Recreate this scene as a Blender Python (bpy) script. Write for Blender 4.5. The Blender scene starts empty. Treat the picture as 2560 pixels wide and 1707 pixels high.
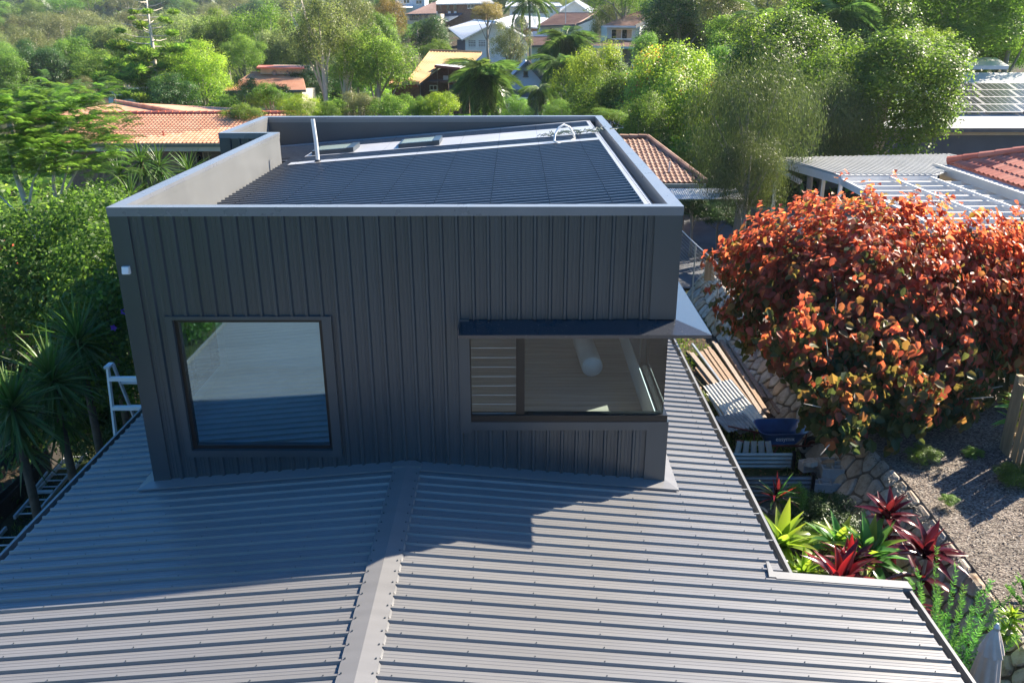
import bpy, math, random
import numpy as np
from mathutils import Vector, Matrix, Euler
rnd = random.Random(7)
RG = np.random.default_rng(11)
S = bpy.context.scene
COL = S.collection
PI = math.pi

# ------------------------------------------------------------------ camera
CAMP = dict(f=2105.19, pitch=math.radians(20.8456), yaw=math.radians(-0.2799), roll=math.radians(-0.1581))
O = np.array([1.4467, -9.9949, 8.1])
_p, _y, _r = CAMP['pitch'], CAMP['yaw'], CAMP['roll']
FW = np.array([math.sin(_y)*math.cos(_p), math.cos(_y)*math.cos(_p), -math.sin(_p)])
_u0 = np.array([math.sin(_y)*math.sin(_p), math.cos(_y)*math.sin(_p), math.cos(_p)])
_r0 = np.array([math.cos(_y), -math.sin(_y), 0])
RT = math.cos(_r)*_r0 + math.sin(_r)*_u0
UP = math.cos(_r)*_u0 - math.sin(_r)*_r0
cam = bpy.data.objects.new('camera', bpy.data.cameras.new('camera'))
COL.objects.link(cam)
cam.matrix_world = Matrix(((RT[0], UP[0], -FW[0], O[0]), (RT[1], UP[1], -FW[1], O[1]), (RT[2], UP[2], -FW[2], O[2]), (0, 0, 0, 1)))
cam.data.sensor_width = 36
cam.data.lens = CAMP['f']/2560*36
cam.data.clip_start = 0.1
cam.data.clip_end = 4000
S.camera = cam
# ------------------------------------------------------------------ world, sun, exposure
SUN_EL = math.radians(38.4)
SUN_AZ = math.radians(57.8)            # from +Y towards +X
w = bpy.data.worlds.new('World'); S.world = w; w.use_nodes = True
nt = w.node_tree; nt.nodes.clear()
sky = nt.nodes.new('ShaderNodeTexSky'); sky.sky_type = 'NISHITA'; sky.sun_disc = False
sky.sun_elevation = SUN_EL; sky.sun_rotation = SUN_AZ; sky.air_density = 1.0; sky.dust_density = 0.6; sky.ozone_density = 5.0
bg = nt.nodes.new('ShaderNodeBackground'); bg.inputs[1].default_value = 0.072
wo = nt.nodes.new('ShaderNodeOutputWorld')
hsv = nt.nodes.new('ShaderNodeHueSaturation'); hsv.inputs['Saturation'].default_value = 1.3
nt.links.new(sky.outputs[0], hsv.inputs['Color']); nt.links.new(hsv.outputs[0], bg.inputs[0]); nt.links.new(bg.outputs[0], wo.inputs[0])
sun = bpy.data.objects.new('sun', bpy.data.lights.new('sun', 'SUN')); COL.objects.link(sun)
sun.data.energy = 5.0; sun.data.angle = math.radians(0.5); sun.data.color = (1.0, 0.885, 0.72)
sd = Vector((math.sin(SUN_AZ)*math.cos(SUN_EL), math.cos(SUN_AZ)*math.cos(SUN_EL), math.sin(SUN_EL)))
sun.rotation_euler = sd.to_track_quat('Z', 'Y').to_euler()
S.view_settings.view_transform = 'Standard'; S.view_settings.look = 'None'
S.view_settings.gamma = 1.0; S.view_settings.use_curve_mapping = False
S.view_settings.exposure = 1.72
S.cycles.max_bounces = 6; S.cycles.transparent_max_bounces = 12
S.cycles.volume_bounces = 0; S.cycles.volume_step_rate = 5
S.cycles.use_denoising = True

# ------------------------------------------------------------------ survey helper: a sighting (in 2352-wide picture units) met with a plane
KK = 2560/2352
def ray(px, py):
    return FW + RT*((px*KK-1280)/CAMP['f']) - UP*((py*KK-853.5)/CAMP['f'])
def at(px, py, x=None, y=None, z=None, d=None):
    r = ray(px, py)
    if x is not None: t = (x-O[0])/r[0]
    elif y is not None: t = (y-O[1])/r[1]
    elif z is not None: t = (z-O[2])/r[2]
    else: t = d
    return O + r*t
def span(px, d): return px*KK*d/CAMP['f']

# ------------------------------------------------------------------ materials
MATS = {}
def newmat(name):
    m = bpy.data.materials.new(name); m.use_nodes = True
    MATS[name] = m
    return m, m.node_tree, m.node_tree.nodes['Principled BSDF']
def N(t, typ, **kw):
    n = t.nodes.new(typ)
    for k, v in kw.items():
        if k.startswith('i_'):
            n.inputs[k[2:].replace('_', ' ')].default_value = v
        else: setattr(n, k, v)
    return n
def noise(t, scale, detail=3, rough=.6, coord='Object', stretch=None):
    tc = N(t, 'ShaderNodeTexCoord')
    nz = N(t, 'ShaderNodeTexNoise'); nz.inputs['Scale'].default_value = scale
    nz.inputs['Detail'].default_value = detail; nz.inputs['Roughness'].default_value = rough
    if stretch:
        mp = N(t, 'ShaderNodeMapping'); mp.inputs['Scale'].default_value = stretch
        t.links.new(tc.outputs[coord], mp.inputs[0]); t.links.new(mp.outputs[0], nz.inputs[0])
    else: t.links.new(tc.outputs[coord], nz.inputs[0])
    return nz
def ramp(t, src, stops):
    r = N(t, 'ShaderNodeValToRGB'); e = r.color_ramp.elements
    while len(e) < len(stops): e.new(.5)
    for i, (p, c) in enumerate(stops):
        e[i].position = p; e[i].color = (*c, 1) if len(c) == 3 else c
    t.links.new(src, r.inputs[0])
    return r
def mat(name, col, rough=.6, var=.15, scale=3, metallic=0, spec=.5, bump=0, bscale=40, stretch=None, col2=None):
    m, t, b = newmat(name)
    nz = noise(t, scale, 4, .6, stretch=stretch)
    c2 = col2 or tuple(min(1, c*(1+var)) for c in col)
    c1 = tuple(c*(1-var) for c in col)
    r = ramp(t, nz.outputs[0], [(.3, c1), (.7, c2)])
    t.links.new(r.outputs[0], b.inputs['Base Color'])
    b.inputs['Roughness'].default_value = rough; b.inputs['Metallic'].default_value = metallic
    b.inputs['Specular IOR Level'].default_value = spec
    if bump:
        n2 = noise(t, bscale, 5, .6); bp = N(t, 'ShaderNodeBump'); bp.inputs['Strength'].default_value = bump
        bp.inputs['Distance'].default_value = .02
        t.links.new(n2.outputs[0], bp.inputs['Height']); t.links.new(bp.outputs[0], b.inputs['Normal'])
    return m
def coated(name, col, rough, speck=.35, streak=(1, 1, 1)):
    """painted steel sheet: satin, with faint dust, fine specks and rain streaks"""
    m, t, b = newmat(name)
    n1 = noise(t, .9, 5, .65, stretch=streak); n2 = noise(t, 60, 2, .5)
    r1 = ramp(t, n1.outputs[0], [(.3, tuple(c*.9 for c in col)), (.75, tuple(c*1.14 for c in col))])
    r2 = ramp(t, n2.outputs[0], [(.70, (0, 0, 0)), (.76, (1, 1, 1))])
    mx = N(t, 'ShaderNodeMixRGB'); mx.inputs[2].default_value = (.42, .40, .36, 1)
    mm = N(t, 'ShaderNodeMath', operation='MULTIPLY'); mm.inputs[1].default_value = speck
    t.links.new(r2.outputs[0], mm.inputs[0]); t.links.new(mm.outputs[0], mx.inputs[0])
    t.links.new(r1.outputs[0], mx.inputs[1]); t.links.new(mx.outputs[0], b.inputs['Base Color'])
    oi = N(t, 'ShaderNodeObjectInfo'); ov_ = N(t, 'ShaderNodeMapRange'); ov_.inputs['To Min'].default_value = .93; ov_.inputs['To Max'].default_value = 1.07; hs = N(t, 'ShaderNodeHueSaturation')
    t.links.new(oi.outputs['Random'], ov_.inputs['Value']); t.links.new(ov_.outputs[0], hs.inputs['Value']); t.links.new(mx.outputs[0], hs.inputs['Color']); t.links.new(hs.outputs[0], b.inputs['Base Color'])
    rr = N(t, 'ShaderNodeMapRange'); rr.inputs['To Min'].default_value = rough-.06; rr.inputs['To Max'].default_value = rough+.08
    t.links.new(n1.outputs[0], rr.inputs['Value']); t.links.new(rr.outputs[0], b.inputs['Roughness'])
    b.inputs['Specular IOR Level'].default_value = .85
    return m
M = {}
M['clad'] = coated('painted_steel_cladding', (.030, .045, .057), .33, .08, (3, 3, .3))
M['roof'] = coated('painted_steel_roofing', (.156, .156, .159), .34, .3, (.3, 3, 3))
M['cap'] = coated('painted_steel_flashing', (.17, .18, .20), .27, .04)
M['hood'] = coated('dark_gloss_flashing', (.035, .038, .045), .16, .5)
M['upper'] = coated('upper_roof_steel', (.062, .07, .085), .30, .2, (.3, 3, 3))
M['black'] = mat('black_window_frame', (.008, .008, .009), .35, .2)
M['galv'] = mat('galvanised_steel', (.42, .46, .49), .38, .2, 2.5, metallic=.6)
M['alu'] = mat('aluminium', (.62, .62, .62), .35, .12, 4, metallic=.7)
M['white'] = mat('white_paint', (.78, .78, .76), .5, .06, 2)
M['wall_in'] = mat('interior_plaster', (.82, .82, .80), .8, .04, 1)
M['ladder'] = mat('dull_aluminium', (.55, .56, .57), .45, .15, 5)
M['pvc'] = mat('white_plastic', (.75, .75, .73), .35, .05)
def glassmat(name, tint=(.75, .82, .84), refl=(.9, .9, .9), extra=0.0, ior=1.75):
    m = bpy.data.materials.new(name); m.use_nodes = True; t = m.node_tree; t.nodes.clear()
    fr = N(t, 'ShaderNodeFresnel'); fr.inputs[0].default_value = ior
    gl = N(t, 'ShaderNodeBsdfGlossy'); gl.inputs['Roughness'].default_value = .02; gl.inputs[0].default_value = (*refl, 1)
    tr = N(t, 'ShaderNodeBsdfTransparent'); tr.inputs[0].default_value = (*tint, 1)
    mx = N(t, 'ShaderNodeMixShader'); o = N(t, 'ShaderNodeOutputMaterial')
    mr = N(t, 'ShaderNodeMapRange'); mr.inputs['To Min'].default_value = extra; t.links.new(fr.outputs[0], mr.inputs['Value'])
    t.links.new(mr.outputs[0], mx.inputs[0]); t.links.new(tr.outputs[0], mx.inputs[1]); t.links.new(gl.outputs[0], mx.inputs[2])
    t.links.new(mx.outputs[0], o.inputs[0])
    return m
M['glass'] = glassmat('window_glass', (.93, .96, .96), extra=.0, ior=1.42)
M['glass_l'] = glassmat('reflective_window_glass', (.82, .92, .95), (.62, .85, 1.0), .16)
M['glass_dk'] = mat('dark_window_pane', (.02, .03, .035), .08, .3, 1, spec=.8)
def leafmat(name, stops, trans=.52, rough=.42, tcol=1.85, objvar=.22, tyel=(1.05, 1.12, .62)):
    m, t, b = newmat(name)
    at_ = N(t, 'ShaderNodeAttribute'); at_.attribute_name = 'rnd'
    oi = N(t, 'ShaderNodeObjectInfo')
    if name.startswith('leaf_') and 'copper' not in name: stops = [(p_, tuple(c_*1.28 for c_ in q_)) for p_, q_ in stops]
    r = ramp(t, at_.outputs['Fac'], stops)
    hs = N(t, 'ShaderNodeHueSaturation')
    mr = N(t, 'ShaderNodeMapRange'); mr.inputs['To Min'].default_value = 1-objvar; mr.inputs['To Max'].default_value = 1+objvar
    mh = N(t, 'ShaderNodeMapRange'); mh.inputs['To Min'].default_value = .485; mh.inputs['To Max'].default_value = .515
    t.links.new(oi.outputs['Random'], mr.inputs['Value']); t.links.new(mr.outputs[0], hs.inputs['Value'])
    t.links.new(oi.outputs['Random'], mh.inputs['Value']); t.links.new(mh.outputs[0], hs.inputs['Hue'])
    t.links.new(r.outputs[0], hs.inputs['Color'])
    t.links.new(hs.outputs[0], b.inputs['Base Color']); b.inputs['Roughness'].default_value = rough
    b.inputs['Specular IOR Level'].default_value = .36
    tl = N(t, 'ShaderNodeBsdfTranslucent')
    gm = N(t, 'ShaderNodeMixRGB', blend_type='MULTIPLY'); gm.inputs[0].default_value = 1; gm.inputs[2].default_value = (*[v*tcol for v in tyel], 1)
    t.links.new(hs.outputs[0], gm.inputs[1]); t.links.new(gm.outputs[0], tl.inputs[0])
    mx = N(t, 'ShaderNodeMixShader'); mx.inputs[0].default_value = trans
    t.links.new(b.outputs[0], mx.inputs[1]); t.links.new(tl.outputs[0], mx.inputs[2])
    t.links.new(mx.outputs[0], t.nodes['Material Output'].inputs[0])
    return m
L = {}
def g3(a, b, c, d): return [(0, a), (.35, b), (.7, c), (1, d)]
L['mid'] = leafmat('leaf_mid_green', g3((.04, .08, .015), (.07, .13, .025), (.11, .185, .035), (.19, .25, .055)))
L['bright'] = leafmat('leaf_bright_green', g3((.045, .09, .018), (.08, .145, .028), (.13, .20, .04), (.21, .27, .06)), .56)
L['yellow'] = leafmat('leaf_yellow_green', g3((.06, .10, .015), (.12, .18, .025), (.19, .25, .035), (.30, .31, .05)), .56)
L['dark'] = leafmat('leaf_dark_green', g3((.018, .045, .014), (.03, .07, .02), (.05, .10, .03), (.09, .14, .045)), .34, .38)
L['gum'] = leafmat('leaf_grey_green_gum', g3((.06, .08, .035), (.10, .125, .055), (.15, .175, .08), (.22, .235, .12)), .56)
L['olive'] = leafmat('leaf_olive', g3((.06, .07, .025), (.10, .11, .04), (.14, .145, .06), (.2, .19, .09)), .3)
L['rusty'] = leafmat('leaf_rusty_olive', g3((.09, .07, .02), (.15, .11, .03), (.22, .15, .04), (.25, .2, .08)), .3)
L['weep'] = leafmat('leaf_weeping', g3((.03, .045, .018), (.05, .07, .026), (.08, .105, .038), (.15, .18, .06)), .3)
L['mix'] = leafmat('leaf_green_with_red_tips', [(0, (.05, .09, .02)), (.35, (.11, .17, .03)), (.62, (.22, .28, .04)), (.84, (.34, .34, .05)), (.88, (.42, .07, .05)), (1, (.5, .10, .08))], .4)
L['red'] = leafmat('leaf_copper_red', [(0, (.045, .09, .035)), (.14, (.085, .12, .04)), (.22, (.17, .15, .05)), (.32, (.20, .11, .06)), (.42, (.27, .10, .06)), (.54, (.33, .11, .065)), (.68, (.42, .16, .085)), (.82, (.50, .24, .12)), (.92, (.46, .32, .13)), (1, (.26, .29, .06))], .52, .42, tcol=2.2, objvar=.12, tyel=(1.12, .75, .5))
L['vine'] = leafmat('leaf_vine', g3((.03, .065, .016), (.055, .105, .024), (.095, .16, .035), (.19, .27, .06)), .56)
L['far'] = leafmat('leaf_far_hill', g3((.03, .045, .02), (.05, .07, .03), (.075, .10, .045), (.10, .13, .06)), .3)
L['frond'] = leafmat('palm_frond_green', g3((.05, .09, .03), (.08, .14, .045), (.12, .19, .06), (.17, .24, .09)), .35, .35)
L['yucca'] = leafmat('yucca_leaf_green', g3((.04, .08, .025), (.06, .12, .03), (.09, .16, .04), (.18, .24, .06)), .3, .35)
L['lime'] = leafmat('strap_leaf_lime', g3((.09, .17, .025), (.16, .26, .035), (.25, .34, .05), (.40, .45, .11)), .45, .3)
L['dgreen'] = leafmat('strap_leaf_green', g3((.04, .11, .03), (.06, .17, .05), (.10, .24, .07), (.18, .32, .1)), .35, .25)
L['crimson'] = leafmat('strap_leaf_crimson', g3((.06, .01, .015), (.13, .015, .022), (.24, .025, .03), (.36, .06, .045)), .4, .25, tyel=(1.2, .6, .5))
L['maroon'] = leafmat('strap_leaf_maroon', g3((.03, .008, .012), (.06, .012, .02), (.10, .02, .03), (.16, .04, .05)), .3, .2, tyel=(1.2, .6, .5))
L['feath'] = leafmat('feathery_leaf', g3((.045, .09, .02), (.07, .14, .03), (.10, .185, .042), (.16, .25, .065)), .56)
L['purple'] = leafmat('flower_purple', g3((.12, .04, .4), (.15, .05, .5), (.2, .08, .6), (.2, .1, .6)), .3)
L['grass'] = leafmat('grass_blade', g3((.05, .09, .02), (.08, .13, .03), (.12, .18, .04), (.2, .22, .06)), .3)
L['bark'] = mat('bark_grey', (.28, .25, .21), .85, .3, 6, bump=.5, bscale=25, stretch=(1, 1, .2))
L['bark_pale'] = mat('bark_pale', (.52, .46, .38), .8, .25, 5, bump=.4, bscale=20, stretch=(1, 1, .25))
L['bark_dark'] = mat('bark_brown', (.12, .09, .065), .9, .3, 8, bump=.6, bscale=25)

# ------------------------------------------------------------------ mesh building
class MB:
    def __init__(s): s.v = []; s.f = []; s.a = []
    def add(s, vs, fs, a=0.5):
        n = len(s.v); s.v += [tuple(float(c) for c in v) for v in vs]; s.f += [tuple(i+n for i in f) for f in fs]; s.a += [a]*len(vs)
        return s
    def box(s, x0, x1, y0, y1, z0, z1):
        return s.hexa([(x0, y0, z0), (x1, y0, z0), (x1, y1, z0), (x0, y1, z0), (x0, y0, z1), (x1, y0, z1), (x1, y1, z1), (x0, y1, z1)])
    def hexa(s, p):
        return s.add(p, [(0, 3, 2, 1), (4, 5, 6, 7), (0, 1, 5, 4), (1, 2, 6, 5), (2, 3, 7, 6), (3, 0, 4, 7)])
    def bar(s, a, b, w, h, up=(0, 0, 1)):
        a = Vector(a); b = Vector(b); d = (b-a).normalized(); u = Vector(up)
        if abs(d.dot(u)) > .99: u = Vector((0, 1, 0))
        r = d.cross(u).normalized(); u = r.cross(d)
        r *= w/2; u *= h/2
        return s.hexa([a-r-u, a+r-u, b+r-u, b-r-u, a-r+u, a+r+u, b+r+u, b-r+u])
    def tube(s, pts, rad, n=8, caps=True):
        pts = [Vector(p) for p in pts]
        if not isinstance(rad, (list, tuple)): rad = [rad]*len(pts)
        vs = []; prev = None
        for i, p in enumerate(pts):
            d = (pts[min(i+1, len(pts)-1)]-pts[max(i-1, 0)]).normalized()
            if prev is None:
                u = Vector((0, 0, 1)) if abs(d.z) < .9 else Vector((1, 0, 0))
                r = d.cross(u).normalized()
            else:
                r = (prev-d*prev.dot(d)).normalized()
            prev = r; u = d.cross(r)
            for k in range(n):
                t = 2*PI*k/n
                vs.append(p+(r*math.cos(t)+u*math.sin(t))*rad[i])
        fs = []
        for i in range(len(pts)-1):
            for k in range(n):
                a = i*n+k; b = i*n+(k+1) % n
                fs.append((a, b, b+n, a+n))
        if caps:
            fs.append(tuple(range(n-1, -1, -1))); fs.append(tuple(range((len(pts)-1)*n, len(pts)*n)))
        return s.add(vs, fs)
    def prism(s, poly, z0, z1):
        n = len(poly)
        f = lambda z, p: z(p) if callable(z) else z
        vs = [(p[0], p[1], f(z0, p)) for p in poly]+[(p[0], p[1], f(z1, p)) for p in poly]
        fs = [tuple(range(n-1, -1, -1)), tuple(range(n, 2*n))]+[(i, (i+1) % n, n+(i+1) % n, n+i) for i in range(n)]
        return s.add(vs, fs)
    def slab(s, pts, th, down=None):
        """solid plate under a 3d polygon"""
        P = [Vector(p) for p in pts]; n = len(P)
        nn = (P[1]-P[0]).cross(P[2]-P[0]).normalized()
        if nn.z < 0 and down is None: P.reverse(); nn = -nn
        o = -nn*th if down is None else Vector(down)*th
        vs = P+[p+o for p in P]
        fs = [tuple(range(n)), tuple(range(2*n-1, n-1, -1))]+[(i, n+i, n+(i+1) % n, (i+1) % n) for i in range(n)]
        return s.add(vs, fs)
    def mesh(s, name, off=(0, 0, 0)):
        me = bpy.data.meshes.new(name)
        ox, oy, oz = off
        me.from_pydata([(v[0]-ox, v[1]-oy, v[2]-oz) for v in s.v], [], s.f)
        at_ = me.attributes.new('rnd', 'FLOAT', 'POINT'); at_.data.foreach_set('value', s.a)
        return me
def worldloc(o):
    v = Vector((0, 0, 0))
    while o is not None: v += o.location; o = o.parent
    return v
def link(name, me, material, parent=None, kind=None, label=None):
    o = bpy.data.objects.new(name, me); COL.objects.link(o)
    if material is not None and len(me.materials) == 0: me.materials.append(material)
    if parent is not None: o.parent = parent
    if kind: o['kind'] = kind
    if label: o['label'] = label
    return o
def part(name, mb, material, parent=None, kind=None, label=None, smooth=False, local=False):
    me = mb.mesh(name, (0, 0, 0) if local or parent is None else worldloc(parent))
    if smooth: me.polygons.foreach_set('use_smooth', [True]*len(me.polygons))
    return link(name, me, material, parent, kind, label)
def thing(name, label, cat, loc, rz=0, group=None):
    o = bpy.data.objects.new(name, None); COL.objects.link(o); o.empty_display_size = .2
    o.location = Vector([float(c) for c in loc]); o.rotation_euler = (0, 0, rz)
    o['label'] = label; o['category'] = cat
    if group: o['group'] = group
    return o
def tag(o, label, cat, group=None):
    o['label'] = label; o['category'] = cat
    if group: o['group'] = group
    return o
def struct(name, mb, material, smooth=False):
    return part(name, mb, material, None, 'structure', smooth=smooth)
def quads_mesh(name, V, a, per=4, smooth=False, faces=None):
    """V: (n, per, 3) array; one face per item, or the faces list given"""
    n = len(V); me = bpy.data.meshes.new(name)
    if faces is None: faces = [tuple(range(per))]
    nf = len(faces)
    me.vertices.add(n*per); me.vertices.foreach_set('co', V.astype(np.float32).ravel())
    sizes = [len(f) for f in faces]; idx = np.concatenate([np.array(f) for f in faces])
    loops = (np.arange(n)[:, None]*per+idx[None, :]).ravel()
    me.loops.add(len(loops)); me.loops.foreach_set('vertex_index', loops.astype(np.int32))
    st = np.concatenate([[0], np.cumsum(sizes)[:-1]]); tot = sum(sizes)
    me.polygons.add(n*nf)
    me.polygons.foreach_set('loop_start', (np.arange(n)[:, None]*tot+st[None, :]).ravel().astype(np.int32))
    me.update(calc_edges=True); me.validate()
    at_ = me.attributes.new('rnd', 'FLOAT', 'POINT'); at_.data.foreach_set('value', np.repeat(a, per).astype(np.float32))
    return me
def norm(a): return a/np.maximum(np.linalg.norm(a, axis=-1, keepdims=True), 1e-6)
def leaves(P, nrm, along, ln, wd, a, name='leaves'):
    """rhombic leaves at P with normal nrm, long axis near 'along'"""
    t = norm(along-nrm*(along*nrm).sum(1, keepdims=True)); b = np.cross(nrm, t)
    ln = np.broadcast_to(np.asarray(ln, float), (len(P),))[:, None]; wd = np.broadcast_to(np.asarray(wd, float), (len(P),))[:, None]
    V = np.stack([P-t*ln/2, P+b*wd/2+nrm*wd*.18, P+t*ln/2, P-b*wd/2+nrm*wd*.18], 1)
    return quads_mesh(name, V, a)

# ------------------------------------------------------------------ ground
CTRL = np.array([(-6, 0, -1.6), (-9, 4, -1.6), (-7, 8, -1.6), (-12, 10, -1.6), (-12, 0, -1.8), (-20, 15, -2), (-18, -8, -2), (0, 14, -.6), (0, 3, -1), (0, -8, -1), (0, 22, -.8),
    (6, 0, 0), (6, 5, 0), (6, 10, 0), (6, -6, 0), (8, 20, 0), (11, 18, .2), (8, 26, 0), (16, 20, .6), (20, 30, .8), (30, 35, 1), (5, 34, -.6), (12, 34, .3), (16, -5, 1), (30, 0, 3),
    (-18, 34, -3), (-30, 48, -4), (-14, 48, -3.2), (-2, 44, -2.5), (-40, 70, -6), (-22, 72, -4), (-6, 62, -1.5), (6, 62, 0), (-4, 78, .2), (8, 80, .6), (4, 95, 1.0), (20, 60, 1.5),
    (4, 115, 1.8), (20, 110, 2.4), (-10, 110, 1.0), (-30, 110, -2), (-60, 110, -8), (-100, 110, -10), (-60, 180, -8), (-110, 200, -8), (0, 145, 3.8), (20, 145, 4.4), (-20, 150, 3), (0, 175, 8.5), (25, 175, 9),
    (40, 90, 4.5), (60, 60, 5), (60, 120, 9), (0, 220, 14), (60, 220, 16), (-60, 260, 2), (-140, 300, 0), (0, 400, 22), (-150, 420, 12), (-300, 420, 14), (-500, 700, 34), (-100, 700, 40), (-300, 700, 30), (300, 500, 30), (-300, 200, 0), (-700, 900, 36), (200, 900, 40),
    (0, -60, -2), (-80, -60, -5), (80, -60, 6)], float)
def ground(x, y):
    x = np.atleast_1d(np.asarray(x, float)); y = np.atleast_1d(np.asarray(y, float))
    sh = x.shape; x = x.ravel(); y = y.ravel()
    d2 = (x[:, None]-CTRL[None, :, 0])**2+(y[:, None]-CTRL[None, :, 1])**2
    s = 1.5+.0006*(x**2+y**2)
    wgt = 1/(d2+s[:, None])**1.6
    z = (wgt*CTRL[None, :, 2]).sum(1)/wgt.sum(1)
    # level garden strip beside the house, and level side yard
    m = np.clip((x-4.2)/.8, 0, 1)*np.clip((9.5-x)/1.5, 0, 1)*np.clip((28-y)/4, 0, 1)*np.clip((y+12)/3, 0, 1)
    z = z*(1-m)+0*m
    m = np.clip((-4.2-x)/.4, 0, 1)*np.clip((x+14)/3, 0, 1)*np.clip((14-y)/4, 0, 1)*np.clip((y+14)/3, 0, 1)
    z = z*(1-m)-1.6*m
    return z.reshape(sh)
def gz(x, y): return float(ground(x, y)[0])
def axis(fine, lo, hi, step):
    a = list(np.arange(-fine, fine+.01, step)); s = step
    p = a[-1]
    while p < hi: s *= 1.13; p += s; a.append(p)
    p = a[0]; s = step
    while p > lo: s *= 1.13; p -= s; a.insert(0, p)
    return np.array(a)
gx = axis(16, -1600, 1600, .5); gy = axis(28, -300, 2200, .5)
GX, GY = np.meshgrid(gx, gy); GZ = ground(GX, GY)
GZ = GZ+.03*np.sin(GX*1.9)*np.sin(GY*2.3)
nx, ny = len(gx), len(gy)
me = bpy.data.meshes.new('ground')
ii = (np.arange(ny-1)[:, None]*nx+np.arange(nx-1)[None, :]).ravel()
me.from_pydata(np.stack([GX.ravel(), GY.ravel(), GZ.ravel()], 1).tolist(), [], np.stack([ii, ii+1, ii+nx+1, ii+nx], 1).tolist())
me.polygons.foreach_set('use_smooth', [True]*len(me.polygons))
m, t, b = newmat('soil_and_grass')
n1 = noise(t, .35, 6, .65); n2 = noise(t, 5, 5, .7); n3 = noise(t, 40, 3, .6)
r1 = ramp(t, n1.outputs[0], [(.42, (.075, .058, .042)), (.58, (.045, .07, .022))])
r2 = ramp(t, n2.outputs[0], [(.35, (.5, .5, .5)), (.7, (1.4, 1.35, 1.2))])
mx = N(t, 'ShaderNodeMixRGB', blend_type='MULTIPLY'); mx.inputs[0].default_value = 1
t.links.new(r1.outputs[0], mx.inputs[1]); t.links.new(r2.outputs[0], mx.inputs[2]); t.links.new(mx.outputs[0], b.inputs['Base Color'])
b.inputs['Roughness'].default_value = .95; b.inputs['Specular IOR Level'].default_value = .2
bp = N(t, 'ShaderNodeBump'); bp.inputs['Strength'].default_value = .8; bp.inputs['Distance'].default_value = .05
t.links.new(n3.outputs[0], bp.inputs['Height']); t.links.new(bp.outputs[0], b.inputs['Normal'])
link('ground', me, m, None, 'structure')

# ------------------------------------------------------------------ the dark steel-clad house
ZR, SL = 2.54, .088           # ridge height and roof fall
def rz_(x): return ZR-SL*abs(x)
ZT = 6.025                    # parapet top
house = thing('steel_clad_house', 'dark grey steel-clad house with boxy upper storey above a low ribbed metal roof', 'house', (0, 0, 0))
# --- lower walls (mostly under the roof)
part('wall', MB().box(-4.4, 4.35, -10.0, 6.4, -1.7, 1.99).box(4.35, 5.6, -10, -1.95, -1.6, 1.86), M['clad'], house)
PITCH = .19
def trim_profile(n, start=0.0, h=.029):
    """pans and ribs of trapezoid sheet over n pitches"""
    pr = []
    for k in range(n):
        u = start+k*PITCH
        pr += [(u, 0), (u+.045, 0), (u+.050, .003), (u+.060, .003), (u+.065, 0), (u+.088, 0), (u+.093, .003), (u+.103, .003), (u+.108, 0), (u+.142, 0), (u+.154, h), (u+.178, h)]
    pr.append((start+n*PITCH, 0))
    return pr
def sheet_mesh(name, pr, Lh, th=.0):
    vs = [(0, u, h) for u, h in pr]+[(Lh, u, h) for u, h in pr]; n = len(pr)
    me = bpy.data.meshes.new(name); me.from_pydata(vs, [], [(i, n+i, n+i+1, i+1) for i in range(n-1)])
    return me
def place(o, origin, ex, ey, ez):
    pl = worldloc(o.parent) if o.parent else Vector((0, 0, 0))
    c = Vector([float(v) for v in origin])-pl
    o.matrix_local = Matrix(((ex[0], ey[0], ez[0], c[0]), (ex[1], ey[1], ez[1], c[1]), (ex[2], ey[2], ez[2], c[2]), (0, 0, 0, 1)))
SHW = 4*PITCH
cs = 1/math.sqrt(1+SL*SL)
sheet_cache = {}
def roof_sheet(side, y0, x0, x1, npitch=4):
    ln = (x1-x0)/cs
    key = ('roof', round(ln, 3), npitch)
    if key not in sheet_cache:
        sheet_cache[key] = sheet_mesh('roof_sheet', trim_profile(npitch), ln); sheet_cache[key].materials.append(M['roof'])
    o = link('roof_sheet', sheet_cache[key], None, house)
    if side > 0: place(o, (x0, y0, rz_(x0)), (cs, 0, -SL*cs), (0, 1, 0), (SL*cs, 0, cs))
    else: place(o, (-x0, y0, rz_(x0)), (-cs, 0, -SL*cs), (0, 1, 0), (-SL*cs, 0, cs))
GL, GR, GR2 = -4.62, 4.50, 5.82
YB = -10.36
ny_ = 22
for k in range(ny_):
    y0 = YB+k*SHW
    front = y0+SHW <= .3
    xin = .05 if front else 3.40
    roof_sheet(-1, y0, xin, -GL+.02)
    if y0+SHW < -1.7: roof_sheet(1, y0, xin, GR2+.02)
    else: roof_sheet(1, y0, xin, GR+.02)
YSTEP = YB+11*SHW                 # -2.0: the roof steps out in front of this line
# screws
sc = MB()
for side in (-1, 1):
    for k in range(ny_*4):
        yy = YB+k*PITCH+.166
        for j in range(9):
            xx = .32+j*.66
            if yy > 0 and xx < 3.6: continue
            if xx > (GR if side > 0 and yy > YSTEP else (GR2 if side > 0 else -GL)): continue
            z = rz_(xx)+.029*cs; x = side*xx+rnd.uniform(-.012, .012)
            r = .007
            ring = [(x+r*math.cos(a), yy+r*math.sin(a), z) for a in [q*PI/3 for q in range(6)]]
            top = [(x+.6*(p[0]-x), yy+.6*(p[1]-yy), z+.011) for p in ring]
            sc.add(ring+top, [tuple(range(6, 12))]+[(i, (i+1) % 6, 6+(i+1) % 6, 6+i) for i in range(6)])
scr = part('roof_screws', sc, M['clad'], house, 'stuff')
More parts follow.
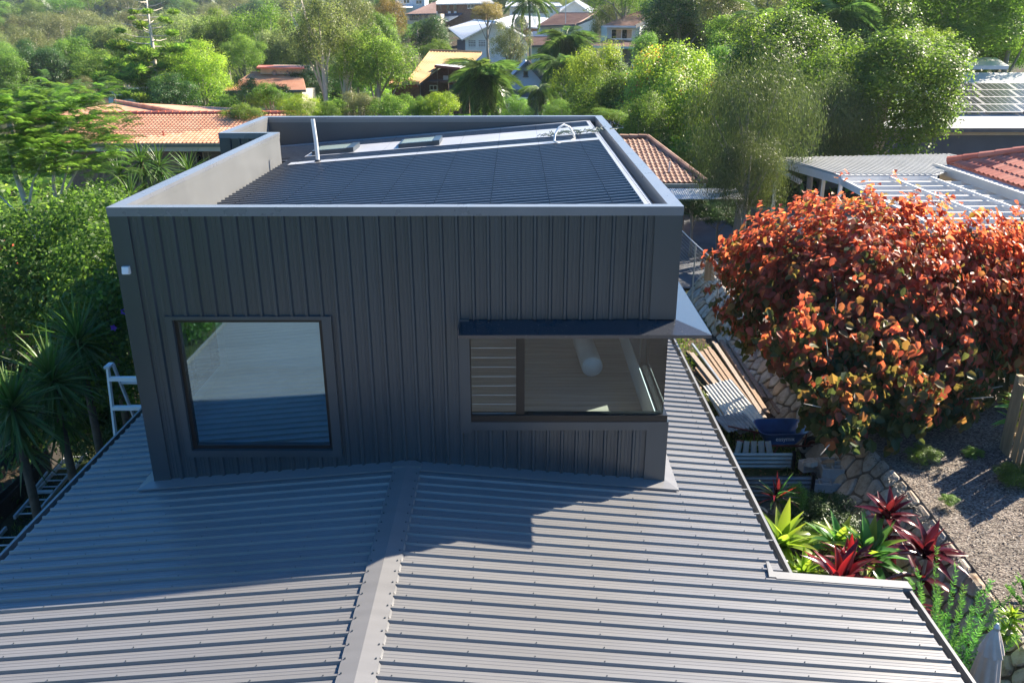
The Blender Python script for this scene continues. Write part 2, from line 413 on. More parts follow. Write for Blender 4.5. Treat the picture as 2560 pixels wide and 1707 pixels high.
# ridge capping with scribed edges
rc = MB()
W_ = .175
for side in (-1, 1):
    zc0 = ZR+.052; zc1 = rz_(W_)+.036
    rc.hexa([(0, YB, zc0-.004), (side*W_, YB, zc1-.004), (side*W_, -.1, zc1-.004), (0, -.1, zc0-.004), (0, YB, zc0), (side*W_, YB, zc1), (side*W_, -.1, zc1), (0, -.1, zc0)])
    for k in range(54):            # the edge notched over each rib, turned down into each pan
        y0 = YB+k*PITCH-.008
        if y0 > -.3: break
        a, b = y0+.012, y0+.138
        rc.hexa([(side*W_, a, zc1-.003), (side*(W_+.003), a, zc1-.003), (side*(W_+.003), b, zc1-.003), (side*W_, b, zc1-.003),
                 (side*W_, a+.0, zc1), (side*(W_+.003), a, zc1), (side*(W_+.003), b, zc1), (side*W_, b, zc1)])
        rc.add([(side*W_, a, zc1), (side*W_, b, zc1), (side*(W_+.018), b+.004, rz_(W_)+.002), (side*(W_+.018), a-.004, rz_(W_)+.002)], [(0, 1, 2, 3)])
part('ridge_cap', rc, M['roof'], house)
rs = MB()
for side in (-1, 1):
    for k in range(54):
        y = YB+k*PITCH+.166
        if y > -.2: break
        x = side*(W_-.03); z = rz_(W_)+.04
        rs.tube([(x, y, z), (x, y, z+.012)], .009, 6)
part('ridge_screws', rs, M['clad'], house, 'stuff')
part('ridge_end_flashing', MB().prism([(-.19, -.16), (.19, -.16), (.19, -.08), (.1, -.012), (-.1, -.012), (-.19, -.08)], lambda p: ZR-.01, lambda p: ZR+.066-.08*abs(p[0])), M['roof'], house)
# gutters
def gutter(x, y0, y1, z, side):
    g = MB()
    xo = x+side*.125
    xs = sorted((x-side*.0, xo))
    g.box(xs[0], xs[1], y0, y1, z-.115, z-.11)
    g.box(*sorted((xo, xo+side*.012)), y0, y1, z-.115, z+.012)
    g.box(*sorted((xo-side*.022, xo)), y0, y1, z+.004, z+.012)
    g.box(*sorted((x-side*.006, x)), y0, y1, z-.115, z-.02)
    g.box(*sorted((x, xo)), y0, y0+.003, z-.112, z)
    g.box(*sorted((x, xo)), y1-.003, y1, z-.112, z)
    return g
M['gutter'] = coated('painted_steel_gutter', (.20, .20, .195), .4, .25)
part('gutter', gutter(GL, YB, 6.36, rz_(GL)-.01, -1), M['gutter'], house)
part('gutter', gutter(GR, YSTEP+.1, 6.36, rz_(GR)-.01, 1), M['gutter'], house)
part('gutter', gutter(GR2, YB, YSTEP-.02, rz_(GR2)-.01, 1), M['gutter'], house)
part('barge_flashing', MB().hexa([(GR-.1, YSTEP-.02, rz_(GR)-.1), (GR2+.14, YSTEP-.02, rz_(GR2+.14)-.1), (GR2+.14, YSTEP+.115, rz_(GR2+.14)-.1), (GR-.1, YSTEP+.115, rz_(GR)-.1),
    (GR-.1, YSTEP-.02, rz_(GR-.1)+.038), (GR2+.14, YSTEP-.02, rz_(GR2+.14)+.038), (GR2+.14, YSTEP+.115, rz_(GR2+.14)+.036), (GR-.1, YSTEP+.115, rz_(GR-.1)+.036)])
    .hexa([(GR-.18, YSTEP+.0, rz_(GR-.18)), (GR-.1, YSTEP+.0, rz_(GR)), (GR-.1, YSTEP+.3, rz_(GR)), (GR-.13, YSTEP+.3, rz_(GR)), (GR-.18, YSTEP+.0, rz_(GR-.18)+.04), (GR-.1, YSTEP+.0, rz_(GR-.1)+.04), (GR-.1, YSTEP+.3, rz_(GR-.1)+.04), (GR-.13, YSTEP+.3, rz_(GR-.1)+.04)]), M['gutter'], house)
bk = MB()
for k in range(13):
    y = -1.2+k*.6
    bk.box(GR+.001, GR+.12, y, y+.02, rz_(GR)-.016, rz_(GR)-.004)
part('gutter_straps', bk, M['gutter'], house, 'stuff')

# --- upper storey
X0, X1, YR = -3.42, 3.42, 10.24
XL, YS = -4.44, 7.13
ZW = 5.93      # top of the sheeting under the cap
def zb(x): return rz_(x)-.005
core_in = MB()
# structural shell: wall panels with real openings (front wall), 0.11 thick behind the sheeting
YF = .012
def wallbox(x0, x1, z0, z1): core_in.box(x0, x1, YF, .12, z0, z1)
LW = (-2.87, -.99, 2.76, 4.60)       # left window opening
RW = (.86, 3.36, 3.25, 4.44)         # right window opening
wallbox(-3.40, LW[0], 2.0, 5.9); wallbox(LW[0], LW[1], LW[3], 5.9); wallbox(LW[0], LW[1], 2.0, LW[2])
wallbox(LW[1], RW[0], 2.0, 5.9); wallbox(RW[0], 3.40, RW[3], 5.9); wallbox(RW[0], 3.40, 2.0, RW[2])
SW1 = 1.80                             # side window runs back to here
core_in.box(3.30, 3.40, .12, SW1, RW[3], 5.9); core_in.box(3.30, 3.40, .12, SW1, 2.0, RW[2]); core_in.box(3.30, 3.40, SW1, 5.6, 2.0, 5.9).box(3.30, 3.40, 9.8, 10.2, 2.0, 5.9).box(3.30, 3.40, 5.6, 9.8, 2.0, 2.9).box(3.30, 3.40, 5.6, 9.8, 4.75, 5.9)
core_in.box(-3.40, -3.30, .12, .7, 2.0, 5.9).box(-3.40, -3.30, 2.5, YS, 2.0, 5.9).box(-3.40, -3.30, .7, 2.5, 2.0, 2.95).box(-3.40, -3.30, .7, 2.5, 4.6, 5.9)
core_in.box(-4.42, -4.32, YS+.1, 10.2, -1.5, 5.9); core_in.box(-4.42, -3.30, YS, YS+.1, -1.5, 5.9); core_in.box(-4.32, 3.30, 10.1, 10.2, 2.0, 5.9)
part('wall', core_in, M['clad'], house)
def clad_sheet(x0, x1, z0, z1, face='front', phase=0):
    """vertical trapezoid sheet between x0..x1 with a (possibly sloping) foot"""
    s = MB(); pts = []
    k = math.floor((x0-X0)/PITCH)
    base = [(0, 0), (.045, 0), (.049, .003), (.060, .003), (.064, 0), (.088, 0), (.092, .003), (.103, .003), (.107, 0), (.134, 0), (.146, .034), (.172, .034)]
    u = X0+k*PITCH
    while u < x1:
        for du, h in base:
            if x0 <= u+du <= x1: pts.append((u+du, h))
        u += PITCH
    if pts[0][0] > x0: pts.insert(0, (x0, pts[0][1]))
    if pts[-1][0] < x1: pts.append((x1, pts[-1][1]))
    f0 = (lambda x: z0(x)) if callable(z0) else (lambda x: z0)
    for (u, h) in pts:
        s.v += [(u, -h, f0(u)), (u, -h, z1)]
    s.a = [.5]*len(s.v)
    s.f = [(2*i, 2*i+2, 2*i+3, 2*i+1) for i in range(len(pts)-1)]
    return s
cuts = [X0+.2+i*4*PITCH for i in range(9)]
xs_ = [-3.22]+[X0+i*4*PITCH+.12 for i in range(1, 9)]+[3.12]
for i in range(len(xs_)-1):
    a, b = xs_[i], xs_[i+1]
    if b <= a: continue
    segs = [(a, b)]
    for e in (-2.96, -.87, .74):
        segs = [q for s_ in segs for q in ([(s_[0], e), (e, s_[1])] if s_[0] < e < s_[1] else [s_])]
    for (p, q) in segs:
        if q-p < .005: continue
        mid = (p+q)/2
        if -2.96 < mid < -.87:
            part('cladding_sheet', clad_sheet(p, q, 4.645, ZW), M['clad'], house); part('cladding_sheet', clad_sheet(p, q, lambda x: zb(x), 2.66), M['clad'], house)
        elif mid > .74:
            part('cladding_sheet', clad_sheet(p, q, 4.60, ZW), M['clad'], house); part('cladding_sheet', clad_sheet(p, q, lambda x: zb(x), 3.06), M['clad'], house)
        else:
            part('cladding_sheet', clad_sheet(p, q, lambda x: zb(x), ZW), M['clad'], house)
# corner flashings
def corner(x0, x1, yd, z0, z1): return MB().box(x0, x1, -.032, yd, z0, z1)
part('corner_flashing', MB().box(X0-.03, -3.22, -.032, YF-.002, zb(X0)-.02, ZW).box(X0-.03, X0+.018, YF-.002, .2, zb(X0)-.02, ZW), M['clad'], house)
part('corner_flashing', MB().box(3.12, 3.45, -.032, YF-.002, 4.60, ZW).box(3.402, 3.45, YF-.002, .3, 4.60, ZW), M['clad'], house)
part('corner_flashing', MB().box(3.17, 3.45, -.032, YF-.002, zb(X1)-.02, 3.17).box(3.402, 3.45, YF-.002, .3, zb(X1)-.02, 3.17), M['clad'], house)
# side wall sheets (right), rear part walls
def side_sheet(x, y0, y1, z0, z1, sgn):
    s = MB(); pts = []; u = y0
    while u < y1-.001:
        for du, h in ((0, 0), (.138, 0), (.148, .026), (.176, .026)):
            if u+du < y1: pts.append((u+du, h))
        u += PITCH
    pts.append((y1, 0))
    for (u, h) in pts: s.v += [(x+sgn*h, u, z0), (x+sgn*h, u, z1)]
    s.a = [.5]*len(s.v); s.f = [(2*i, 2*i+2, 2*i+3, 2*i+1) for i in range(len(pts)-1)]
    return s
y = .3
while y < 10.1:
    y2 = min(y+SHW, 10.2)
    if y2 <= SW1+.1:
        part('cladding_sheet', side_sheet(3.405, y, y2, 4.60, ZW, 1), M['clad'], house); part('cladding_sheet', side_sheet(3.405, y, y2, zb(X1)-.02, 3.17, 1), M['clad'], house)
    elif y2 <= 5.6 or y > 9.75: part('cladding_sheet', side_sheet(3.405, y, y2, zb(X1)-.05, ZW, 1), M['clad'], house)
    else:
        part('cladding_sheet', side_sheet(3.405, y, y2, zb(X1)-.05, 2.9, 1), M['clad'], house); part('cladding_sheet', side_sheet(3.405, y, y2, 4.75, ZW, 1), M['clad'], house)
    if y2 <= YS:
        if y < 2.3: part('cladding_sheet', side_sheet(-3.405, y, y2, zb(X0)-.02, 2.95, -1), M['clad'], house); part('cladding_sheet', side_sheet(-3.405, y, y2, 4.6, ZW, -1), M['clad'], house)
        else: part('cladding_sheet', side_sheet(-3.405, y, y2, zb(X0)-.02, ZW, -1), M['clad'], house)
    y = y2
for x in np.arange(-4.42, -3.5, SHW):
    s = MB(); pts = []
    u = x
    while u < min(x+SHW, -3.43)-.01:
        for du, h in ((0, 0), (.138, 0), (.148, .026), (.176, .026)):
            if u+du < -3.43: pts.append((u+du, h))
        u += PITCH
    for (u, h) in pts: s.v += [(u, YS-.005-h, -1.5), (u, YS-.005-h, ZW)]
    s.a = [.5]*len(s.v); s.f = [(2*i, 2*i+2, 2*i+3, 2*i+1) for i in range(len(pts)-1)]
    part('cladding_sheet', s, M['clad'], house)
part('corner_flashing', MB().box(-4.46, -4.25, YS-.045, YS-.001, -1.5, ZW).box(-4.46, -4.421, YS-.001, YS+.2, -1.5, ZW), M['clad'], house)
# parapet cap: mitred rings of folded flashing
CW = .168
out_ = [(-3.455, -.035), (3.455, -.035), (3.455, YR+.03), (XL-.03, YR+.03), (XL-.03, YS-.03), (-3.455, YS-.03)]
in_ = [(-3.455+CW, -.035+CW), (3.455-CW, -.035+CW), (3.455-CW, YR+.03-CW), (XL-.03+CW, YR+.03-CW), (XL-.03+CW, YS-.03+CW), (-3.455+CW, YS-.03+CW)]
for i in range(6):
    j = (i+1) % 6
    a, b, c, d = out_[i], out_[j], in_[j], in_[i]
    cp = MB()
    cp.add([(a[0], a[1], ZT-.004), (b[0], b[1], ZT-.004), (c[0], c[1], ZT-.008), (d[0], d[1], ZT-.008), (a[0], a[1], ZT), (b[0], b[1], ZT), (c[0], c[1], ZT-.004), (d[0], d[1], ZT-.004)],
           [(0, 3, 2, 1), (4, 5, 6, 7), (0, 1, 5, 4), (2, 3, 7, 6)])
    cp.add([(a[0], a[1], ZT-.11), (b[0], b[1], ZT-.11), (b[0], b[1], ZT-.004), (a[0], a[1], ZT-.004)], [(0, 1, 2, 3)])
    nx_, ny2 = (b[1]-a[1]), -(b[0]-a[0]); l_ = math.hypot(nx_, ny2); nx_, ny2 = -nx_/l_*.03, -ny2/l_*.03
    cp.add([(a[0], a[1], ZT-.11), (b[0], b[1], ZT-.11), (b[0]+nx_, b[1]+ny2, ZT-.112), (a[0]+nx_, a[1]+ny2, ZT-.112)], [(0, 3, 2, 1)])
    cp.add([(c[0], c[1], ZT-.06), (d[0], d[1], ZT-.06), (d[0], d[1], ZT-.008), (c[0], c[1], ZT-.008)], [(0, 1, 2, 3)])
    part('parapet_cap', cp, M['cap'], house)
# inner linings of the parapet
def uz(x): return 5.64+.078*x          # upper roof height (falls to the left)
def lining(a, b, off):
    g = MB(); th = .02
    (x0, y0), (x1, y1) = a, b
    dx, dy = x1-x0, y1-y0; l_ = math.hypot(dx, dy); nx_, ny2 = -dy/l_, dx/l_
    z0a, z0b = uz(x0)-.12, uz(x1)-.12
    g.hexa([(x0, y0, z0a), (x1, y1, z0b), (x1-nx_*th, y1-ny2*th, z0b), (x0-nx_*th, y0-ny2*th, z0a), (x0, y0, ZT-.062), (x1, y1, ZT-.062), (x1-nx_*th, y1-ny2*th, ZT-.062), (x0-nx_*th, y0-ny2*th, ZT-.062)])
    g.hexa([(x0+nx_*.004, y0+ny2*.004, ZT-.13), (x1+nx_*.004, y1+ny2*.004, ZT-.13), (x1, y1, ZT-.13), (x0, y0, ZT-.13), (x0+nx_*.004, y0+ny2*.004, ZT-.058), (x1+nx_*.004, y1+ny2*.004, ZT-.058), (x1, y1, ZT-.058), (x0, y0, ZT-.058)])
    return g
e = .008
ins = [(p[0]+sx*e, p[1]+sy*e) for p, (sx, sy) in zip(in_, ((-1, -1), (1, -1), (1, 1), (-1, 1), (-1, -1), (-1, -1)))]
M['lining'] = coated('painted_steel_lining', (.145, .149, .150), .36, .05)
for i in range(6):
    part('parapet_lining', lining(ins[i], ins[(i+1) % 6], 0), M['lining'], house)
# upper roof sheets (ribs along x)
su = 1/math.sqrt(1+.078**2)
XE = 3.08
y = .16
k = 0
while y < 9.98:
    n = 4
    if y+SHW > 9.98: n = max(1, int((9.98-y)/PITCH))
    xa = -3.255 if y+n*PITCH < YS+.1 else -4.27
    if xa < -4 and y < YS+.1: xa = -3.255
    ln = (XE-xa)/su; key = ('up', round(ln, 2), n)
    if key not in sheet_cache:
        sheet_cache[key] = sheet_mesh('upper_roof_sheet', trim_profile(n, 0, .048), ln); sheet_cache[key].materials.append(M['upper'])
    o = link('upper_roof_sheet', sheet_cache[key], None, house)
    place(o, (xa, y, uz(xa)), (su, 0, .078*su), (0, 1, 0), (-.078*su, 0, su))
    y += n*PITCH
def on_up(x0, x1, y0, y1, h0, h1):
    return MB().hexa([(x0, y0, uz(x0)+h0), (x1, y0, uz(x1)+h0), (x1, y1, uz(x1)+h0), (x0, y1, uz(x0)+h0), (x0, y0, uz(x0)+h1), (x1, y0, uz(x1)+h1), (x1, y1, uz(x1)+h1), (x0, y1, uz(x0)+h1)])
M['tray'] = coated('painted_steel_tray', (.34, .35, .37), .36, .05)
part('tray_flashing', on_up(-3.05, XE, 6.72, 7.02, .050, .054), M['tray'], house)
part('tray_flashing', on_up(-2.95, XE, 7.74, 9.0, .050, .054), M['tray'], house)
part('edge_flashing', on_up(XE-.01, XE+.075, .16, 10.0, -.05, .055), M['tray'], house)
part('box_gutter', MB().box(XE+.075, 3.28, .14, 10.06, 5.80, 5.812), M['galv'], house)
part('roof_end_flashing', on_up(-4.2, XE, 9.94, 10.05, .02, .056), M['tray'], house)
us = MB()
for xs in np.arange(-2.9, 3.0, .8):
    yy = .16+.166
    while yy < 9.9:
        us.tube([(xs, yy, uz(xs)+.047), (xs, yy, uz(xs)+.058)], .008, 5); yy += PITCH
for yy in np.arange(.25, 10, .1): us.tube([(XE+.05, yy, uz(XE)+.055), (XE+.05, yy, uz(XE)+.064)], .008, 5)
part('upper_roof_screws', us, M['black'], house, 'stuff')
for (a, b_) in ((-2.82, -1.95), (-1.0, -.15)):      # two skylights
    c_, d_ = 7.86, 8.6
    f = part('skylight', on_up(a, b_, c_, d_, .055, .14), M['clad'], house)
    part('glass', on_up(a+.05, b_-.05, c_+.05, d_-.05, .14, .146), mat('skylight_glass', (.28, .36, .34), .12, .1, 1, spec=.8) if 'skylight_glass' not in MATS else MATS['skylight_glass'], f)
    part('motor_cover', on_up(b_-.14, b_+.01, c_-.03, d_+.03, .058, .155), M['clad'], f)
# apron flashing round the foot of the walls
ap = MB()
for s_ in (-1, 1):
    xo = s_*3.62
    P = [(0, YF, ZR+.05), (s_*3.46, YF, rz_(3.46)+.06), (s_*3.46, -.02, rz_(3.46)+.05), (xo, -.20, rz_(xo)+.034), (0, -.20, ZR+.034)]
    ap.add([P[0], P[1], P[3], P[4]] if s_ > 0 else [P[0], P[4], P[3], P[1]], [(0, 1, 2, 3)])
    ap.add([(0, -.20, ZR+.034), (xo, -.20, rz_(xo)+.034), (xo, -.202, rz_(xo)+.012), (0, -.202, ZR+.012)], [(0, 1, 2, 3)])
    ap.add([(s_*3.46, YF, rz_(3.46)+.06), (xo, -.20, rz_(xo)+.034), (xo, 4.5, rz_(xo)+.034), (s_*3.46, 4.5, rz_(3.46)+.10)], [(0, 1, 2, 3)] if s_ > 0 else [(0, 3, 2, 1)])
part('apron_flashing', ap, M['roof'], house)
# --- left window
fw = part('window', MB().box(-2.96, LW[0], -.045, YF-.001, 2.66, 4.645).box(LW[1], -.87, -.045, YF-.001, 2.66, 4.645).box(LW[0], LW[1], -.045, YF-.001, 2.66, LW[2]).box(LW[0], LW[1], -.045, YF-.001, LW[3], 4.645), M['clad'], house, label='large square picture window')
fr = MB(); a, b_, c_, d_ = LW
for (p, q, r_, s_) in ((a, a+.05, c_, d_), (b_-.05, b_, c_, d_), (a+.05, b_-.05, c_, c_+.05), (a+.05, b_-.05, d_-.05, d_)): fr.box(p, q, .002+YF, .11, r_, s_)
part('frame', fr, M['black'], fw)
part('glass', MB().box(a+.05, b_-.05, .055, .061, c_+.05, d_-.05), M['glass_l'], fw)
# --- corner window
cw = part('window', MB().box(.74, RW[0]-.001, -.045, YF-.001, 3.02, 4.60).box(RW[0]-.001, 3.45, -.045, YF-.001, 3.06, 3.18).box(3.40, 3.45, YF-.001, SW1+.1, 3.06, 3.18), M['clad'], house, label='frameless glass corner window with a louvre bay')
fr = MB()
fr.box(.80, .865, -.02, .10, 3.18, 4.50).box(.865, 3.43, -.035, .10, 3.18, 3.27).box(1.45, 1.56, -.01, .09, 3.27, 4.46).box(.865, 3.40, -.01, .10, 4.455, 4.53)
fr.box(3.33, 3.43, .10, SW1, 3.18, 3.27).box(3.33, 3.42, .10, SW1, 4.455, 4.53).box(3.33, 3.48, SW1-.06, SW1+.06, 3.18, 4.50)
part('frame', fr, M['black'], cw)
part('glass', MB().box(1.56, 3.375, .03, .036, 3.27, 4.46), M['glass'], cw)
part('glass', MB().box(3.376, 3.382, .03, SW1-.06, 3.27, 4.46), glassmat('side_glass', (.80, .93, .97), ior=1.12), cw)
lv = (4.455-3.27)/9
for k in range(9):
    z = 3.27+k*lv
    part('louvre_blade', MB().hexa([(.87, .028, z+.004), (1.445, .028, z+.004), (1.445, .034, z+.004), (.87, .034, z+.004), (.87, .038, z+lv+.012), (1.445, .038, z+lv+.012), (1.445, .044, z+lv+.012), (.87, .044, z+lv+.012)]), M['glass'], cw)
    part('louvre_edge', MB().box(.87, 1.445, .025, .034, z+.0, z+.005), M['galv'], cw)
sw_ = part('window', MB().box(-3.40, -3.34, 1.57, 1.63, 2.95, 4.6).box(-3.42, -3.30, .7, .74, 2.95, 4.6).box(-3.42, -3.30, 2.46, 2.5, 2.95, 4.6), M['black'], house, label='side window in the left wall')
part('glass', MB().box(-3.37, -3.365, .74, 2.46, 2.951, 4.599), M['glass'], sw_)
sw_ = part('window', MB().box(3.30, 3.42, 5.6, 5.65, 2.9, 4.75).box(3.30, 3.42, 7.6, 7.7, 2.9, 4.75).box(3.30, 3.42, 9.75, 9.8, 2.9, 4.75), M['black'], house, label='long rear side window added out of view to light the interior')  # unseen glazing, added so sun bounces through to the front rooms
part('glass', MB().box(3.36, 3.365, 5.65, 9.75, 2.901, 4.749), M['glass'], sw_)
# --- window hood
aw = MB()
aw.slab([(.74, -.34, 4.505), (3.84, -.34, 4.505), (3.45, .0, 4.59), (.74, .0, 4.59)], .012)
aw.slab([(3.84, -.34, 4.505), (3.84, 1.98, 4.505), (3.45, 1.98, 4.59), (3.45, 0, 4.59)], .012)
aw.box(.74, 3.84, -.343, -.331, 4.462, 4.506).box(3.832, 3.844, -.331, 1.98, 4.462, 4.506).box(.735, .747, -.33, -.035, 4.45, 4.585)
aw.box(.75, 3.83, -.33, -.04, 4.466, 4.474).box(3.455, 3.83, -.04, 1.97, 4.466, 4.474)
part('window_hood', aw, M['hood'], house)
# --- interior
fl = MB()
M['floor'] = mat('timber_floor', (.36, .30, .24), .5, .2, 2.2, col2=(.46, .39, .32), stretch=(.3, 5, 1))
FZ = 2.79
for k in range(27):       # boards run along x
    fl = MB().box(.35, 3.298, .125+k*.19, .125+k*.19+.186, FZ-.02, FZ)
    part('floor_board', fl, M['floor'], house)
part('subfloor', MB().box(-3.298, 3.298, .122, 9.9, FZ-.1, FZ-.022), M['wall_in'], house)  # carried back out of view in pale plaster, to bounce light forward
part('carpet', MB().box(-3.298, .25, .122, 2.78, FZ-.021, FZ), mat('pale_floor', (.70, .72, .72), .9, .1), house)
part('interior_wall', MB().box(-3.298, .25, 2.78, 2.88, FZ+.001, 5.1).box(.25, .35, .122, 5.3, FZ+.001, 5.1).box(.25, .35, 5.3, 9.9, FZ+.001, 5.1).box(.35, 3.298, 9.9, 10.0, FZ+.001, 5.1).box(-3.299, -3.289, .122, .7, FZ+.001, 5.1).box(-3.299, -3.289, 2.5, 2.78, FZ+.001, 5.1).box(-3.299, -3.289, .7, 2.5, FZ+.001, 2.949).box(3.288, 3.2985, .122, 5.26, FZ+.001, RW[2]-.002), M['wall_in'], house)
part('ceiling', MB().box(-3.298, 3.298, .122, 10.0, 5.1, 5.15), M['wall_in'], house)
part('sensor_light', MB().box(-3.375, -3.285, -.075, -.033, 5.205, 5.30).add([(-3.37, -.10, 5.22), (-3.29, -.10, 5.22), (-3.29, -.0765, 5.30), (-3.37, -.0765, 5.30)], [(0, 1, 2, 3)]), M['pvc'], house)

roll = thing('carpet_underlay_roll', 'thick white roll of underlay lying on the timber floor behind the corner window', 'roll', (2.66, 2.35, FZ), math.radians(3))
rb = MB(); n = 20
for k in range(1):
    rb.tube([(0, 0, .17), (0, .03, .17), (0, 1.25, .17), (0, 1.28, .17)], [.155, .17, .17, .155], n)
part('roll_body', rb, M['pvc'], roll, smooth=True, local=True)
sp = MB()
for k in range(40):
    t0 = k*.55; r0 = .02+k*.0032
    t1 = (k+1)*.55; r1 = .02+(k+1)*.0032
    sp.add([(r0*math.cos(t0), -.003, .17+r0*math.sin(t0)), (r1*math.cos(t1), -.003, .17+r1*math.sin(t1)), ((r1+.003)*math.cos(t1), -.003, .17+(r1+.003)*math.sin(t1)), ((r0+.003)*math.cos(t0), -.003, .17+(r0+.003)*math.sin(t0))], [(0, 1, 2, 3)])
part('spiral_end', sp, M['galv'], roll, local=True)

pipe = thing('vent_pipe', 'white plastic vent pipe standing on the upper roof beside the long pale flashing', 'pipe', (-2.47, 6.85, uz(-2.47)+.03))
part('pipe_body', MB().tube([(0, 0, 0), (-.01, 0, .45), (-.035, 0, .84)], .038, 14, caps=False).tube([(-.035, 0, .835), (-.01, 0, .45), (0, 0, 0)], .034, 14, caps=False), M['pvc'], pipe, smooth=True, local=True)
part('rubber_boot', MB().tube([(0, 0, 0), (0, 0, .02), (0, 0, .06)], [.09, .075, .045], 14), M['black'], pipe, smooth=True, local=True)
# cable bundle
cb = thing('cable_bundle', 'tangled bundle of grey and green cables lying on the upper roof edge', 'cables', (2.85, 7.85, uz(2.85)+.035))
bm_ = MB()
for k in range(16):
    pts = []; px_, py_ = rnd.uniform(-.25, .15), rnd.uniform(-.1, .1); a = rnd.uniform(-.4, .4)
    for i in range(14):
        a += rnd.uniform(-.45, .45)
        px_ += .055*math.cos(a)*(1 if k % 2 else -1); py_ += .05*math.sin(a)
        pts.append((px_, max(-.25, min(.25, py_)), .03+rnd.uniform(0, .07)+.078*px_))
    bm_.tube(pts, .008, 5)
part('cables', bm_, mat('cable_grey_green', (.16, .20, .15), .5, .5, 9), cb, 'stuff', local=True)
cd = thing('white_conduit', 'looped white conduit standing up on the upper roof next to the cable bundle', 'conduit', (2.3, 6.9, uz(2.3)+.04))
part('conduit_body', MB().tube([(.32, .25, .02), (.18, .05, .0), (-.02, -.15, .0), (-.1, -.1, .03), (-.08, .0, .15), (0, .1, .27), (.1, .15, .32), (.22, .2, .26), (.3, .25, .12), (.33, .3, .02)], .022, 8), M['pvc'], cd, smooth=True, local=True)
# ================================================================== vegetation kit
def crown_proto(name, seed, n=15000, nl=13, lobe=(.32, .48), reach=(.45, .68), leaf=(.045, .03), droop=0.0, flat=1.0, clump=.055, per=9, hollow=.72, tall=1.0):
    g = np.random.default_rng(seed)
    k = np.arange(nl); ph = k*2.399963+g.uniform(0, 6); zz = 1-1.62*(k+.5)/nl
    r = np.sqrt(np.clip(1-zz**2, 0, 1))
    D = np.stack([r*np.cos(ph), r*np.sin(ph), zz], 1)+g.normal(0, .12, (nl, 3)); D = norm(D)
    C = D*g.uniform(*reach, (nl, 1)); C[:, 2] *= tall; R = g.uniform(*lobe, nl)
    C = np.vstack([C, [[0, 0, .1]]]); R = np.append(R, .55); D = np.vstack([D, [[0, 0, 1]]])
    nt_ = n//per
    wl = R**2; li = g.choice(len(R), nt_, p=wl/wl.sum())
    d = norm(g.normal(0, 1, (nt_, 3))+D[li]*.55+np.array([0, 0, .25]))
    rr = R[li][:, None]*(hollow+(1.08-hollow)*g.random((nt_, 1))**.6)
    rr = rr*np.where(g.random((nt_, 1)) < .16, g.uniform(1.05, 1.6, (nt_, 1)), 1)
    T = C[li]+d*rr*np.array([1, 1, flat])
    if droop: T[:, 2] -= droop*.12*g.random(nt_)
    P = np.repeat(T, per, 0)+g.normal(0, clump, (nt_*per, 3))*np.array([1, 1, .8+droop])
    dd = np.repeat(d, per, 0); m = len(P)
    nr = norm(dd*.85+np.array([0, 0, .4])+g.normal(0, .36, (m, 3)))
    al = norm(g.normal(0, 1, (m, 3))*(1-droop*.75)+np.array([0, 0, -1.0])*droop*1.5+1e-3)
    if droop > .5: nr = norm(dd*.8+g.normal(0, .6, (m, 3))*np.array([1, 1, .3]))
    lobev = g.random(len(R)); a = np.clip(.38*g.random(m)+.38*np.repeat(g.random(nt_), per)+.22*lobev[np.repeat(li, per)]+.12*(P[:, 2]), 0, 1)
    sz = g.uniform(.7, 1.3, m)
    me = leaves(P, nr, al, leaf[0]*sz, leaf[1]*sz, a, name)
    return me, C, R
PROTO = {}
def proto(kind):
    if kind not in PROTO:
        spec = {
            'round': [dict(seed=1, n=20000, nl=15, lobe=(.2, .42), reach=(.4, .85)), dict(seed=2, n=20000, nl=20, lobe=(.16, .38), reach=(.4, .9))],
            'fine': [dict(seed=3, n=26000, leaf=(.034, .022), nl=22, lobe=(.16, .36), reach=(.4, .9)), dict(seed=4, n=26000, leaf=(.034, .022), nl=18, lobe=(.18, .38), reach=(.4, .88))],
            'gum': [dict(seed=5, n=15000, leaf=(.055, .018), droop=.6, nl=20, lobe=(.18, .32), reach=(.5, .85), clump=.06, hollow=.4), dict(seed=6, n=15000, leaf=(.055, .018), droop=.6, nl=24, lobe=(.15, .28), reach=(.4, .9), clump=.06, hollow=.4)],
            'sparse': [dict(seed=7, n=15000, leaf=(.045, .02), droop=.5, nl=24, lobe=(.13, .24), reach=(.35, .95), clump=.05, hollow=.4)],
            'weep': [dict(seed=8, n=34000, leaf=(.045, .009), droop=.95, nl=18, lobe=(.25, .4), reach=(.45, .75), clump=.05)],
            'column': [dict(seed=9, n=15000, nl=16, lobe=(.25, .4), reach=(.3, .7), tall=1.0)],
            'small': [dict(seed=10, n=11000, leaf=(.06, .04), nl=14, lobe=(.18, .4), reach=(.3, .9)), dict(seed=12, n=11000, leaf=(.06, .038), nl=16, lobe=(.18, .36), reach=(.35, .95), clump=.08)],
            'big': [dict(seed=13, n=46000, leaf=(.034, .023), nl=34, lobe=(.13, .32), reach=(.4, 1.0), clump=.045), dict(seed=14, n=46000, leaf=(.033, .022), nl=38, lobe=(.12, .30), reach=(.4, 1.05), clump=.045), dict(seed=24, n=46000, leaf=(.036, .024), nl=30, lobe=(.14, .34), reach=(.35, 1.0), clump=.05)],
            'feather': [dict(seed=15, n=26000, leaf=(.05, .008), droop=.35, nl=16, lobe=(.2, .34), reach=(.4, .8), clump=.05, flat=.5, hollow=.5)],
        }[kind]
        PROTO[kind] = [crown_proto('crown', **s) for s in spec]
    return PROTO[kind]
CROWNMESH = {}
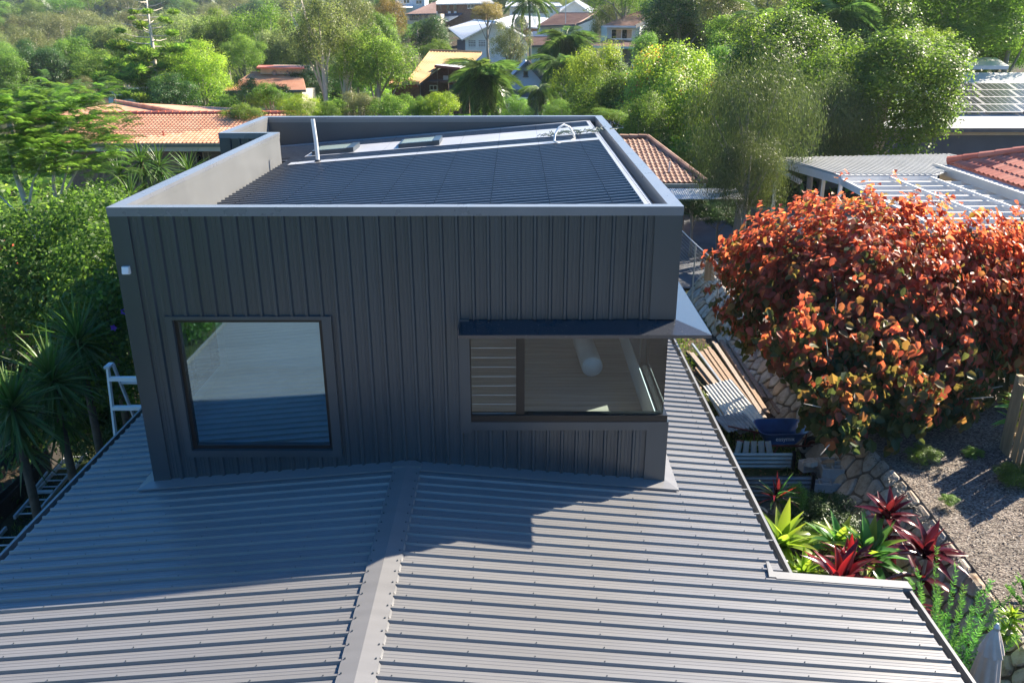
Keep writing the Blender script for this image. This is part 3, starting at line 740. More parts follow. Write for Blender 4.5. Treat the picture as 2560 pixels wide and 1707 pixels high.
def crown_obj(root, kind, idx, leafkey, c, r, rz):
    me, C, R = proto(kind)[idx]
    key = (kind, idx, leafkey)
    if key not in CROWNMESH:
        m2 = me.copy(); m2.materials.clear(); m2.materials.append(L[leafkey]); CROWNMESH[key] = m2
    o = link('crown', CROWNMESH[key], None, root)
    o.location = Vector([float(v) for v in c])-root.location; o.scale = [float(v) for v in r]; o.rotation_euler = (0, 0, rz)
    return C, R
def limbs(mb, base, c, r, C, rz, rad, n=7, low=.35):
    """trunk with limbs reaching into the crown's lobes"""
    base = Vector([float(v) for v in base]); c = Vector([float(v) for v in c])
    H = c.z-base.z
    j = Vector((rnd.uniform(-.06, .06)*H, rnd.uniform(-.06, .06)*H, 0))
    fork = base.lerp(c, .62)+j*.5
    top = c+Vector((0, 0, r[2]*.45))
    mb.tube([base, base.lerp(fork, .5)+j*.4, fork, fork.lerp(top, .5)-j*.3, top], [rad*1.25, rad, rad*.8, rad*.5, rad*.12], 8)
    cr, sr = math.cos(rz), math.sin(rz)
    for k in range(min(n, len(C))):
        q = C[(k*5+2) % len(C)]
        w_ = Vector((c.x+(q[0]*cr-q[1]*sr)*r[0], c.y+(q[0]*sr+q[1]*cr)*r[1], c.z+q[2]*r[2]))
        s = base.lerp(fork, rnd.uniform(.7, 1.0)) if k % 2 else fork.lerp(top, rnd.uniform(.05, .4))
        mid = s.lerp(w_, .5)+Vector((rnd.uniform(-.1, .1), rnd.uniform(-.1, .1), rnd.uniform(.0, .15)))*r[0]*.6
        mb.tube([s, mid, w_], [rad*.45, rad*.3, rad*.08], 6)
    return mb
def tree(label, cx, top, wpx, bot, d, kind='round', leaf='mid', bark='bark', rad=None, group=None, idx=None, name='tree', cat='tree', deep=1.0, base=None, nl=7):
    c = at(cx, (top+bot)/2, d=d); rx = span(wpx, d)/2; rzz = span(bot-top, d)/2
    if base is None:
        bx, by = c[0]+rnd.uniform(-.1, .1)*rx, c[1]; bz = gz(bx, by)-.05
    else: bx, by, bz = base
    c[2] = max(c[2], bz+rzz*.6)
    root = thing(name, label, cat, (bx, by, bz), 0, group)
    i = rnd.randrange(len(proto(kind))) if idx is None else idx
    rz = rnd.uniform(0, 6.28); r = (rx, rx*deep, rzz)
    C, R = crown_obj(root, kind, i, leaf, c, r, rz)
    if rad is None: rad = max(.05, .035*(c[2]-bz+rzz)*.6)
    part('trunk', limbs(MB(), (bx, by, bz), c, r, C, rz, rad, nl), L[bark], root, smooth=True)
    return root
# strap leaf / frond meshes along +x
def strap_mesh(name, ln, wd, droop, mt, seg=5, fold=.25, tip=1.0, a0=0, a1=1):
    s = MB(); pts = []
    for i in range(seg+1):
        u = i/seg; x = ln*(u-.18*droop*u*u); z = -ln*droop*u*u*.6
        w_ = wd*math.sin(PI*min(1, .12+.88*u)**.8)*.5 if i < seg else .001
        pts.append((x, w_, z))
    vs = []; 
    for (x, w_, z) in pts: vs += [(x, -w_, z+w_*fold), (x, 0, z), (x, w_, z+w_*fold)]
    fs = []
    for i in range(seg):
        a = i*3
        fs += [(a, a+3, a+4, a+1), (a+1, a+4, a+5, a+2)]
    s.v = vs; s.f = fs; s.a = [a0+(a1-a0)*(i//3)/seg for i in range(len(vs))]
    me = s.mesh(name); me.materials.append(mt); me.polygons.foreach_set('use_smooth', [True]*len(me.polygons))
    return me
def rosette(parent, center, n, meshes, el=(-.3, 1.4), scale=(.8, 1.2), nm='leaf', bias=1.0, az0=0):
    for k in range(n):
        o = link(nm, meshes[k % len(meshes)], None, parent)
        o.location = Vector([float(c) for c in center])-worldloc(parent)+Vector((rnd.uniform(-.02, .02), rnd.uniform(-.02, .02), rnd.uniform(-.06, .02)))
        u = ((k+.5)/n)**bias
        e = el[0]+(el[1]-el[0])*u
        o.rotation_euler = (rnd.uniform(-.4, .4), -(e+rnd.uniform(-.12, .12)), az0+k*2.399963+rnd.uniform(-.2, .2))
        s = rnd.uniform(*scale); o.scale = (s, s, s)
def frond_mesh(name, ln, wd, mt, n=60, droop=.9, leafdroop=1.0, seed=0, rachis=True, lw=.024):
    g = random.Random(seed); s = MB()
    def P(u): return Vector((ln*(u-.25*droop*u*u), 0, ln*(.25*u-.75*droop*u*u)))
    if rachis:
        s.tube([P(i/7) for i in range(8)], [.035*ln/3*(1.1-i/8) for i in range(8)], 4, caps=False)
    for i in range(n):
        u = .12+.88*i/n; c = P(u)
        for sd_ in (-1, 1):
            l_ = wd*math.sin(PI*(.1+.85*u))**.6*g.uniform(.85, 1.1)
            dx = .45*l_
            tip = c+Vector((dx, sd_*l_*.72, -l_*.55*leafdroop*g.uniform(.6, 1.2)))
            mid = c.lerp(tip, .5)+Vector((0, 0, l_*.12))
            w_ = Vector((wd*lw, 0, 0))
            s.add([c-w_*.6, c+w_*.6, mid+w_, mid-w_], [(0, 1, 2, 3)], g.random()); s.add([mid-w_, mid+w_, tip], [(0, 1, 2)], g.random())
    me = s.mesh(name); me.materials.append(mt)
    return me
FR_A = [frond_mesh('frond', 3.2, 1.0, L['frond'], seed=k, droop=dr, leafdroop=1.5) for k, dr in enumerate((1.3, 1.6, 1.1))]
FR_B = [frond_mesh('frond', 3.2, 1.5, L['frond'], seed=k+5, n=54, droop=dr, leafdroop=1.9) for k, dr in enumerate((1.4, 1.8, 1.2))]
def palm(label, cx, cy, d, size=1.0, n=20, el=(-.25, 1.25), rad=.16, base=None, group=None, thin=False, fr=None):
    c = at(cx, cy, d=d); bz = gz(c[0], c[1])-.05 if base is None else base
    root = thing('palm_tree', label, 'palm', (c[0], c[1], bz), 0, group)
    H = c[2]-bz
    part('trunk', MB().tube([(c[0], c[1], bz), (c[0]+.1, c[1], bz+H*.4), (c[0]+.05, c[1], bz+H*.8), (c[0], c[1], c[2]-.1)], [rad*1.3, rad, rad*.9, rad*.8], 10), L['bark'], root, smooth=True)
    part('crownshaft', MB().tube([(c[0], c[1], c[2]-.9*size), (c[0], c[1], c[2]-.4*size), (c[0], c[1], c[2]+.15*size)], [rad*.9, rad*1.3, rad*.4], 10), L['frond'], root, smooth=True)
    rosette(root, c, n, fr or FR_A, el, (.85*size, 1.1*size), 'frond')
    return root
def yucca(label, cx, cy, d, ln=.9, n=70, base=None, group=None, nst=1, el=(-1.2, 1.45)):
    c = at(cx, cy, d=d); bz = gz(c[0], c[1])-.05 if base is None else base
    root = thing('yucca', label, 'yucca', (c[0], c[1], bz), 0, group)
    for k in range(nst):
        cc = c+np.array([rnd.uniform(-.7, .7), rnd.uniform(-.5, .5), rnd.uniform(-.9, .3)])*(0 if k == 0 else 1)*ln*1.3
        part('stem', MB().tube([(c[0]+(cc[0]-c[0])*.3, cc[1], bz), (cc[0], cc[1], bz+(cc[2]-bz)*.5), (cc[0], cc[1], cc[2])], [.10, .08, .06], 8), L['bark_dark'], root, smooth=True)
        rosette(root, cc, n, YU, el, (.8*ln, 1.15*ln), 'leaf')
        # skirt of older hanging leaves, too dense to count
        V = MB()
        for i in range(90):
            az = rnd.uniform(0, 6.28); l_ = ln*rnd.uniform(.55, .9); z0 = cc[2]-rnd.uniform(.02, .75)*ln
            dx, dy = math.cos(az), math.sin(az); out = rnd.uniform(.3, .85)
            b_ = Vector((cc[0], cc[1], z0)); t_ = b_+Vector((dx*l_*out, dy*l_*out, -l_*(1-out*.5)*rnd.uniform(.5, 1)))
            w_ = Vector((-dy, dx, 0))*.02*ln
            md = b_.lerp(t_, .5)+Vector((0, 0, .06*ln))
            V.add([b_-w_*.7, b_+w_*.7, md+w_, md-w_], [(0, 1, 2, 3)], rnd.random()*.7); V.add([md-w_, md+w_, t_], [(0, 1, 2)], rnd.random()*.7)
        part('leaf_skirt', V, L['yucca'], root, 'stuff')
    return root
YU = [strap_mesh('leaf', .8, .045, dr, L['yucca'], 4, .6, a0=.15, a1=.8) for dr in (.05, .2, .4)]
# ================================================================== right-hand garden: stone retaining wall
def clip_poly(poly, a, b, c):
    """keep a*x+b*y<=c"""
    out = []
    for i in range(len(poly)):
        p, q = poly[i], poly[(i+1) % len(poly)]
        fp, fq = a*p[0]+b*p[1]-c, a*q[0]+b*q[1]-c
        if fp <= 0: out.append(p)
        if fp*fq < 0:
            t_ = fp/(fp-fq); out.append((p[0]+(q[0]-p[0])*t_, p[1]+(q[1]-p[1])*t_))
    return out
def stone_cells(Lw, Hw, s, seed):
    g = random.Random(seed); pts = []
    ni, nj = int(Lw/s), max(1, int(round(Hw/(s*.95))))
    for i in range(ni):
        for j in range(nj):
            pts.append(((i+.5+g.uniform(-.38, .38)+(.25 if j % 2 else -.25))*Lw/ni, (j+.5+g.uniform(-.33, .33))*Hw/nj))
    cells = []
    for k, p in enumerate(pts):
        poly = [(max(0, p[0]-1.5*s), 0), (min(Lw, p[0]+1.5*s), 0), (min(Lw, p[0]+1.5*s), Hw), (max(0, p[0]-1.5*s), Hw)]
        for m_, q in enumerate(pts):
            if m_ == k or abs(q[0]-p[0]) > 3*s: continue
            a, b_ = q[0]-p[0], q[1]-p[1]
            c_ = (q[0]**2+q[1]**2-p[0]**2-p[1]**2)/2
            poly = clip_poly(poly, a, b_, c_)
            if len(poly) < 3: break
        if len(poly) >= 3: cells.append((p, poly))
    return cells
M['mortar'] = mat('mortar', (.14, .115, .09), .95, .35, 4, bump=.6, bscale=30)
m, t, b = newmat('sandstone')
oi = N(t, 'ShaderNodeObjectInfo'); n1 = noise(t, 4, 6, .7); n2 = noise(t, 22, 4, .6)
r0 = ramp(t, oi.outputs['Random'], [(0, (.42, .36, .28)), (.3, (.52, .47, .40)), (.6, (.38, .35, .31)), (.88, (.48, .34, .21)), (1, (.56, .53, .47))])
r1 = ramp(t, n1.outputs[0], [(.3, (.45, .36, .28)), (.5, (.95, .93, .9)), (.7, (1.25, 1.22, 1.18))])
mx = N(t, 'ShaderNodeMixRGB', blend_type='MULTIPLY'); mx.inputs[0].default_value = 1
t.links.new(r0.outputs[0], mx.inputs[1]); t.links.new(r1.outputs[0], mx.inputs[2]); t.links.new(mx.outputs[0], b.inputs['Base Color'])
b.inputs['Roughness'].default_value = .9
bp = N(t, 'ShaderNodeBump'); bp.inputs['Strength'].default_value = .8; bp.inputs['Distance'].default_value = .02
t.links.new(n2.outputs[0], bp.inputs['Height']); t.links.new(bp.outputs[0], b.inputs['Normal'])
M['stone'] = m
WP = [(6.98, -5.2), (7.2, -1.5), (7.33, 2.2), (7.2, 5.0), (6.95, 9.0), (6.9, 12.5), (6.85, 15.5)]   # foot of the wall
def lerp_path(P, s):
    for i in range(len(P)-1):
        a, b_ = P[i], P[i+1]; l_ = math.hypot(b_[0]-a[0], b_[1]-a[1])
        if s <= l_ or i == len(P)-2:
            t_ = s/l_; return (a[0]+(b_[0]-a[0])*t_, a[1]+(b_[1]-a[1])*t_), ((b_[0]-a[0])/l_, (b_[1]-a[1])/l_)
        s -= l_
WLEN = sum(math.hypot(WP[i+1][0]-WP[i][0], WP[i+1][1]-WP[i][1]) for i in range(len(WP)-1))
HWALL = .9; BAT = .72      # height and batter
def wall_pt(s, h, out=0.0):
    (x, y), (dx, dy) = lerp_path(WP, s)
    return (x+BAT*h-out, y, h-.02)
rw = thing('stone_retaining_wall', 'rubble stone retaining wall with deep mortar joints between lower garden and mulched bed', 'wall', (7.1, 5, 0))
mbk = MB(); ns = 40
P = [WLEN*i/ns for i in range(ns+1)]
vs = []
for s_ in P:
    a = wall_pt(s_, -.3); b_ = wall_pt(s_, HWALL); vs += [a, b_, (b_[0]+.1, b_[1], b_[2]-.12), (b_[0]+.1, b_[1], -.3)]
fs = []
for i in range(ns):
    for k in range(3): fs.append((i*4+k, i*4+k+1, i*4+4+k+1, i*4+4+k))
mbk.add(vs, fs)
part('mortar_bed', mbk, M['mortar'], rw)
for (p, poly) in stone_cells(WLEN, HWALL, .35, 5):
    cx_, cy_ = sum(q[0] for q in poly)/len(poly), sum(q[1] for q in poly)/len(poly)
    pr = rnd.uniform(.03, .075)
    shp = []
    for q in poly:                                   # soften corners
        shp.append(q)
    rnd_poly = []
    for i in range(len(shp)):
        a, b_ = shp[i], shp[(i+1) % len(shp)]
        rnd_poly += [(a[0]*.86+b_[0]*.14, a[1]*.86+b_[1]*.14), (a[0]*.14+b_[0]*.86, a[1]*.14+b_[1]*.86)]
    k1, k2 = .86, .68
    A_ = [(cx_+(q[0]-cx_)*k1, cy_+(q[1]-cy_)*k1) for q in rnd_poly]; B_ = [(cx_+(q[0]-cx_)*k2+rnd.uniform(-.01, .01), cy_+(q[1]-cy_)*k2+rnd.uniform(-.01, .01)) for q in rnd_poly]
    n = len(A_)
    vs = [wall_pt(q[0], q[1], -.02) for q in A_]+[wall_pt(q[0], q[1], pr*.75) for q in A_]+[wall_pt(q[0], q[1], pr*rnd.uniform(.9, 1.25)) for q in B_]
    sm = MB().add(vs, [(i, (i+1) % n, n+(i+1) % n, n+i) for i in range(n)]+[(n+i, n+(i+1) % n, 2*n+(i+1) % n, 2*n+i) for i in range(n)]+[tuple(range(2*n, 3*n))])
    part('stone', sm, M['stone'], rw)
# mulched upper bed: a raised terrace
def terr(x, y): return .83+.06*max(0, x-8)+.05*math.sin(x*1.3)*math.sin(y*.9)
xs_t = np.concatenate([np.arange(7.0, 13, .4), np.arange(13, 30, 1.5)]); ys_t = np.arange(-9, 15.8, .5)
vs = []; fs = []
for j, yy in enumerate(ys_t):
    for i, xx in enumerate(xs_t):
        f = lerp_path(WP, max(0, min(WLEN-.01, yy+5.2)))[0][0]+BAT*HWALL+.0
        x = max(xx, f); vs.append((x, yy, terr(x, yy) if xx > 7.0 else -.3))
nxt = len(xs_t)
for j in range(len(ys_t)-1):
    for i in range(nxt-1): fs.append((j*nxt+i, j*nxt+i+1, (j+1)*nxt+i+1, (j+1)*nxt+i))
m, t, b = newmat('wood_mulch')
v1 = N(t, 'ShaderNodeTexVoronoi'); v1.inputs['Scale'].default_value = 28; tc = N(t, 'ShaderNodeTexCoord'); mp = N(t, 'ShaderNodeMapping'); mp.inputs['Scale'].default_value = (1, 1.8, 1)
t.links.new(tc.outputs['Object'], mp.inputs[0]); t.links.new(mp.outputs[0], v1.inputs[0])
r = ramp(t, v1.outputs['Color'], [(.2, (.06, .045, .04)), (.5, (.155, .13, .105)), (.8, (.27, .24, .205))]); nn = noise(t, .8, 4, .6); r2 = ramp(t, nn.outputs[0], [(.35, (.75, .75, .75)), (.65, (1.15, 1.1, 1.1))])
mx = N(t, 'ShaderNodeMixRGB', blend_type='MULTIPLY'); mx.inputs[0].default_value = 1
t.links.new(r.outputs[0], mx.inputs[1]); t.links.new(r2.outputs[0], mx.inputs[2]); t.links.new(mx.outputs[0], b.inputs['Base Color']); b.inputs['Roughness'].default_value = .95
bp = N(t, 'ShaderNodeBump'); bp.inputs['Strength'].default_value = 1; bp.inputs['Distance'].default_value = .02
t.links.new(v1.outputs['Distance'], bp.inputs['Height']); t.links.new(bp.outputs[0], b.inputs['Normal'])
M['mulch'] = m
struct('garden_bed', MB().add(vs, fs), m, smooth=True)
n = 17000
px_ = RG.uniform(7.75, 11, n); py_ = RG.uniform(-4, 6, n)
pz_ = .83+.06*np.maximum(0, px_-8)+.05*np.sin(px_*1.3)*np.sin(py_*.9)+RG.uniform(0, .03, n)
nr = norm(np.stack([RG.normal(0, .35, n), RG.normal(0, .35, n), np.ones(n)], 1)); al = norm(RG.normal(0, 1, (n, 3))*np.array([1, 1, .15]))
wme = leaves(np.stack([px_, py_, pz_], 1), nr, al, RG.uniform(.03, .085, n), RG.uniform(.008, .02, n), RG.random(n), 'mulch_chips')
o = link('mulch_chips', wme, leafmat('mulch_chip', g3((.06, .048, .04), (.14, .115, .095), (.22, .19, .16), (.34, .31, .275)), 0, .8), None, 'stuff')
# grass tufts in the lower yard
n = 26000
px_ = np.concatenate([RG.uniform(4.6, 7.1, n), RG.uniform(-9, -4.7, 12000)]); py_ = np.concatenate([RG.uniform(-3, 13, n), RG.uniform(-3, 9, 12000)])
keep = (np.sin(px_*2.1+py_*1.3)+np.sin(py_*2.7-px_)+RG.normal(0, .7, len(px_))) > .3
px_, py_ = px_[keep], py_[keep]; hz = RG.uniform(.03, .10, len(px_))
pz_ = ground(px_, py_)+hz*.45
al = norm(np.stack([RG.normal(0, .35, len(px_)), RG.normal(0, .35, len(px_)), np.ones(len(px_))], 1)); nr = norm(RG.normal(0, 1, (len(px_), 3))*np.array([1, 1, .2]))
o = link('grass', leaves(np.stack([px_, py_, pz_], 1), nr, al, hz*1.6, .022, RG.random(len(px_)), 'grass'), L['grass'], None, 'stuff')
tag(o, 'patchy green grass growing over the bare yard soil', 'grass')
n = 2600
px_ = RG.uniform(4.7, 7.2, n); py_ = RG.uniform(-3, 13, n)
o = link('leaf_litter', leaves(np.stack([px_, py_, ground(px_, py_)+.015+RG.uniform(0, .02, n)], 1), norm(np.stack([RG.normal(0, .4, n), RG.normal(0, .4, n), np.ones(n)], 1)), norm(RG.normal(0, 1, (n, 3))), RG.uniform(.04, .1, n), RG.uniform(.02, .05, n), RG.random(n), 'leaf_litter'),
         leafmat('dry_leaf', g3((.08, .04, .02), (.16, .08, .04), (.25, .13, .06), (.3, .2, .1)), .1, .7), None, 'stuff')
# ------------------------------------------------------------------ timber planks beside the wall
M['timber'] = mat('old_timber', (.25, .165, .11), .8, .35, 3, bump=.5, bscale=30, stretch=(6, 6, .6), col2=(.34, .24, .165))
M['timber2'] = mat('weathered_timber', (.27, .22, .18), .85, .3, 3, bump=.5, bscale=30, stretch=(6, 6, .6))
PG = 'planks in the loose timber pile'
def plank(a, b_, w_, h, mt, label='old brown timber plank lying in the pile beside the stone wall', group=PG):
    a, b_ = Vector(a), Vector(b_); d = b_-a
    me_ = MB().bar((0, 0, 0), d, w_, h).mesh('timber_plank')
    o = link('timber_plank', me_, mt); o.location = a; tag(o, label, 'plank', group); return o
pa = [(at(1580+6*i, 800-3.4*i, z=.1), at(1668+13*i, 905+2.5*i, z=.1)) for i in range(5)]
for i in range(18):                                  # rows rising towards the wall
    j = i % 9; lay = i//9
    a = at(1583+14*j, 802-4.5*j, z=.09+.05*lay); b_ = at(1690+18*j, 935+9*j, z=.09+.05*lay)
    t1_ = rnd.uniform(.0, .12); t2_ = rnd.uniform(.62, 1.0)
    v = b_-a; a2 = a+v*t1_; b2 = a+v*t2_
    a2[2] = b2[2] = .04+.05*lay+.016*j
    a2[0] += rnd.uniform(-.07, .07)
    grey = i in (4, 6, 9, 13, 16)
    plank(a2, b2, rnd.choice((.08, .10, .12)), .045, M['timber2'] if grey else M['timber'], *(('weathered grey timber plank lying in the pile beside the stone wall',) if grey else ()))
for j, (p, q) in enumerate((((1700, 775), (1800, 935)), ((1712, 790), (1815, 955)), ((1722, 800), (1828, 975)))):
    a = at(*p, z=.2+.03*j); b_ = at(*q, z=.1+.03*j)
    plank(a, b_, .15, .045, M['timber2'] if j == 1 else M['timber'], ('long grey-brown plank leaning closest to the stone wall', 'long weathered plank second out from the stone wall', 'long red-brown plank by the stone wall nearest the wheelbarrow')[j], None)
plank(at(1600, 845, z=.04), at(1640, 895, z=.04), .09, .04, M['timber'], 'short offcut of timber lying on grass beside the roof gutter', None)
plank(at(1590, 790, z=.3), at(1690, 925, z=.26), .05, .05, M['galv'], 'thin blue-grey metal batten lying on top of the plank pile', None)
# ------------------------------------------------------------------ corrugated sheets
M['zinc'] = mat('weathered_zinc', (.50, .49, .46), .45, .2, 3, metallic=.35, col2=(.60, .58, .50))
M['zinc_dk'] = mat('dull_zinc', (.17, .165, .17), .5, .3, 3, metallic=.3)
def corrugated(name, label, cat, c, ex, ey, w_, l_, mt, pitch=.076, amp=.012, group=None, nmesh='corrugated_sheet'):
    """sheet with waves across ex, running along ey, centred at c"""
    ex = Vector(ex).normalized(); ey = (Vector(ey)-ex*ex.dot(Vector(ey))).normalized(); ez = ex.cross(ey)
    n_ = int(w_/pitch*6); vs = []
    for i in range(n_+1):
        u = -w_/2+w_*i/n_; h = amp*math.cos(2*PI*(u+w_/2)/pitch)
        for v in (-l_/2, l_/2): vs.append(ex*u+ey*v+ez*h)
    me_ = MB().add(vs, [(2*i, 2*i+1, 2*i+3, 2*i+2) for i in range(n_)]).mesh(nmesh)
    me_.polygons.foreach_set('use_smooth', [True]*len(me_.polygons))
    o = link(name, me_, mt); o.location = Vector([float(v) for v in c])
    if label: tag(o, label, cat, group)
    return o
c = at(1688, 930, z=.38); corrugated('corrugated_sheet', 'long pale corrugated iron sheet lying over the planks behind the wheelbarrow', 'metal sheet', c, (.95, .1, .22), (-.12, 1, .02), .66, 2.3, M['zinc'])
c = at(1678, 940, z=.22); corrugated('corrugated_sheet', 'second pale corrugated iron sheet lying under the long one', 'metal sheet', c, (.96, .02, .1), (-.25, 1, -.05), .62, 1.9, M['zinc'])
c = at(1688, 968, z=.36); corrugated('corrugated_sheet', 'short dull corrugated offcut resting on the pale sheets next to the wheelbarrow handles', 'metal sheet', c, (.97, .1, .16), (-.2, 1, -.12), .62, .9, M['zinc_dk'])
# raised beds
def bed(label, y, x0, x1, zt, mt, yb):
    r = thing('garden_edging', label, 'garden bed', ((x0+x1)/2, y, 0))
    for (c, ex, w_, l_) in (((x0+x1)/2, (0, 0, 1), zt, x1-x0),):
        o = corrugated('front_panel', None, None, (0, 0, zt/2), (0, 0, 1), (1, 0, 0), zt, x1-x0, mt, .085, .013, nmesh='edging_panel'); o.parent = r
    part('corner_post', MB().box(x1, x1+.06, y-.04, y+.05, -.05, zt+.03), M['black'], r)
    return r
bed('pale corrugated metal garden edging just in front of the wheelbarrow', 4.35, 5.0, 6.75, .34, M['zinc'], 5)
bed('dark corrugated metal garden edging behind the potted plants', 3.15, 4.9, 6.7, .55, M['zinc_dk'], 4)
for k in range(5):
    c = at(1695+18*k, 1033, z=.33); corrugated('metal_offcut', 'narrow strip of corrugated iron stuck behind the pale garden edging', 'metal sheet', c, (1, 0, .1*k-.2), (0, .3, 1), .12, .35, M['zinc'], group='iron strips behind the edging')
# ------------------------------------------------------------------ concrete blocks
M['block'] = mat('concrete_block', (.46, .46, .45), .9, .12, 8, bump=.5, bscale=80)
def block(c, rz, label, tilt=0):
    r = thing('concrete_block', label, 'block', c, rz, 'concrete blocks heaped by the stone wall')
    g = MB(); l_, w_, h = .39, .19, .19; t_ = .032
    g.box(-l_/2, l_/2, -w_/2, -w_/2+t_, 0, h).box(-l_/2, l_/2, w_/2-t_, w_/2, 0, h)
    for x in (-l_/2, -t_/2, l_/2-t_): g.box(x, x+t_, -w_/2+t_, w_/2-t_, 0, h)
    r.rotation_euler = (tilt, 0, rz)
    part('block_body', g, M['block'], r, local=True)
cb_ = [((1857, 1085), 0, .2, 'upright hollow concrete block with a flat rock lying on it', 1.5), ((1880, 1083), 0, .1, 'hollow concrete block standing beside the rock-topped one', 1.5),
       ((1905, 1120), 0, -.1, 'hollow concrete block in front at the bottom of the heap', 0), ((1885, 1122), .0, -.15, 'hollow concrete block at the near corner of the heap', 0),
       ((1907, 1108), .19, -.1, 'hollow concrete block resting on top of the heap with cores showing', 0), ((1897, 1085), .0, .0, 'hollow concrete block at the back of the heap', 0), ((1900, 1090), .19, .05, 'hollow concrete block on top at the back of the heap', 0)]
for (p, z, rz, lb, ti) in cb_:
    c = at(*p, z=.05); block((c[0], c[1]+(.1 if ti else 0), z+(.2 if ti else 0)), rz, lb, ti)
for (p, z, s_, lb) in (((1862, 1060), .42, .2, 'flat tan rock lying on the upright concrete block'), ((1905, 1062), .4, .15, 'pointed tan rock leaning behind the concrete blocks')):
    c = at(*p, z=z); ring = [(s_*rnd.uniform(.7, 1.2)*math.cos(a), s_*.7*rnd.uniform(.7, 1.2)*math.sin(a)) for a in np.arange(0, 6.2, .9)]; n_ = len(ring)
    me_ = MB().add([(q[0], q[1], 0) for q in ring]+[(q[0]*.85, q[1]*.85, .08+.1*q[0]) for q in ring], [tuple(range(n_-1, -1, -1)), tuple(range(n_, 2*n_))]+[(i, (i+1) % n_, n_+(i+1) % n_, n_+i) for i in range(n_)]).mesh('rock')
    o = link('rock', me_, M['stone']); o.location = Vector(c)-Vector((0, 0, .05)); tag(o, lb, 'rock')
# ------------------------------------------------------------------ wheelbarrow
M['blue'] = mat('blue_enamel', (.018, .09, .27), .3, .25, 5, spec=.7); M['redp'] = mat('red_brown_paint', (.16, .03, .022), .5, .3, 6)
M['rubber'] = mat('tyre_rubber', (.02, .02, .02), .7, .2)
c = at(1790, 1005, z=.35)
wb = thing('wheelbarrow', 'blue wheelbarrow with red-brown handles standing beside the stone wall', 'wheelbarrow', (c[0], c[1], 0), math.radians(2))
def ringpts(cx, l_, w_, z, r, n=5):
    P = []
    for (sx, sy, a0) in ((1, 1, 0), (-1, 1, 90), (-1, -1, 180), (1, -1, 270)):
        for k in range(n):
            a = math.radians(a0+90*k/(n-1)); P.append((cx+sx*(l_/2-r)+r*math.cos(a), sy*(w_/2-r)+r*math.sin(a), z))
    return P
tr = MB(); lay = [ringpts(.02, .60, .40, .30, .12), ringpts(.0, .76, .52, .40, .14), ringpts(-.0, .94, .66, .60, .16), ringpts(-.0, .98, .70, .605, .17), ringpts(0, .98, .70, .595, .17)]
n_ = len(lay[0])
vs = [p for r_ in lay for p in r_]; fs = [tuple(range(n_-1, -1, -1))[::-1]]
for i in range(len(lay)-1):
    for k in range(n_): fs.append((i*n_+k, i*n_+(k+1) % n_, (i+1)*n_+(k+1) % n_, (i+1)*n_+k))
tr.add(vs, fs); part('tray', tr, M['blue'], wb, smooth=True, local=True)
for s_ in (-1, 1):
    part('handle', MB().tube([(.62, s_*.16, .24), (.2, s_*.2, .27), (-.35, s_*.27, .33), (-.95, s_*.31, .47)], .019, 8), M['redp'], wb, smooth=True, local=True)
    part('leg', MB().tube([(-.1, s_*.24, .3), (-.22, s_*.27, .0), (-.38, s_*.27, .0), (-.42, s_*.27, .33)], .014, 7), M['redp'], wb, smooth=True, local=True)
    part('tray_brace', MB().tube([(.45, s_*.17, .25), (.42, s_*.28, .58)], .012, 6), M['redp'], wb, local=True)
wh = MB(); R_ = .19
ring = []
for a in range(20):
    for k in range(8):
        t_ = a/20*2*PI; f_ = k/8*2*PI; rr = R_-.045+.045*math.cos(f_)
        ring.append((.66+rr*math.cos(t_), .04*math.sin(f_), .19+rr*math.sin(t_)))
wh.add(ring, [(a*8+k, a*8+(k+1) % 8, ((a+1) % 20)*8+(k+1) % 8, ((a+1) % 20)*8+k) for a in range(20) for k in range(8)])
whl = part('wheel', wh, M['rubber'], wb, smooth=True, local=True)
part('hub', MB().tube([(.66, -.05, .19), (.66, .05, .19)], .10, 12), M['redp'], whl, local=True)
def lettering(name, text, size, loc, rot, mt, parent, extrude=.001):
    cu = bpy.data.curves.new(name, 'FONT'); cu.body = text; cu.size = size; cu.extrude = extrude; cu.align_x = 'CENTER'
    me_ = None
    tmp = bpy.data.objects.new(name, cu); me_ = bpy.data.meshes.new_from_object(tmp); bpy.data.objects.remove(tmp)
    me_.materials.clear(); me_.materials.append(mt)
    o = bpy.data.objects.new(name, me_); COL.objects.link(o); o.parent = parent; o.location = loc; o.rotation_euler = rot
    return o
lettering('lettering', 'easymix', .115, (0.0, -.318, .445), (math.radians(90-19), 0, 0), M['white'], wb)
lettering('lettering', 'easymix', .05, (-.55, -.315, .36), (math.radians(80), math.radians(12), 0), M['white'], wb)
# ------------------------------------------------------------------ pots
def pot(label, c, r0, r1, h, mt, soil=True, name='plant_pot'):
    r = thing(name, label, 'pot', c)
    part('pot_wall', MB().tube([(0, 0, 0), (0, 0, h*.5), (0, 0, h-.03), (0, 0, h)], [r0, (r0+r1)/2, r1, r1*1.06], 20, caps=False).tube([(0, 0, h), (0, 0, .02)], [r1*.93, r0*.9], 20, caps=False), mt, r, smooth=True, local=True)
    if soil: part('soil', MB().tube([(0, 0, 0), (0, 0, h*.8)], [r0*.8, r1*.94], 16), M['mulch'], r, local=True)
    return r
c = at(1733, 1205, z=0.15); pot('pale plastic tub standing closest to the roof gutter', (c[0], c[1], 0), .16, .18, .42, M['pvc'], False)
c = at(1776, 1200, z=0.15); pot('grey ribbed pot holding a bronze strap-leaved plant', (c[0], c[1], 0), .17, .22, .42, M['zinc_dk']); PC = c
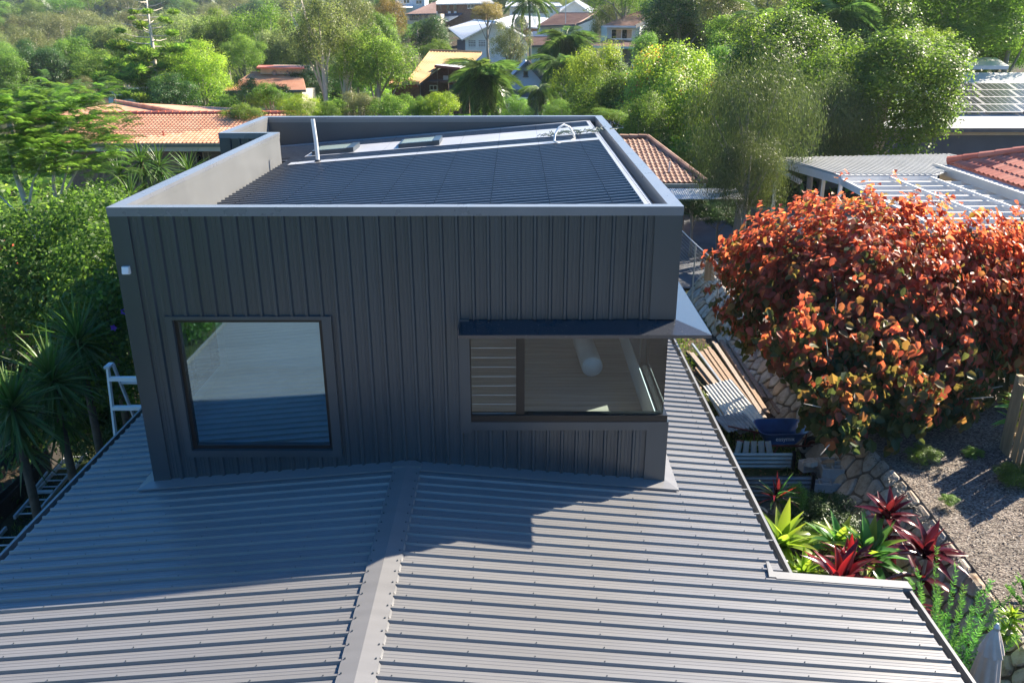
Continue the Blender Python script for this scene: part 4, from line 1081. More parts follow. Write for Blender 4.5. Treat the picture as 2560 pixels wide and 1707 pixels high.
# ------------------------------------------------------------------ strap-leaved plants
def straps(keys, ln=.6, wd=.13, dr=(.15, .45, .9)):
    return [strap_mesh('leaf', ln, wd, d_, L[k], 6, .5, a0=.1, a1=.9) for k in keys for d_ in dr]
def cordy(label, c, meshes, n=22, h=.5, sc_=(.8, 1.2), el=(.1, 1.45), cat='plant', tiers=1, name='cordyline'):
    r = thing(name, label, cat, (c[0], c[1], c[2]))
    part('stem', MB().tube([(c[0], c[1], c[2]), (c[0]+.02, c[1], c[2]+h)], [.03, .02], 6), L['bark'], r)
    for q in range(tiers): rosette(r, (c[0], c[1], c[2]+h*(1-.35*q)), n if q == 0 else n//2, meshes, (el[0]-.5*q, el[1]-.3*q), sc_)
    return r
ST_G = straps(['lime'], .62, .15); ST_D = straps(['dgreen', 'dgreen', 'lime'], .62, .15); ST_R = straps(['crimson', 'crimson', 'maroon'], .6, .15); ST_M = straps(['maroon'], .55, .13); ST_X = straps(['olive', 'crimson', 'dgreen', 'olive', 'maroon'], .5, .05)
cordy('lime green strap-leaved plant glowing in sun at the roof edge', (5.55, 1.05, 0), ST_G, 26, .5, (.9, 1.3))
cordy('smaller lime green strap-leaved plant between the crimson one and the gutter', (5.75, .55, 0), ST_G, 20, .35, (.6, .9))
cordy('bright crimson strap-leaved plant right behind the barge flashing', (6.05, .0, 0), ST_R, 20, .6, (.9, 1.25))
cordy('deep green broad strap-leaved plant in the middle of the bed', (6.75, .75, 0), ST_D, 30, .5, (1.0, 1.3))
cordy('second deep green strap-leaved plant with striped leaves by the stone wall', (6.45, 1.15, 0), ST_D, 20, .45, (.8, 1.1))
cordy('dark maroon strap-leaved plant rising highest against the stone wall', (7.15, 1.1, .0), ST_M, 20, 1.0, (.75, 1.0), tiers=2)
cordy('dark maroon strap-leaved plant leaning over the wall top', (7.25, .1, .0), ST_M, 20, 1.0, (.9, 1.2), tiers=2)
cordy('near-black strap-leaved plant low at the foot of the stone wall', (6.75, -.45, 0), ST_M, 34, .45, (.8, 1.1), tiers=2)
cordy('maroon strap-leaved plant tucked between the crimson and green ones', (6.35, .45, 0), ST_M+ST_R[:1], 20, .6, (.7, 1.0))
cordy('bronze and green narrow-leaved plant growing in the grey pot', (PC[0], PC[1], .33), ST_X, 30, .3, (.8, 1.15))
def bush(label, c, r, h, leaf, kind='small', name='bush', cat='bush', idx=0, group=None):
    root = thing(name, label, cat, (c[0], c[1], c[2]), 0, group)
    rz = rnd.uniform(0, 6)
    C, R = crown_obj(root, kind, idx, leaf, (c[0], c[1], c[2]+h*.5), (r, r, h*.55), rz)
    part('stems', limbs(MB(), c, (c[0], c[1], c[2]+h*.5), (r, r, h*.55), C, rz, .018, 6), L['bark'], root)
    return root
bush('upright leafy green bush next to the potted plant', (6.2, 2.45, 0), .25, .8, 'bright', 'small')
bush('low spreading dark green bush under the concrete blocks', (6.65, 2.2, 0), .55, .6, 'dark', 'small', idx=1)
bush('small leafy clump under the dark garden edging', (6.35, 1.75, 0), .35, .45, 'mid', 'small')
for (p, s_, lb) in (((2120, 1058), .26, 'small green shrub nearest the red-leaved bush on the mulch'), ((2178, 1155), .14, 'tiny green seedling alone in the middle of the mulch'), ((2325, 1110), .3, 'scraggly green weed at the foot of the timber fence'), ((2235, 1048), .16, 'tiny green shoot between the small shrub and the fence')):
    c = at(*p, z=.9); bush(lb, (c[0], c[1], .87), s_, s_*1.2, 'mid', 'small', idx=1, cat='shrub')
# upright spiky succulents at the near end of the wall
def spiky(label, c, n=14, h=.8, lk='dgreen', sp=.45):
    r = thing('spiky_shrub', label, 'shrub', c)
    for k in range(n):
        a = k*2.4; rr = sp*math.sqrt(k/n); lean = .25
        hh = h*rnd.uniform(.65, 1.1)
        b0 = Vector((rr*.5*math.cos(a), rr*.5*math.sin(a), 0)); t0 = Vector((rr*(1+lean)*math.cos(a), rr*(1+lean)*math.sin(a), hh))
        m_ = 190; u = RG.random(m_)**.7; ang = RG.uniform(0, 6.28, m_)
        ax = np.array(t0-b0); P = np.array(b0)+u[:, None]*ax
        out = np.stack([np.cos(ang), np.sin(ang), np.full(m_, .9)], 1); P = P+norm(out)*.028
        me_ = leaves(P, norm(np.cross(out, RG.normal(0, 1, (m_, 3)))), norm(out), .075, .014, np.clip(u*.7+.3*RG.random(m_), 0, 1), 'spiky_stem')
        o = link('spiky_stem', me_, L[lk], r)
    return r
spiky('clump of upright green spiky stems at the near corner of the stone wall', (7.0, -1.3, .0), 22, 1.5, 'dgreen', .6)
spiky('lower green spiky clump beside the folded parasol', (6.6, -2.0, .0), 14, 1.0, 'dgreen', .45)
spiky('sparse spiky weed growing on the mulch above the wall corner', (8.3, -.9, .85), 10, .35, 'dgreen', .35)
cordy('variegated yellow-green bush standing at the picture edge above the parasol', (*at(2310, 1470, z=.9)[:2], .85), ST_G, 26, .4, (.28, .4), cat='bush', tiers=3, name='variegated_bush')
# variegated frangipani-like plant on the fence line
c = at(2345, 935, d=15); cordy('variegated pale-edged plant poking out beside the timber fence', (c[0], c[1], .9), straps(['lime', 'dgreen'], .5, .13), 30, c[2]-.9, (.7, 1.0), tiers=2, name='variegated_plant')
# ------------------------------------------------------------------ folded parasol
c = at(2290, 1440, d=8.9)
pz = c[2]
um = thing('folded_parasol', 'folded beige garden parasol standing at the bottom right beside the wall', 'parasol', (c[0], c[1], 0))
part('pole', MB().tube([(0, 0, 0), (0, 0, pz-.02)], .02, 10), M['timber'], um, smooth=True, local=True)
def pleats(z0, z1, r0, r1, n=8, rows=8, deep=.28):
    g = MB(); vs = []; m_ = n*6
    for i in range(rows+1):
        u = i/rows; z = z0+(z1-z0)*u; r_ = r0+(r1-r0)*u**.8
        for k in range(m_):
            a = 2*PI*k/m_; f_ = 1-deep*(.5-.5*math.cos(n*a))*min(1, .25+u)
            vs.append((r_*f_*math.cos(a+.5*u), r_*f_*math.sin(a+.5*u), z))
    g.add(vs, [(i*m_+k, i*m_+(k+1) % m_, (i+1)*m_+(k+1) % m_, (i+1)*m_+k) for i in range(rows) for k in range(m_)]); return g
M['canvas'] = mat('beige_canvas', (.50, .43, .38), .9, .1, 6)
part('canopy', pleats(pz-.12, pz-1.25, .07, .21, 8, 10), M['canvas'], um, smooth=True, local=True)
part('vent_flap', pleats(pz-.03, pz-.33, .03, .135, 8, 5, .2), M['canvas'], um, smooth=True, local=True)
part('finial', MB().tube([(0, 0, pz-.05), (0, 0, pz), (0, 0, pz+.05)], [.03, .035, .012], 8), M['galv'], um, local=True)
part('base', MB().tube([(0, 0, 0), (0, 0, .08)], .25, 20), M['black'], um, local=True)
# ------------------------------------------------------------------ timber paling fence
fe = thing('paling_fence', 'tall weathered timber paling fence running along the right edge of the mulch', 'fence', (10.05, 2, .9))
M['paling'] = mat('paling_timber', (.34, .26, .15), .85, .3, 2.5, bump=.4, bscale=30, stretch=(5, 5, .5))
for k in range(12):
    y = 3.3-k*.105; x = 10.05+.02*rnd.uniform(-1, 1)-.0*k
    part('paling', MB().box(x-.009, x+.009, y-.048, y+.048, .85, 2.3+rnd.uniform(-.02, .02)), M['paling'], fe)
for z in (1.3, 2.0): part('rail', MB().box(10.07, 10.13, 2.1, 3.35, z, z+.09), M['paling'], fe)
part('post', MB().box(10.07, 10.17, 3.31, 3.41, .8, 2.38), M['paling'], fe)
# ------------------------------------------------------------------ big copper-leaved bush
BC = np.array([9.0, 6.6, .87])
cbr = thing('copperleaf_bush', 'huge bush with large coppery red and orange leaves above the stone wall', 'bush', BC)
g = np.random.default_rng(21)
lob = []
for (p, d_, r_) in (((1835, 790), 15.6, .75), ((1900, 925), 14.9, .55), ((1935, 1005), 14.4, .3), ((1755, 625), 18.4, 1.20), ((1760, 720), 17.9, 1.08), ((1850, 575), 18.1, 1.38), ((1975, 562), 17.5, 1.38), ((2100, 580), 17.4, 1.32), ((2230, 620), 17.1, 1.32), ((2340, 655), 16.8, 1.38), ((1850, 660), 17.3, 1.26), ((1980, 660), 16.7, 1.38), ((2110, 680), 16.6, 1.38), ((2240, 720), 16.5, 1.32), ((2350, 740), 16.4, 1.26),
                    ((1880, 800), 16.4, 1.06), ((1990, 820), 15.9, 1.23), ((2120, 830), 16.1, 1.23), ((2230, 830), 16.4, 1.01), ((1950, 930), 15.1, 0.73), ((2070, 925), 15.2, 0.84), ((2180, 920), 15.6, 0.68), ((1925, 1000), 15.2, 0.34), ((1700, 600), 19.1, 0.60), ((2150, 700), 17.3, 1.44), ((2000, 700), 17.3, 1.44), ((2330, 610), 17.5, 1.08), ((2320, 850), 16.8, 0.90)):
    lob.append((at(*p, d=d_), r_*.82))
Cn = np.array([q[0] for q in lob]); Rn = np.array([q[1] for q in lob])
ntw = 4200; li = g.choice(len(lob), ntw, p=Rn**2/(Rn**2).sum())
d_ = norm(g.normal(0, 1, (ntw, 3))+np.array([-.15, -.45, .3])); T = Cn[li]+d_*Rn[li][:, None]*(.5+.58*g.random((ntw, 1))**.6)*np.where(g.random((ntw, 1)) < .14, g.uniform(1.05, 1.42, (ntw, 1)), 1)*np.repeat(1, ntw)[:, None]
T = T[T[:, 2] > 1.05]; ntw = len(T); d_ = norm(T-Cn.mean(0)-np.array([0, 1.0, 0]))
per = 7
P = np.repeat(T, per, 0)+g.normal(0, .075, (ntw*per, 3))
out = norm(np.repeat(d_, per, 0)*.8+g.normal(0, .42, (ntw*per, 3))+np.array([.1, -.05, .3]))
al = norm(out*.5+np.array([0, 0, -.75])+g.normal(0, .45, (ntw*per, 3)))
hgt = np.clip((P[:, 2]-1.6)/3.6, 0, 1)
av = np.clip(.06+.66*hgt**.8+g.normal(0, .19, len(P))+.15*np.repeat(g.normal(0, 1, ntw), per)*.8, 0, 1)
sz = (.205-.085*hgt)*g.uniform(.6, 1.25, len(P))
def big_leaf(P, nr, al, ln, wd):
    t_ = norm(al-nr*(al*nr).sum(1, keepdims=True)); b_ = np.cross(nr, t_); ln = ln[:, None]; wd = wd[:, None]
    cup = nr*wd*.22
    return np.stack([P-t_*ln*.5, P-t_*ln*.22+b_*wd*.46+cup, P+t_*ln*.18+b_*wd*.38+cup*.8, P+t_*ln*.56-nr*ln*.08, P+t_*ln*.18-b_*wd*.38+cup*.8, P-t_*ln*.22-b_*wd*.46+cup], 1)
V = big_leaf(P, out, al, sz, sz*.78)
Oc = np.array(O); dist = np.linalg.norm(P-Oc, axis=1)
front = (out*norm(Oc-P)).sum(1)
dens = np.argsort(dist-1.2*np.abs(front)*0)            # nearest first
score = dist-6*sz; idx_near = np.argsort(score)[:300]
mask = np.ones(len(P), bool); mask[idx_near] = False
FC = [(0, 1, 2, 3), (0, 3, 4, 5)]
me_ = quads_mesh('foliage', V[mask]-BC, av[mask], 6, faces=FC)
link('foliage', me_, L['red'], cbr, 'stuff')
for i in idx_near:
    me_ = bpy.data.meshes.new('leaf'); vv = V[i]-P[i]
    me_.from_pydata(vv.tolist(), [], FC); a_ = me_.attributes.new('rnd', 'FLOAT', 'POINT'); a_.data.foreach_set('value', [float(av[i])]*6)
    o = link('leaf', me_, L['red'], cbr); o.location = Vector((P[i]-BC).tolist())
br = MB()
for k in range(14):
    b0 = (BC[0]+rnd.uniform(-.9, .9), BC[1]+rnd.uniform(-.8, .8)-.6, .8); q = Cn[(k*3) % len(lob)]
    mid = [(b0[i]+q[i])/2+rnd.uniform(-.2, .2) for i in range(3)]
    br.tube([b0, mid, q], [.05, .035, .01], 6)
    for j in range(3):
        e_ = [q[0]+rnd.uniform(-1, 1), q[1]+rnd.uniform(-1, .3), q[2]+rnd.uniform(0, 1)]
        br.tube([mid, [(mid[i]+e_[i])/2 for i in range(3)], e_], [.025, .015, .005], 5)
part('branches', br, L['bark_pale'], cbr, smooth=True)
# ------------------------------------------------------------------ wire fence on the far part of the stone wall
wf = thing('wire_fence', 'thin wire mesh fence with slim steel posts above the far stone wall', 'fence', (6.9, 11.9, 0))
pa_ = [(6.94, 11.9), (6.75, 14.2), (6.6, 17)]
for (x, y) in pa_: part('post', MB().tube([(x, y, 0), (x, y, 1.95)], .022, 8), M['galv'], wf)
part('top_rail', MB().tube([(6.94, 11.9, 1.93), (6.75, 14.2, 1.93), (6.6, 17, 1.93)], .018, 6), M['galv'], wf)
wm = MB()
for i in range(2):
    (xa, ya), (xb, yb) = pa_[i], pa_[i+1]
    for z in np.arange(1.05, 1.93, .11): wm.bar((xa, ya, z), (xb, yb, z), .004, .004)
    for u in np.arange(0, 1, .045): wm.bar((xa+(xb-xa)*u, ya+(yb-ya)*u, 1.0), (xa+(xb-xa)*u, ya+(yb-ya)*u, 1.93), .004, .004, up=(0, 1, 0))
part('wire_mesh', wm, M['galv'], wf, 'stuff')
o = part('sign_board', MB().box(6.70, 6.98, 12.6, 12.62, 1.3, 1.85), M['paling'], wf)
# driveway
M['asphalt'] = mat('old_asphalt', (.10, .105, .115), .9, .2, 1.5, bump=.4, bscale=50)
dv = MB(); pl_ = [(5.2, 15.5), (8.0, 17.5), (12, 18), (30, 19), (30, 26), (12, 27), (6, 27)]
vs = []; 
def gzz(p): return gz(p[0], p[1])+.05
dvx = np.arange(5.4, 10.5, 1.0); dvy = np.arange(15.9, 27, 1.0)
vs = [(x, y, gz(x, y)+.06) for y in dvy for x in dvx]; nxd = len(dvx)
dv.add(vs, [(j*nxd+i, j*nxd+i+1, (j+1)*nxd+i+1, (j+1)*nxd+i) for j in range(len(dvy)-1) for i in range(nxd-1)])
struct('upper_terrace', MB().box(10.6, 30, 17.0, 22.5, .2, 1.30), M['mulch'])
struct('driveway', dv, M['asphalt'], True)
for k in range(7):
    c = at(1575+rnd.uniform(0, 60), 585+rnd.uniform(0, 25), z=.1); plank((c[0], c[1], .08+.04*k), (c[0]+rnd.uniform(.5, 1.2), c[1]+rnd.uniform(-.6, .6), .1+.04*k), .12, .03, M['zinc_dk'] if k % 3 else M['paling'], 'offcut board thrown on the scrap heap beside the driveway', 'boards in the scrap heap')
# ================================================================== roofs of neighbouring houses
def tile_mesh(name, w_, l_, h, mt, waves=1):
    """one pan tile: u across, v up the slope; front edge thick"""
    s = MB(); n_ = 4*waves; prof = []
    for i in range(n_+1):
        u = i/n_; prof.append((w_*u, h*(.5-.5*math.cos(2*PI*u*waves))**1.4))
    vs = [(u, 0, z+.022) for u, z in prof]+[(u, l_, z) for u, z in prof]+[(u, 0, z-.004) for u, z in prof]
    m_ = n_+1
    s.v = vs; s.f = [(i, i+1, m_+i+1, m_+i) for i in range(n_)]+[(2*m_+i, 2*m_+i+1, i+1, i) for i in range(n_)]; s.a = [.5]*len(vs)
    me_ = s.mesh(name); me_.materials.append(mt); return me_
def tile_roof(parent, o_, ex, ev, cols, rows, tw, tl, mt, h=.035, clipf=None, ncount=300, key=''):
    """lay tiles from origin o_, across ex, up ev; nearest ones are objects, the rest one joined part"""
    ex = Vector(ex).normalized(); ev = Vector(ev).normalized(); ez = ex.cross(ev).normalized()
    o_ = Vector([float(c) for c in o_]); me_ = tile_mesh('roof_tile', tw*1.0, tl*1.06, h, mt)
    cells = []
    for r_ in range(rows):
        for c_ in range(cols):
            if clipf and not clipf((c_+.5)*tw, (r_+.5)*tl): continue
            p = o_+ex*(c_*tw)+ev*(r_*tl)+ez*.002
            cells.append((p, r_, c_))
    cells.sort(key=lambda q: (q[0]-Vector(O)).length)
    pl = worldloc(parent)
    R_ = Matrix(((ex.x, ev.x, ez.x), (ex.y, ev.y, ez.y), (ex.z, ev.z, ez.z)))
    for (p, r_, c_) in cells[:ncount]:
        ob = link('roof_tile', me_, None, parent); ob.matrix_local = Matrix.Translation(p-pl) @ R_.to_4x4()
    if len(cells) > ncount:
        lv_ = np.array([v.co[:] for v in me_.vertices]); Rn_ = np.array(R_)
        W_ = lv_ @ Rn_.T
        rest = np.array([list(p-pl) for p, _, _ in cells[ncount:]])
        V_ = rest[:, None, :]+W_[None]
        m2 = quads_mesh('roof_tiles', V_, np.full(len(rest), .5), len(lv_), faces=[tuple(f.vertices) for f in me_.polygons])
        link('roof_tiles', m2, mt, parent, 'stuff')
def tilemat(name, c1, c2, c3, rough=.7):
    m, t, b = newmat(name); oi_ = N(t, 'ShaderNodeObjectInfo'); nz = noise(t, 1.2, 5, .65); n2 = noise(t, 14, 3, .6)
    mm = N(t, 'ShaderNodeMath', operation='MULTIPLY_ADD'); mm.inputs[1].default_value = .35
    t.links.new(oi_.outputs['Random'], mm.inputs[0]); t.links.new(nz.outputs[0], mm.inputs[2])
    r_ = ramp(t, mm.outputs[0], [(.35, c1), (.6, c2), (.9, c3)]); t.links.new(r_.outputs[0], b.inputs['Base Color']); b.inputs['Roughness'].default_value = rough
    return m
M['t_orange'] = tilemat('orange_clay_tile', (.42, .17, .09), (.56, .25, .14), (.66, .36, .22))
M['t_red'] = tilemat('red_clay_tile', (.36, .085, .05), (.46, .12, .07), (.55, .2, .13), .55)
M['t_brown'] = tilemat('brown_clay_tile', (.15, .075, .05), (.24, .125, .085), (.34, .21, .155))
M['t_brown2'] = tilemat('faded_brown_tile', (.20, .11, .085), (.27, .16, .12), (.33, .22, .18))
M['brick'] = mat('brown_brickwork', (.20, .12, .085), .9, .35, 6)
M['brick2'] = mat('dark_brickwork', (.13, .075, .055), .9, .35, 6)
M['wb_blue'] = mat('pale_blue_weatherboard', (.50, .56, .62), .7, .06, 2)
M['wb_white'] = mat('white_weatherboard', (.84, .83, .80), .7, .05, 2)
M['wb_grey'] = mat('grey_weatherboard', (.085, .095, .115), .6, .12, 1)
M['cream'] = mat('cream_render', (.55, .48, .38), .85, .1, 2)
M['rust'] = mat('rusty_orange_roof', (.48, .29, .13), .75, .25, .6, col2=(.60, .40, .2))
M['whroof'] = mat('white_steel_roof', (.80, .80, .80), .45, .05, 1)
M['grroof'] = mat('light_grey_steel_roof', (.50, .50, .48), .45, .1, 1)
M['dkroof'] = mat('dark_grey_roof', (.10, .10, .105), .6, .2, 1)
M['curtain'] = mat('beige_curtain', (.45, .35, .24), .9, .2, 3)
def window(parent, c, ax, w_, h, n_=2, frame_mt=None, pane='glass_dk', proud=.03, nrm=None, sill=True):
    """window in a wall: frame part with pane sub-parts; c centre, ax along wall, outward = nrm"""
    ax = Vector(ax).normalized(); nr_ = Vector(nrm).normalized(); up = Vector((0, 0, 1)); c = Vector([float(v) for v in c]); f = MB(); t_ = .06
    def B(u0, u1, z0, z1, d0, d1, mb):
        ps = [c+ax*u+up*z+nr_*d for z in (z0, z1) for (u, d) in ((u0, d0), (u1, d0), (u1, d1), (u0, d1))]
        mb.hexa(ps)
    B(-w_/2, w_/2, h/2-t_, h/2, .0, proud+.03, f); B(-w_/2, w_/2, -h/2, -h/2+t_, .0, proud+.03, f)
    for k in range(n_+1):
        u = -w_/2+(w_-t_)*k/n_; B(u, u+t_, -h/2+t_, h/2-t_, 0, proud+.02, f)
    if sill: B(-w_/2-.05, w_/2+.05, -h/2-.06, -h/2, 0, proud+.09, f)
    fo = part('window', f, frame_mt or M['white'], parent)
    for k in range(n_):
        u0 = -w_/2+(w_-t_)*k/n_+t_; u1 = -w_/2+(w_-t_)*(k+1)/n_; p = MB(); B(u0, u1, -h/2+t_, h/2-t_, .001, proud-.01, p)
        part('pane', p, M[pane], fo)
    return fo
def boards(mb, p0, p1, z0, z1, nr_, step=.2):
    """lapped boards on a wall between plan points p0,p1"""
    p0 = Vector((*p0, 0)); p1 = Vector((*p1, 0)); nr_ = Vector(nr_)
    z = z0
    while z < z1-.01:
        zt = min(z+step, z1)
        a, b_ = p0+Vector((0, 0, z)), p1+Vector((0, 0, z)); c_, d_ = p1+Vector((0, 0, zt)), p0+Vector((0, 0, zt))
        mb.add([a+nr_*.035, b_+nr_*.035, c_+nr_*.012, d_+nr_*.012, a, b_], [(0, 1, 2, 3), (0, 4, 5, 1)])
        z = zt
def gable_house(name, label, loc, sx, sy, wh, rise, rz, wall, roof, axis='x', ov=.5, hip=False, ribs=0, cladding=True, over2=.3, fascia=None, cat='house'):
    """house body in local coords: width sx (x), depth sy (y); eaves at wh; roof ridge along axis"""
    r = thing(name, label, cat, loc, rz)
    a, b_ = sx/2, sy/2
    body = MB().box(-a, a, -b_, b_, -2.5, wh)
    if not hip:
        if axis == 'x':
            for s_ in (-1, 1): body.add([(s_*a, -b_, wh), (s_*a, b_, wh), (s_*a, 0, wh+rise)], [(0, 1, 2) if s_ > 0 else (0, 2, 1)])
        else:
            for s_ in (-1, 1): body.add([(-a, s_*b_, wh), (a, s_*b_, wh), (0, s_*b_, wh+rise)], [(0, 1, 2) if s_ < 0 else (0, 2, 1)])
    part('wall', body, wall, r, local=True)
    if cladding:
        w2 = MB(); boards(w2, (-a, -b_), (a, -b_), -.5, wh, (0, -1, 0)); boards(w2, (-a, b_), (-a, -b_), -.5, wh, (-1, 0, 0)); boards(w2, (a, -b_), (a, b_), -.5, wh, (1, 0, 0))
        part('wall_cladding', w2, wall, r, 'stuff', local=True)
    rm = MB(); th = .12; A, B = a+ov, b_+ov
    zo = wh-(rise/(b_ if axis == 'x' else a))*ov if not hip else wh-rise/min(a, b_)*ov
    zo = max(zo, wh-.35); Z = wh+rise+.03
    if hip:
        if axis == 'x':
            q = max(0, A-B); R1, R2 = (-q, 0, Z), (q, 0, Z)
            pl = [[(-A, -B, zo), (A, -B, zo), R2, R1], [(A, B, zo), (-A, B, zo), R1, R2], [(A, -B, zo), (A, B, zo), R2], [(-A, B, zo), (-A, -B, zo), R1]]
        else:
            q = max(0, B-A); R1, R2 = (0, -q, Z), (0, q, Z)
            pl = [[(A, -B, zo), (A, B, zo), R2, R1], [(-A, B, zo), (-A, -B, zo), R1, R2], [(-A, -B, zo), (A, -B, zo), R1], [(A, B, zo), (-A, B, zo), R2]]
        ridges = [(R1, R2)]+[((sx_*A, sy_*B, zo), (R1 if (sx_ < 0 if axis == 'x' else sy_ < 0) else R2)) for sx_ in (-1, 1) for sy_ in (-1, 1)]
    elif axis == 'x': pl = [[(-A, -B, zo), (A, -B, zo), (A, 0, Z), (-A, 0, Z)], [(A, B, zo), (-A, B, zo), (-A, 0, Z), (A, 0, Z)]]; ridges = [((-A, 0, Z), (A, 0, Z))]
    else: pl = [[(A, -B, zo), (A, B, zo), (0, B, Z), (0, -B, Z)], [(-A, B, zo), (-A, -B, zo), (0, -B, Z), (0, B, Z)]]; ridges = [((0, -B, Z), (0, B, Z))]
    for P_ in pl: rm.slab(P_, th)
    ro = part('roof', rm, roof, r, local=True)
    rg = MB()
    for (p, q) in ridges:
        if (Vector(p)-Vector(q)).length > .1: rg.tube([Vector(p)+Vector((0, 0, .03)), Vector(q)+Vector((0, 0, .03))], .09, 6)
    part('ridge_capping', rg, roof, ro, local=True)
    if ribs:                                   # sheet ribs or tile courses as raised strips
        rb_ = MB()
        for P_ in pl:
            P_ = [Vector(p) for p in P_]; e0, e1 = P_[0], P_[1]; tops = P_[2:] if len(P_) == 4 else [P_[2], P_[2]]
            nr_ = (P_[1]-P_[0]).cross(P_[2]-P_[0]).normalized(); Ls = (e1-e0).length
            if ribs > 0:
                n_ = int(Ls/ribs)
                ed = (e1-e0).normalized(); t1, t0 = tops[0], tops[1]
                up_ = ((t0+t1)/2-(e0+e1)/2); up_ = (up_-ed*up_.dot(ed)); slope_h = up_.length; up_.normalize()
                u0, u1 = (t0-e0).dot(ed), (t1-e0).dot(ed)
                for k in range(n_+1):
                    u = k*ribs; hh = slope_h
                    if u < u0: hh = slope_h*u/max(u0, 1e-3)
                    if u > u1: hh = slope_h*(Ls-u)/max(Ls-u1, 1e-3)
                    if hh < .1: continue
                    s0 = e0+ed*u+nr_*.015; rb_.bar(s0, s0+up_*hh, .05, .04, up=nr_)
            else:
                n_ = int(((tops[0]+tops[1])/2-(e0+e1)/2).length/-ribs)
                for k in range(n_):
                    f_ = k/n_; s0 = e0.lerp(tops[1], f_)+nr_*.012; s1 = e1.lerp(tops[0], f_)+nr_*.012; rb_.bar(s0, s1, .10, .05, up=nr_)
        part('roof_ribs' if ribs > 0 else 'tile_courses', rb_, roof, r, 'stuff', local=True)
    gm_ = MB()
    if hip or axis == 'x':
        for s_ in (-1, 1): gm_.box(-A, A, s_*B-.07+s_*.07, s_*B+.07+s_*.07, zo-.16, zo-.02)
    if hip or axis == 'y':
        for s_ in (-1, 1): gm_.box(s_*A-.07+s_*.07, s_*A+.07+s_*.07, -B, B, zo-.16, zo-.02)
    part('gutter', gm_, fascia or M['galv'], r, local=True)
    if not hip:
        bg_ = MB()
        for s_ in (-1, 1):
            for t_ in (-1, 1):
                if axis == 'x': bg_.bar((s_*(A+.02), t_*B, zo-.06), (s_*(A+.02), 0, Z-.06), .05, .2)
                else: bg_.bar((t_*A, s_*(B+.02), zo-.06), (0, s_*(B+.02), Z-.06), .05, .2)
        part('barge_board', bg_, fascia or M['white'], r, local=True)
    return r
def lwin(r, c, ax, nr_, w_, h, n_=2, **k):
    """window given in the house's local coords"""
    rz = r.rotation_euler.z; R_ = Matrix.Rotation(rz, 3, 'Z')
    o = window(None, (0, 0, 0), Vector(ax), w_, h, n_, nrm=Vector(nr_), **k)
    o.parent = r; o.location = Vector(c); return o
# -- orange tiled house, left, just beyond the yuccas
c0 = at(180, 330, d=46); c1 = at(640, 330, d=46)
ez_ = at(400, 330, d=46)[2]
rh = thing('orange_tiled_house', 'brick house with a long orange clay tile roof behind the yuccas on the left', 'house', (-18, 36, gz(-18, 36)))
x0_, x1_ = at(110, 330, d=46)[0], at(660, 330, d=46)[0]; ye = at(400, 330, d=46)[1]
ridge = at(400, 262, d=50.5); yr_, zr_ = ridge[1], ridge[2]
part('wall', MB().box(x0_+.6, x1_-.6, ye+.7, yr_+6, gz(-18, 36)-1, ez_-.12), M['brick'], rh)
part('roof', MB().slab([(x0_, ye, ez_), (x1_, ye, ez_), (x1_, yr_, zr_), (x0_, yr_, zr_)], .1).slab([(x1_, yr_*2-ye, ez_), (x0_, yr_*2-ye, ez_), (x0_, yr_, zr_-.01), (x1_, yr_, zr_-.01)], .1), M['t_orange'], rh)
sl_ = Vector((0, yr_-ye, zr_-ez_)); 
tile_roof(rh, (x0_, ye, ez_), (1, 0, 0), sl_, int((x1_-x0_)/.22), int(sl_.length/.34), .22, .34, M['t_orange'], .045)
for k in range(int((x1_-x0_)/.42)):
    x = x0_+k*.42; part('ridge_tile', MB().tube([(x, yr_, zr_+.03), (x+.4, yr_, zr_+.045)], [.13, .15], 8), M['t_red'], rh)
part('gutter', MB().box(x0_, x1_, ye-.14, ye+.0, ez_-.17, ez_-.01), mat('green_gutter', (.12, .14, .10), .5), rh)
part('soffit_board', MB().box(x0_, x1_, ye+.002, ye+.03, ez_-.42, ez_-.18), M['cream'], rh)
for xx in (at(425, 345, y=ye)[0], at(468, 345, y=ye)[0]): window(rh, (xx, ye+.69, ez_-1.15), (1, 0, 0), 1.5, 1.3, 2, frame_mt=M['timber'], nrm=(0, -1, 0))
for (px2, a, b_) in ((273, 305, 330), (378, 300, 326)):
    p = at(px2, b_, y=ye+1.2); part('vent_pipe', MB().tube([(p[0], p[1], p[2]-.15), (p[0], p[1], p[2]+.6)], .05, 8), M['t_red'], rh)
# hip wing behind (the ridge rising at left)
pk = at(265, 235, d=54); pr_ = at(420, 262, d=50.5); plf = at(150, 262, d=52)
part('rear_hip_roof', MB().slab([(plf[0]-2, yr_-.1, zr_-.3), (pr_[0], yr_+.1, zr_-.05), (pk[0]+.2, pk[1], pk[2])], .08).slab([(pr_[0], yr_+.1, zr_-.05), (pr_[0]+.5, pk[1]+6, zr_-.6), (pk[0]+.2, pk[1], pk[2])], .08), M['t_orange'], rh)
for k in range(14):
    a = Vector(pk).lerp(Vector((pr_[0], yr_+.1, zr_)), k/14); b_ = Vector(pk).lerp(Vector((pr_[0], yr_+.1, zr_)), (k+.95)/14)
    part('ridge_tile', MB().tube([b_+Vector((0, 0, .05)), a+Vector((0, 0, .06))], [.13, .14], 8), M['t_orange'], rh)
p = at(272, 270, d=51); part('antenna', MB().tube([(p[0], p[1], p[2]-.2), (p[0], p[1], p[2]+1.4)], .02, 6).bar((p[0]-.4, p[1], p[2]+1.3), (p[0]+.4, p[1], p[2]+1.3), .02, .02), M['galv'], rh)
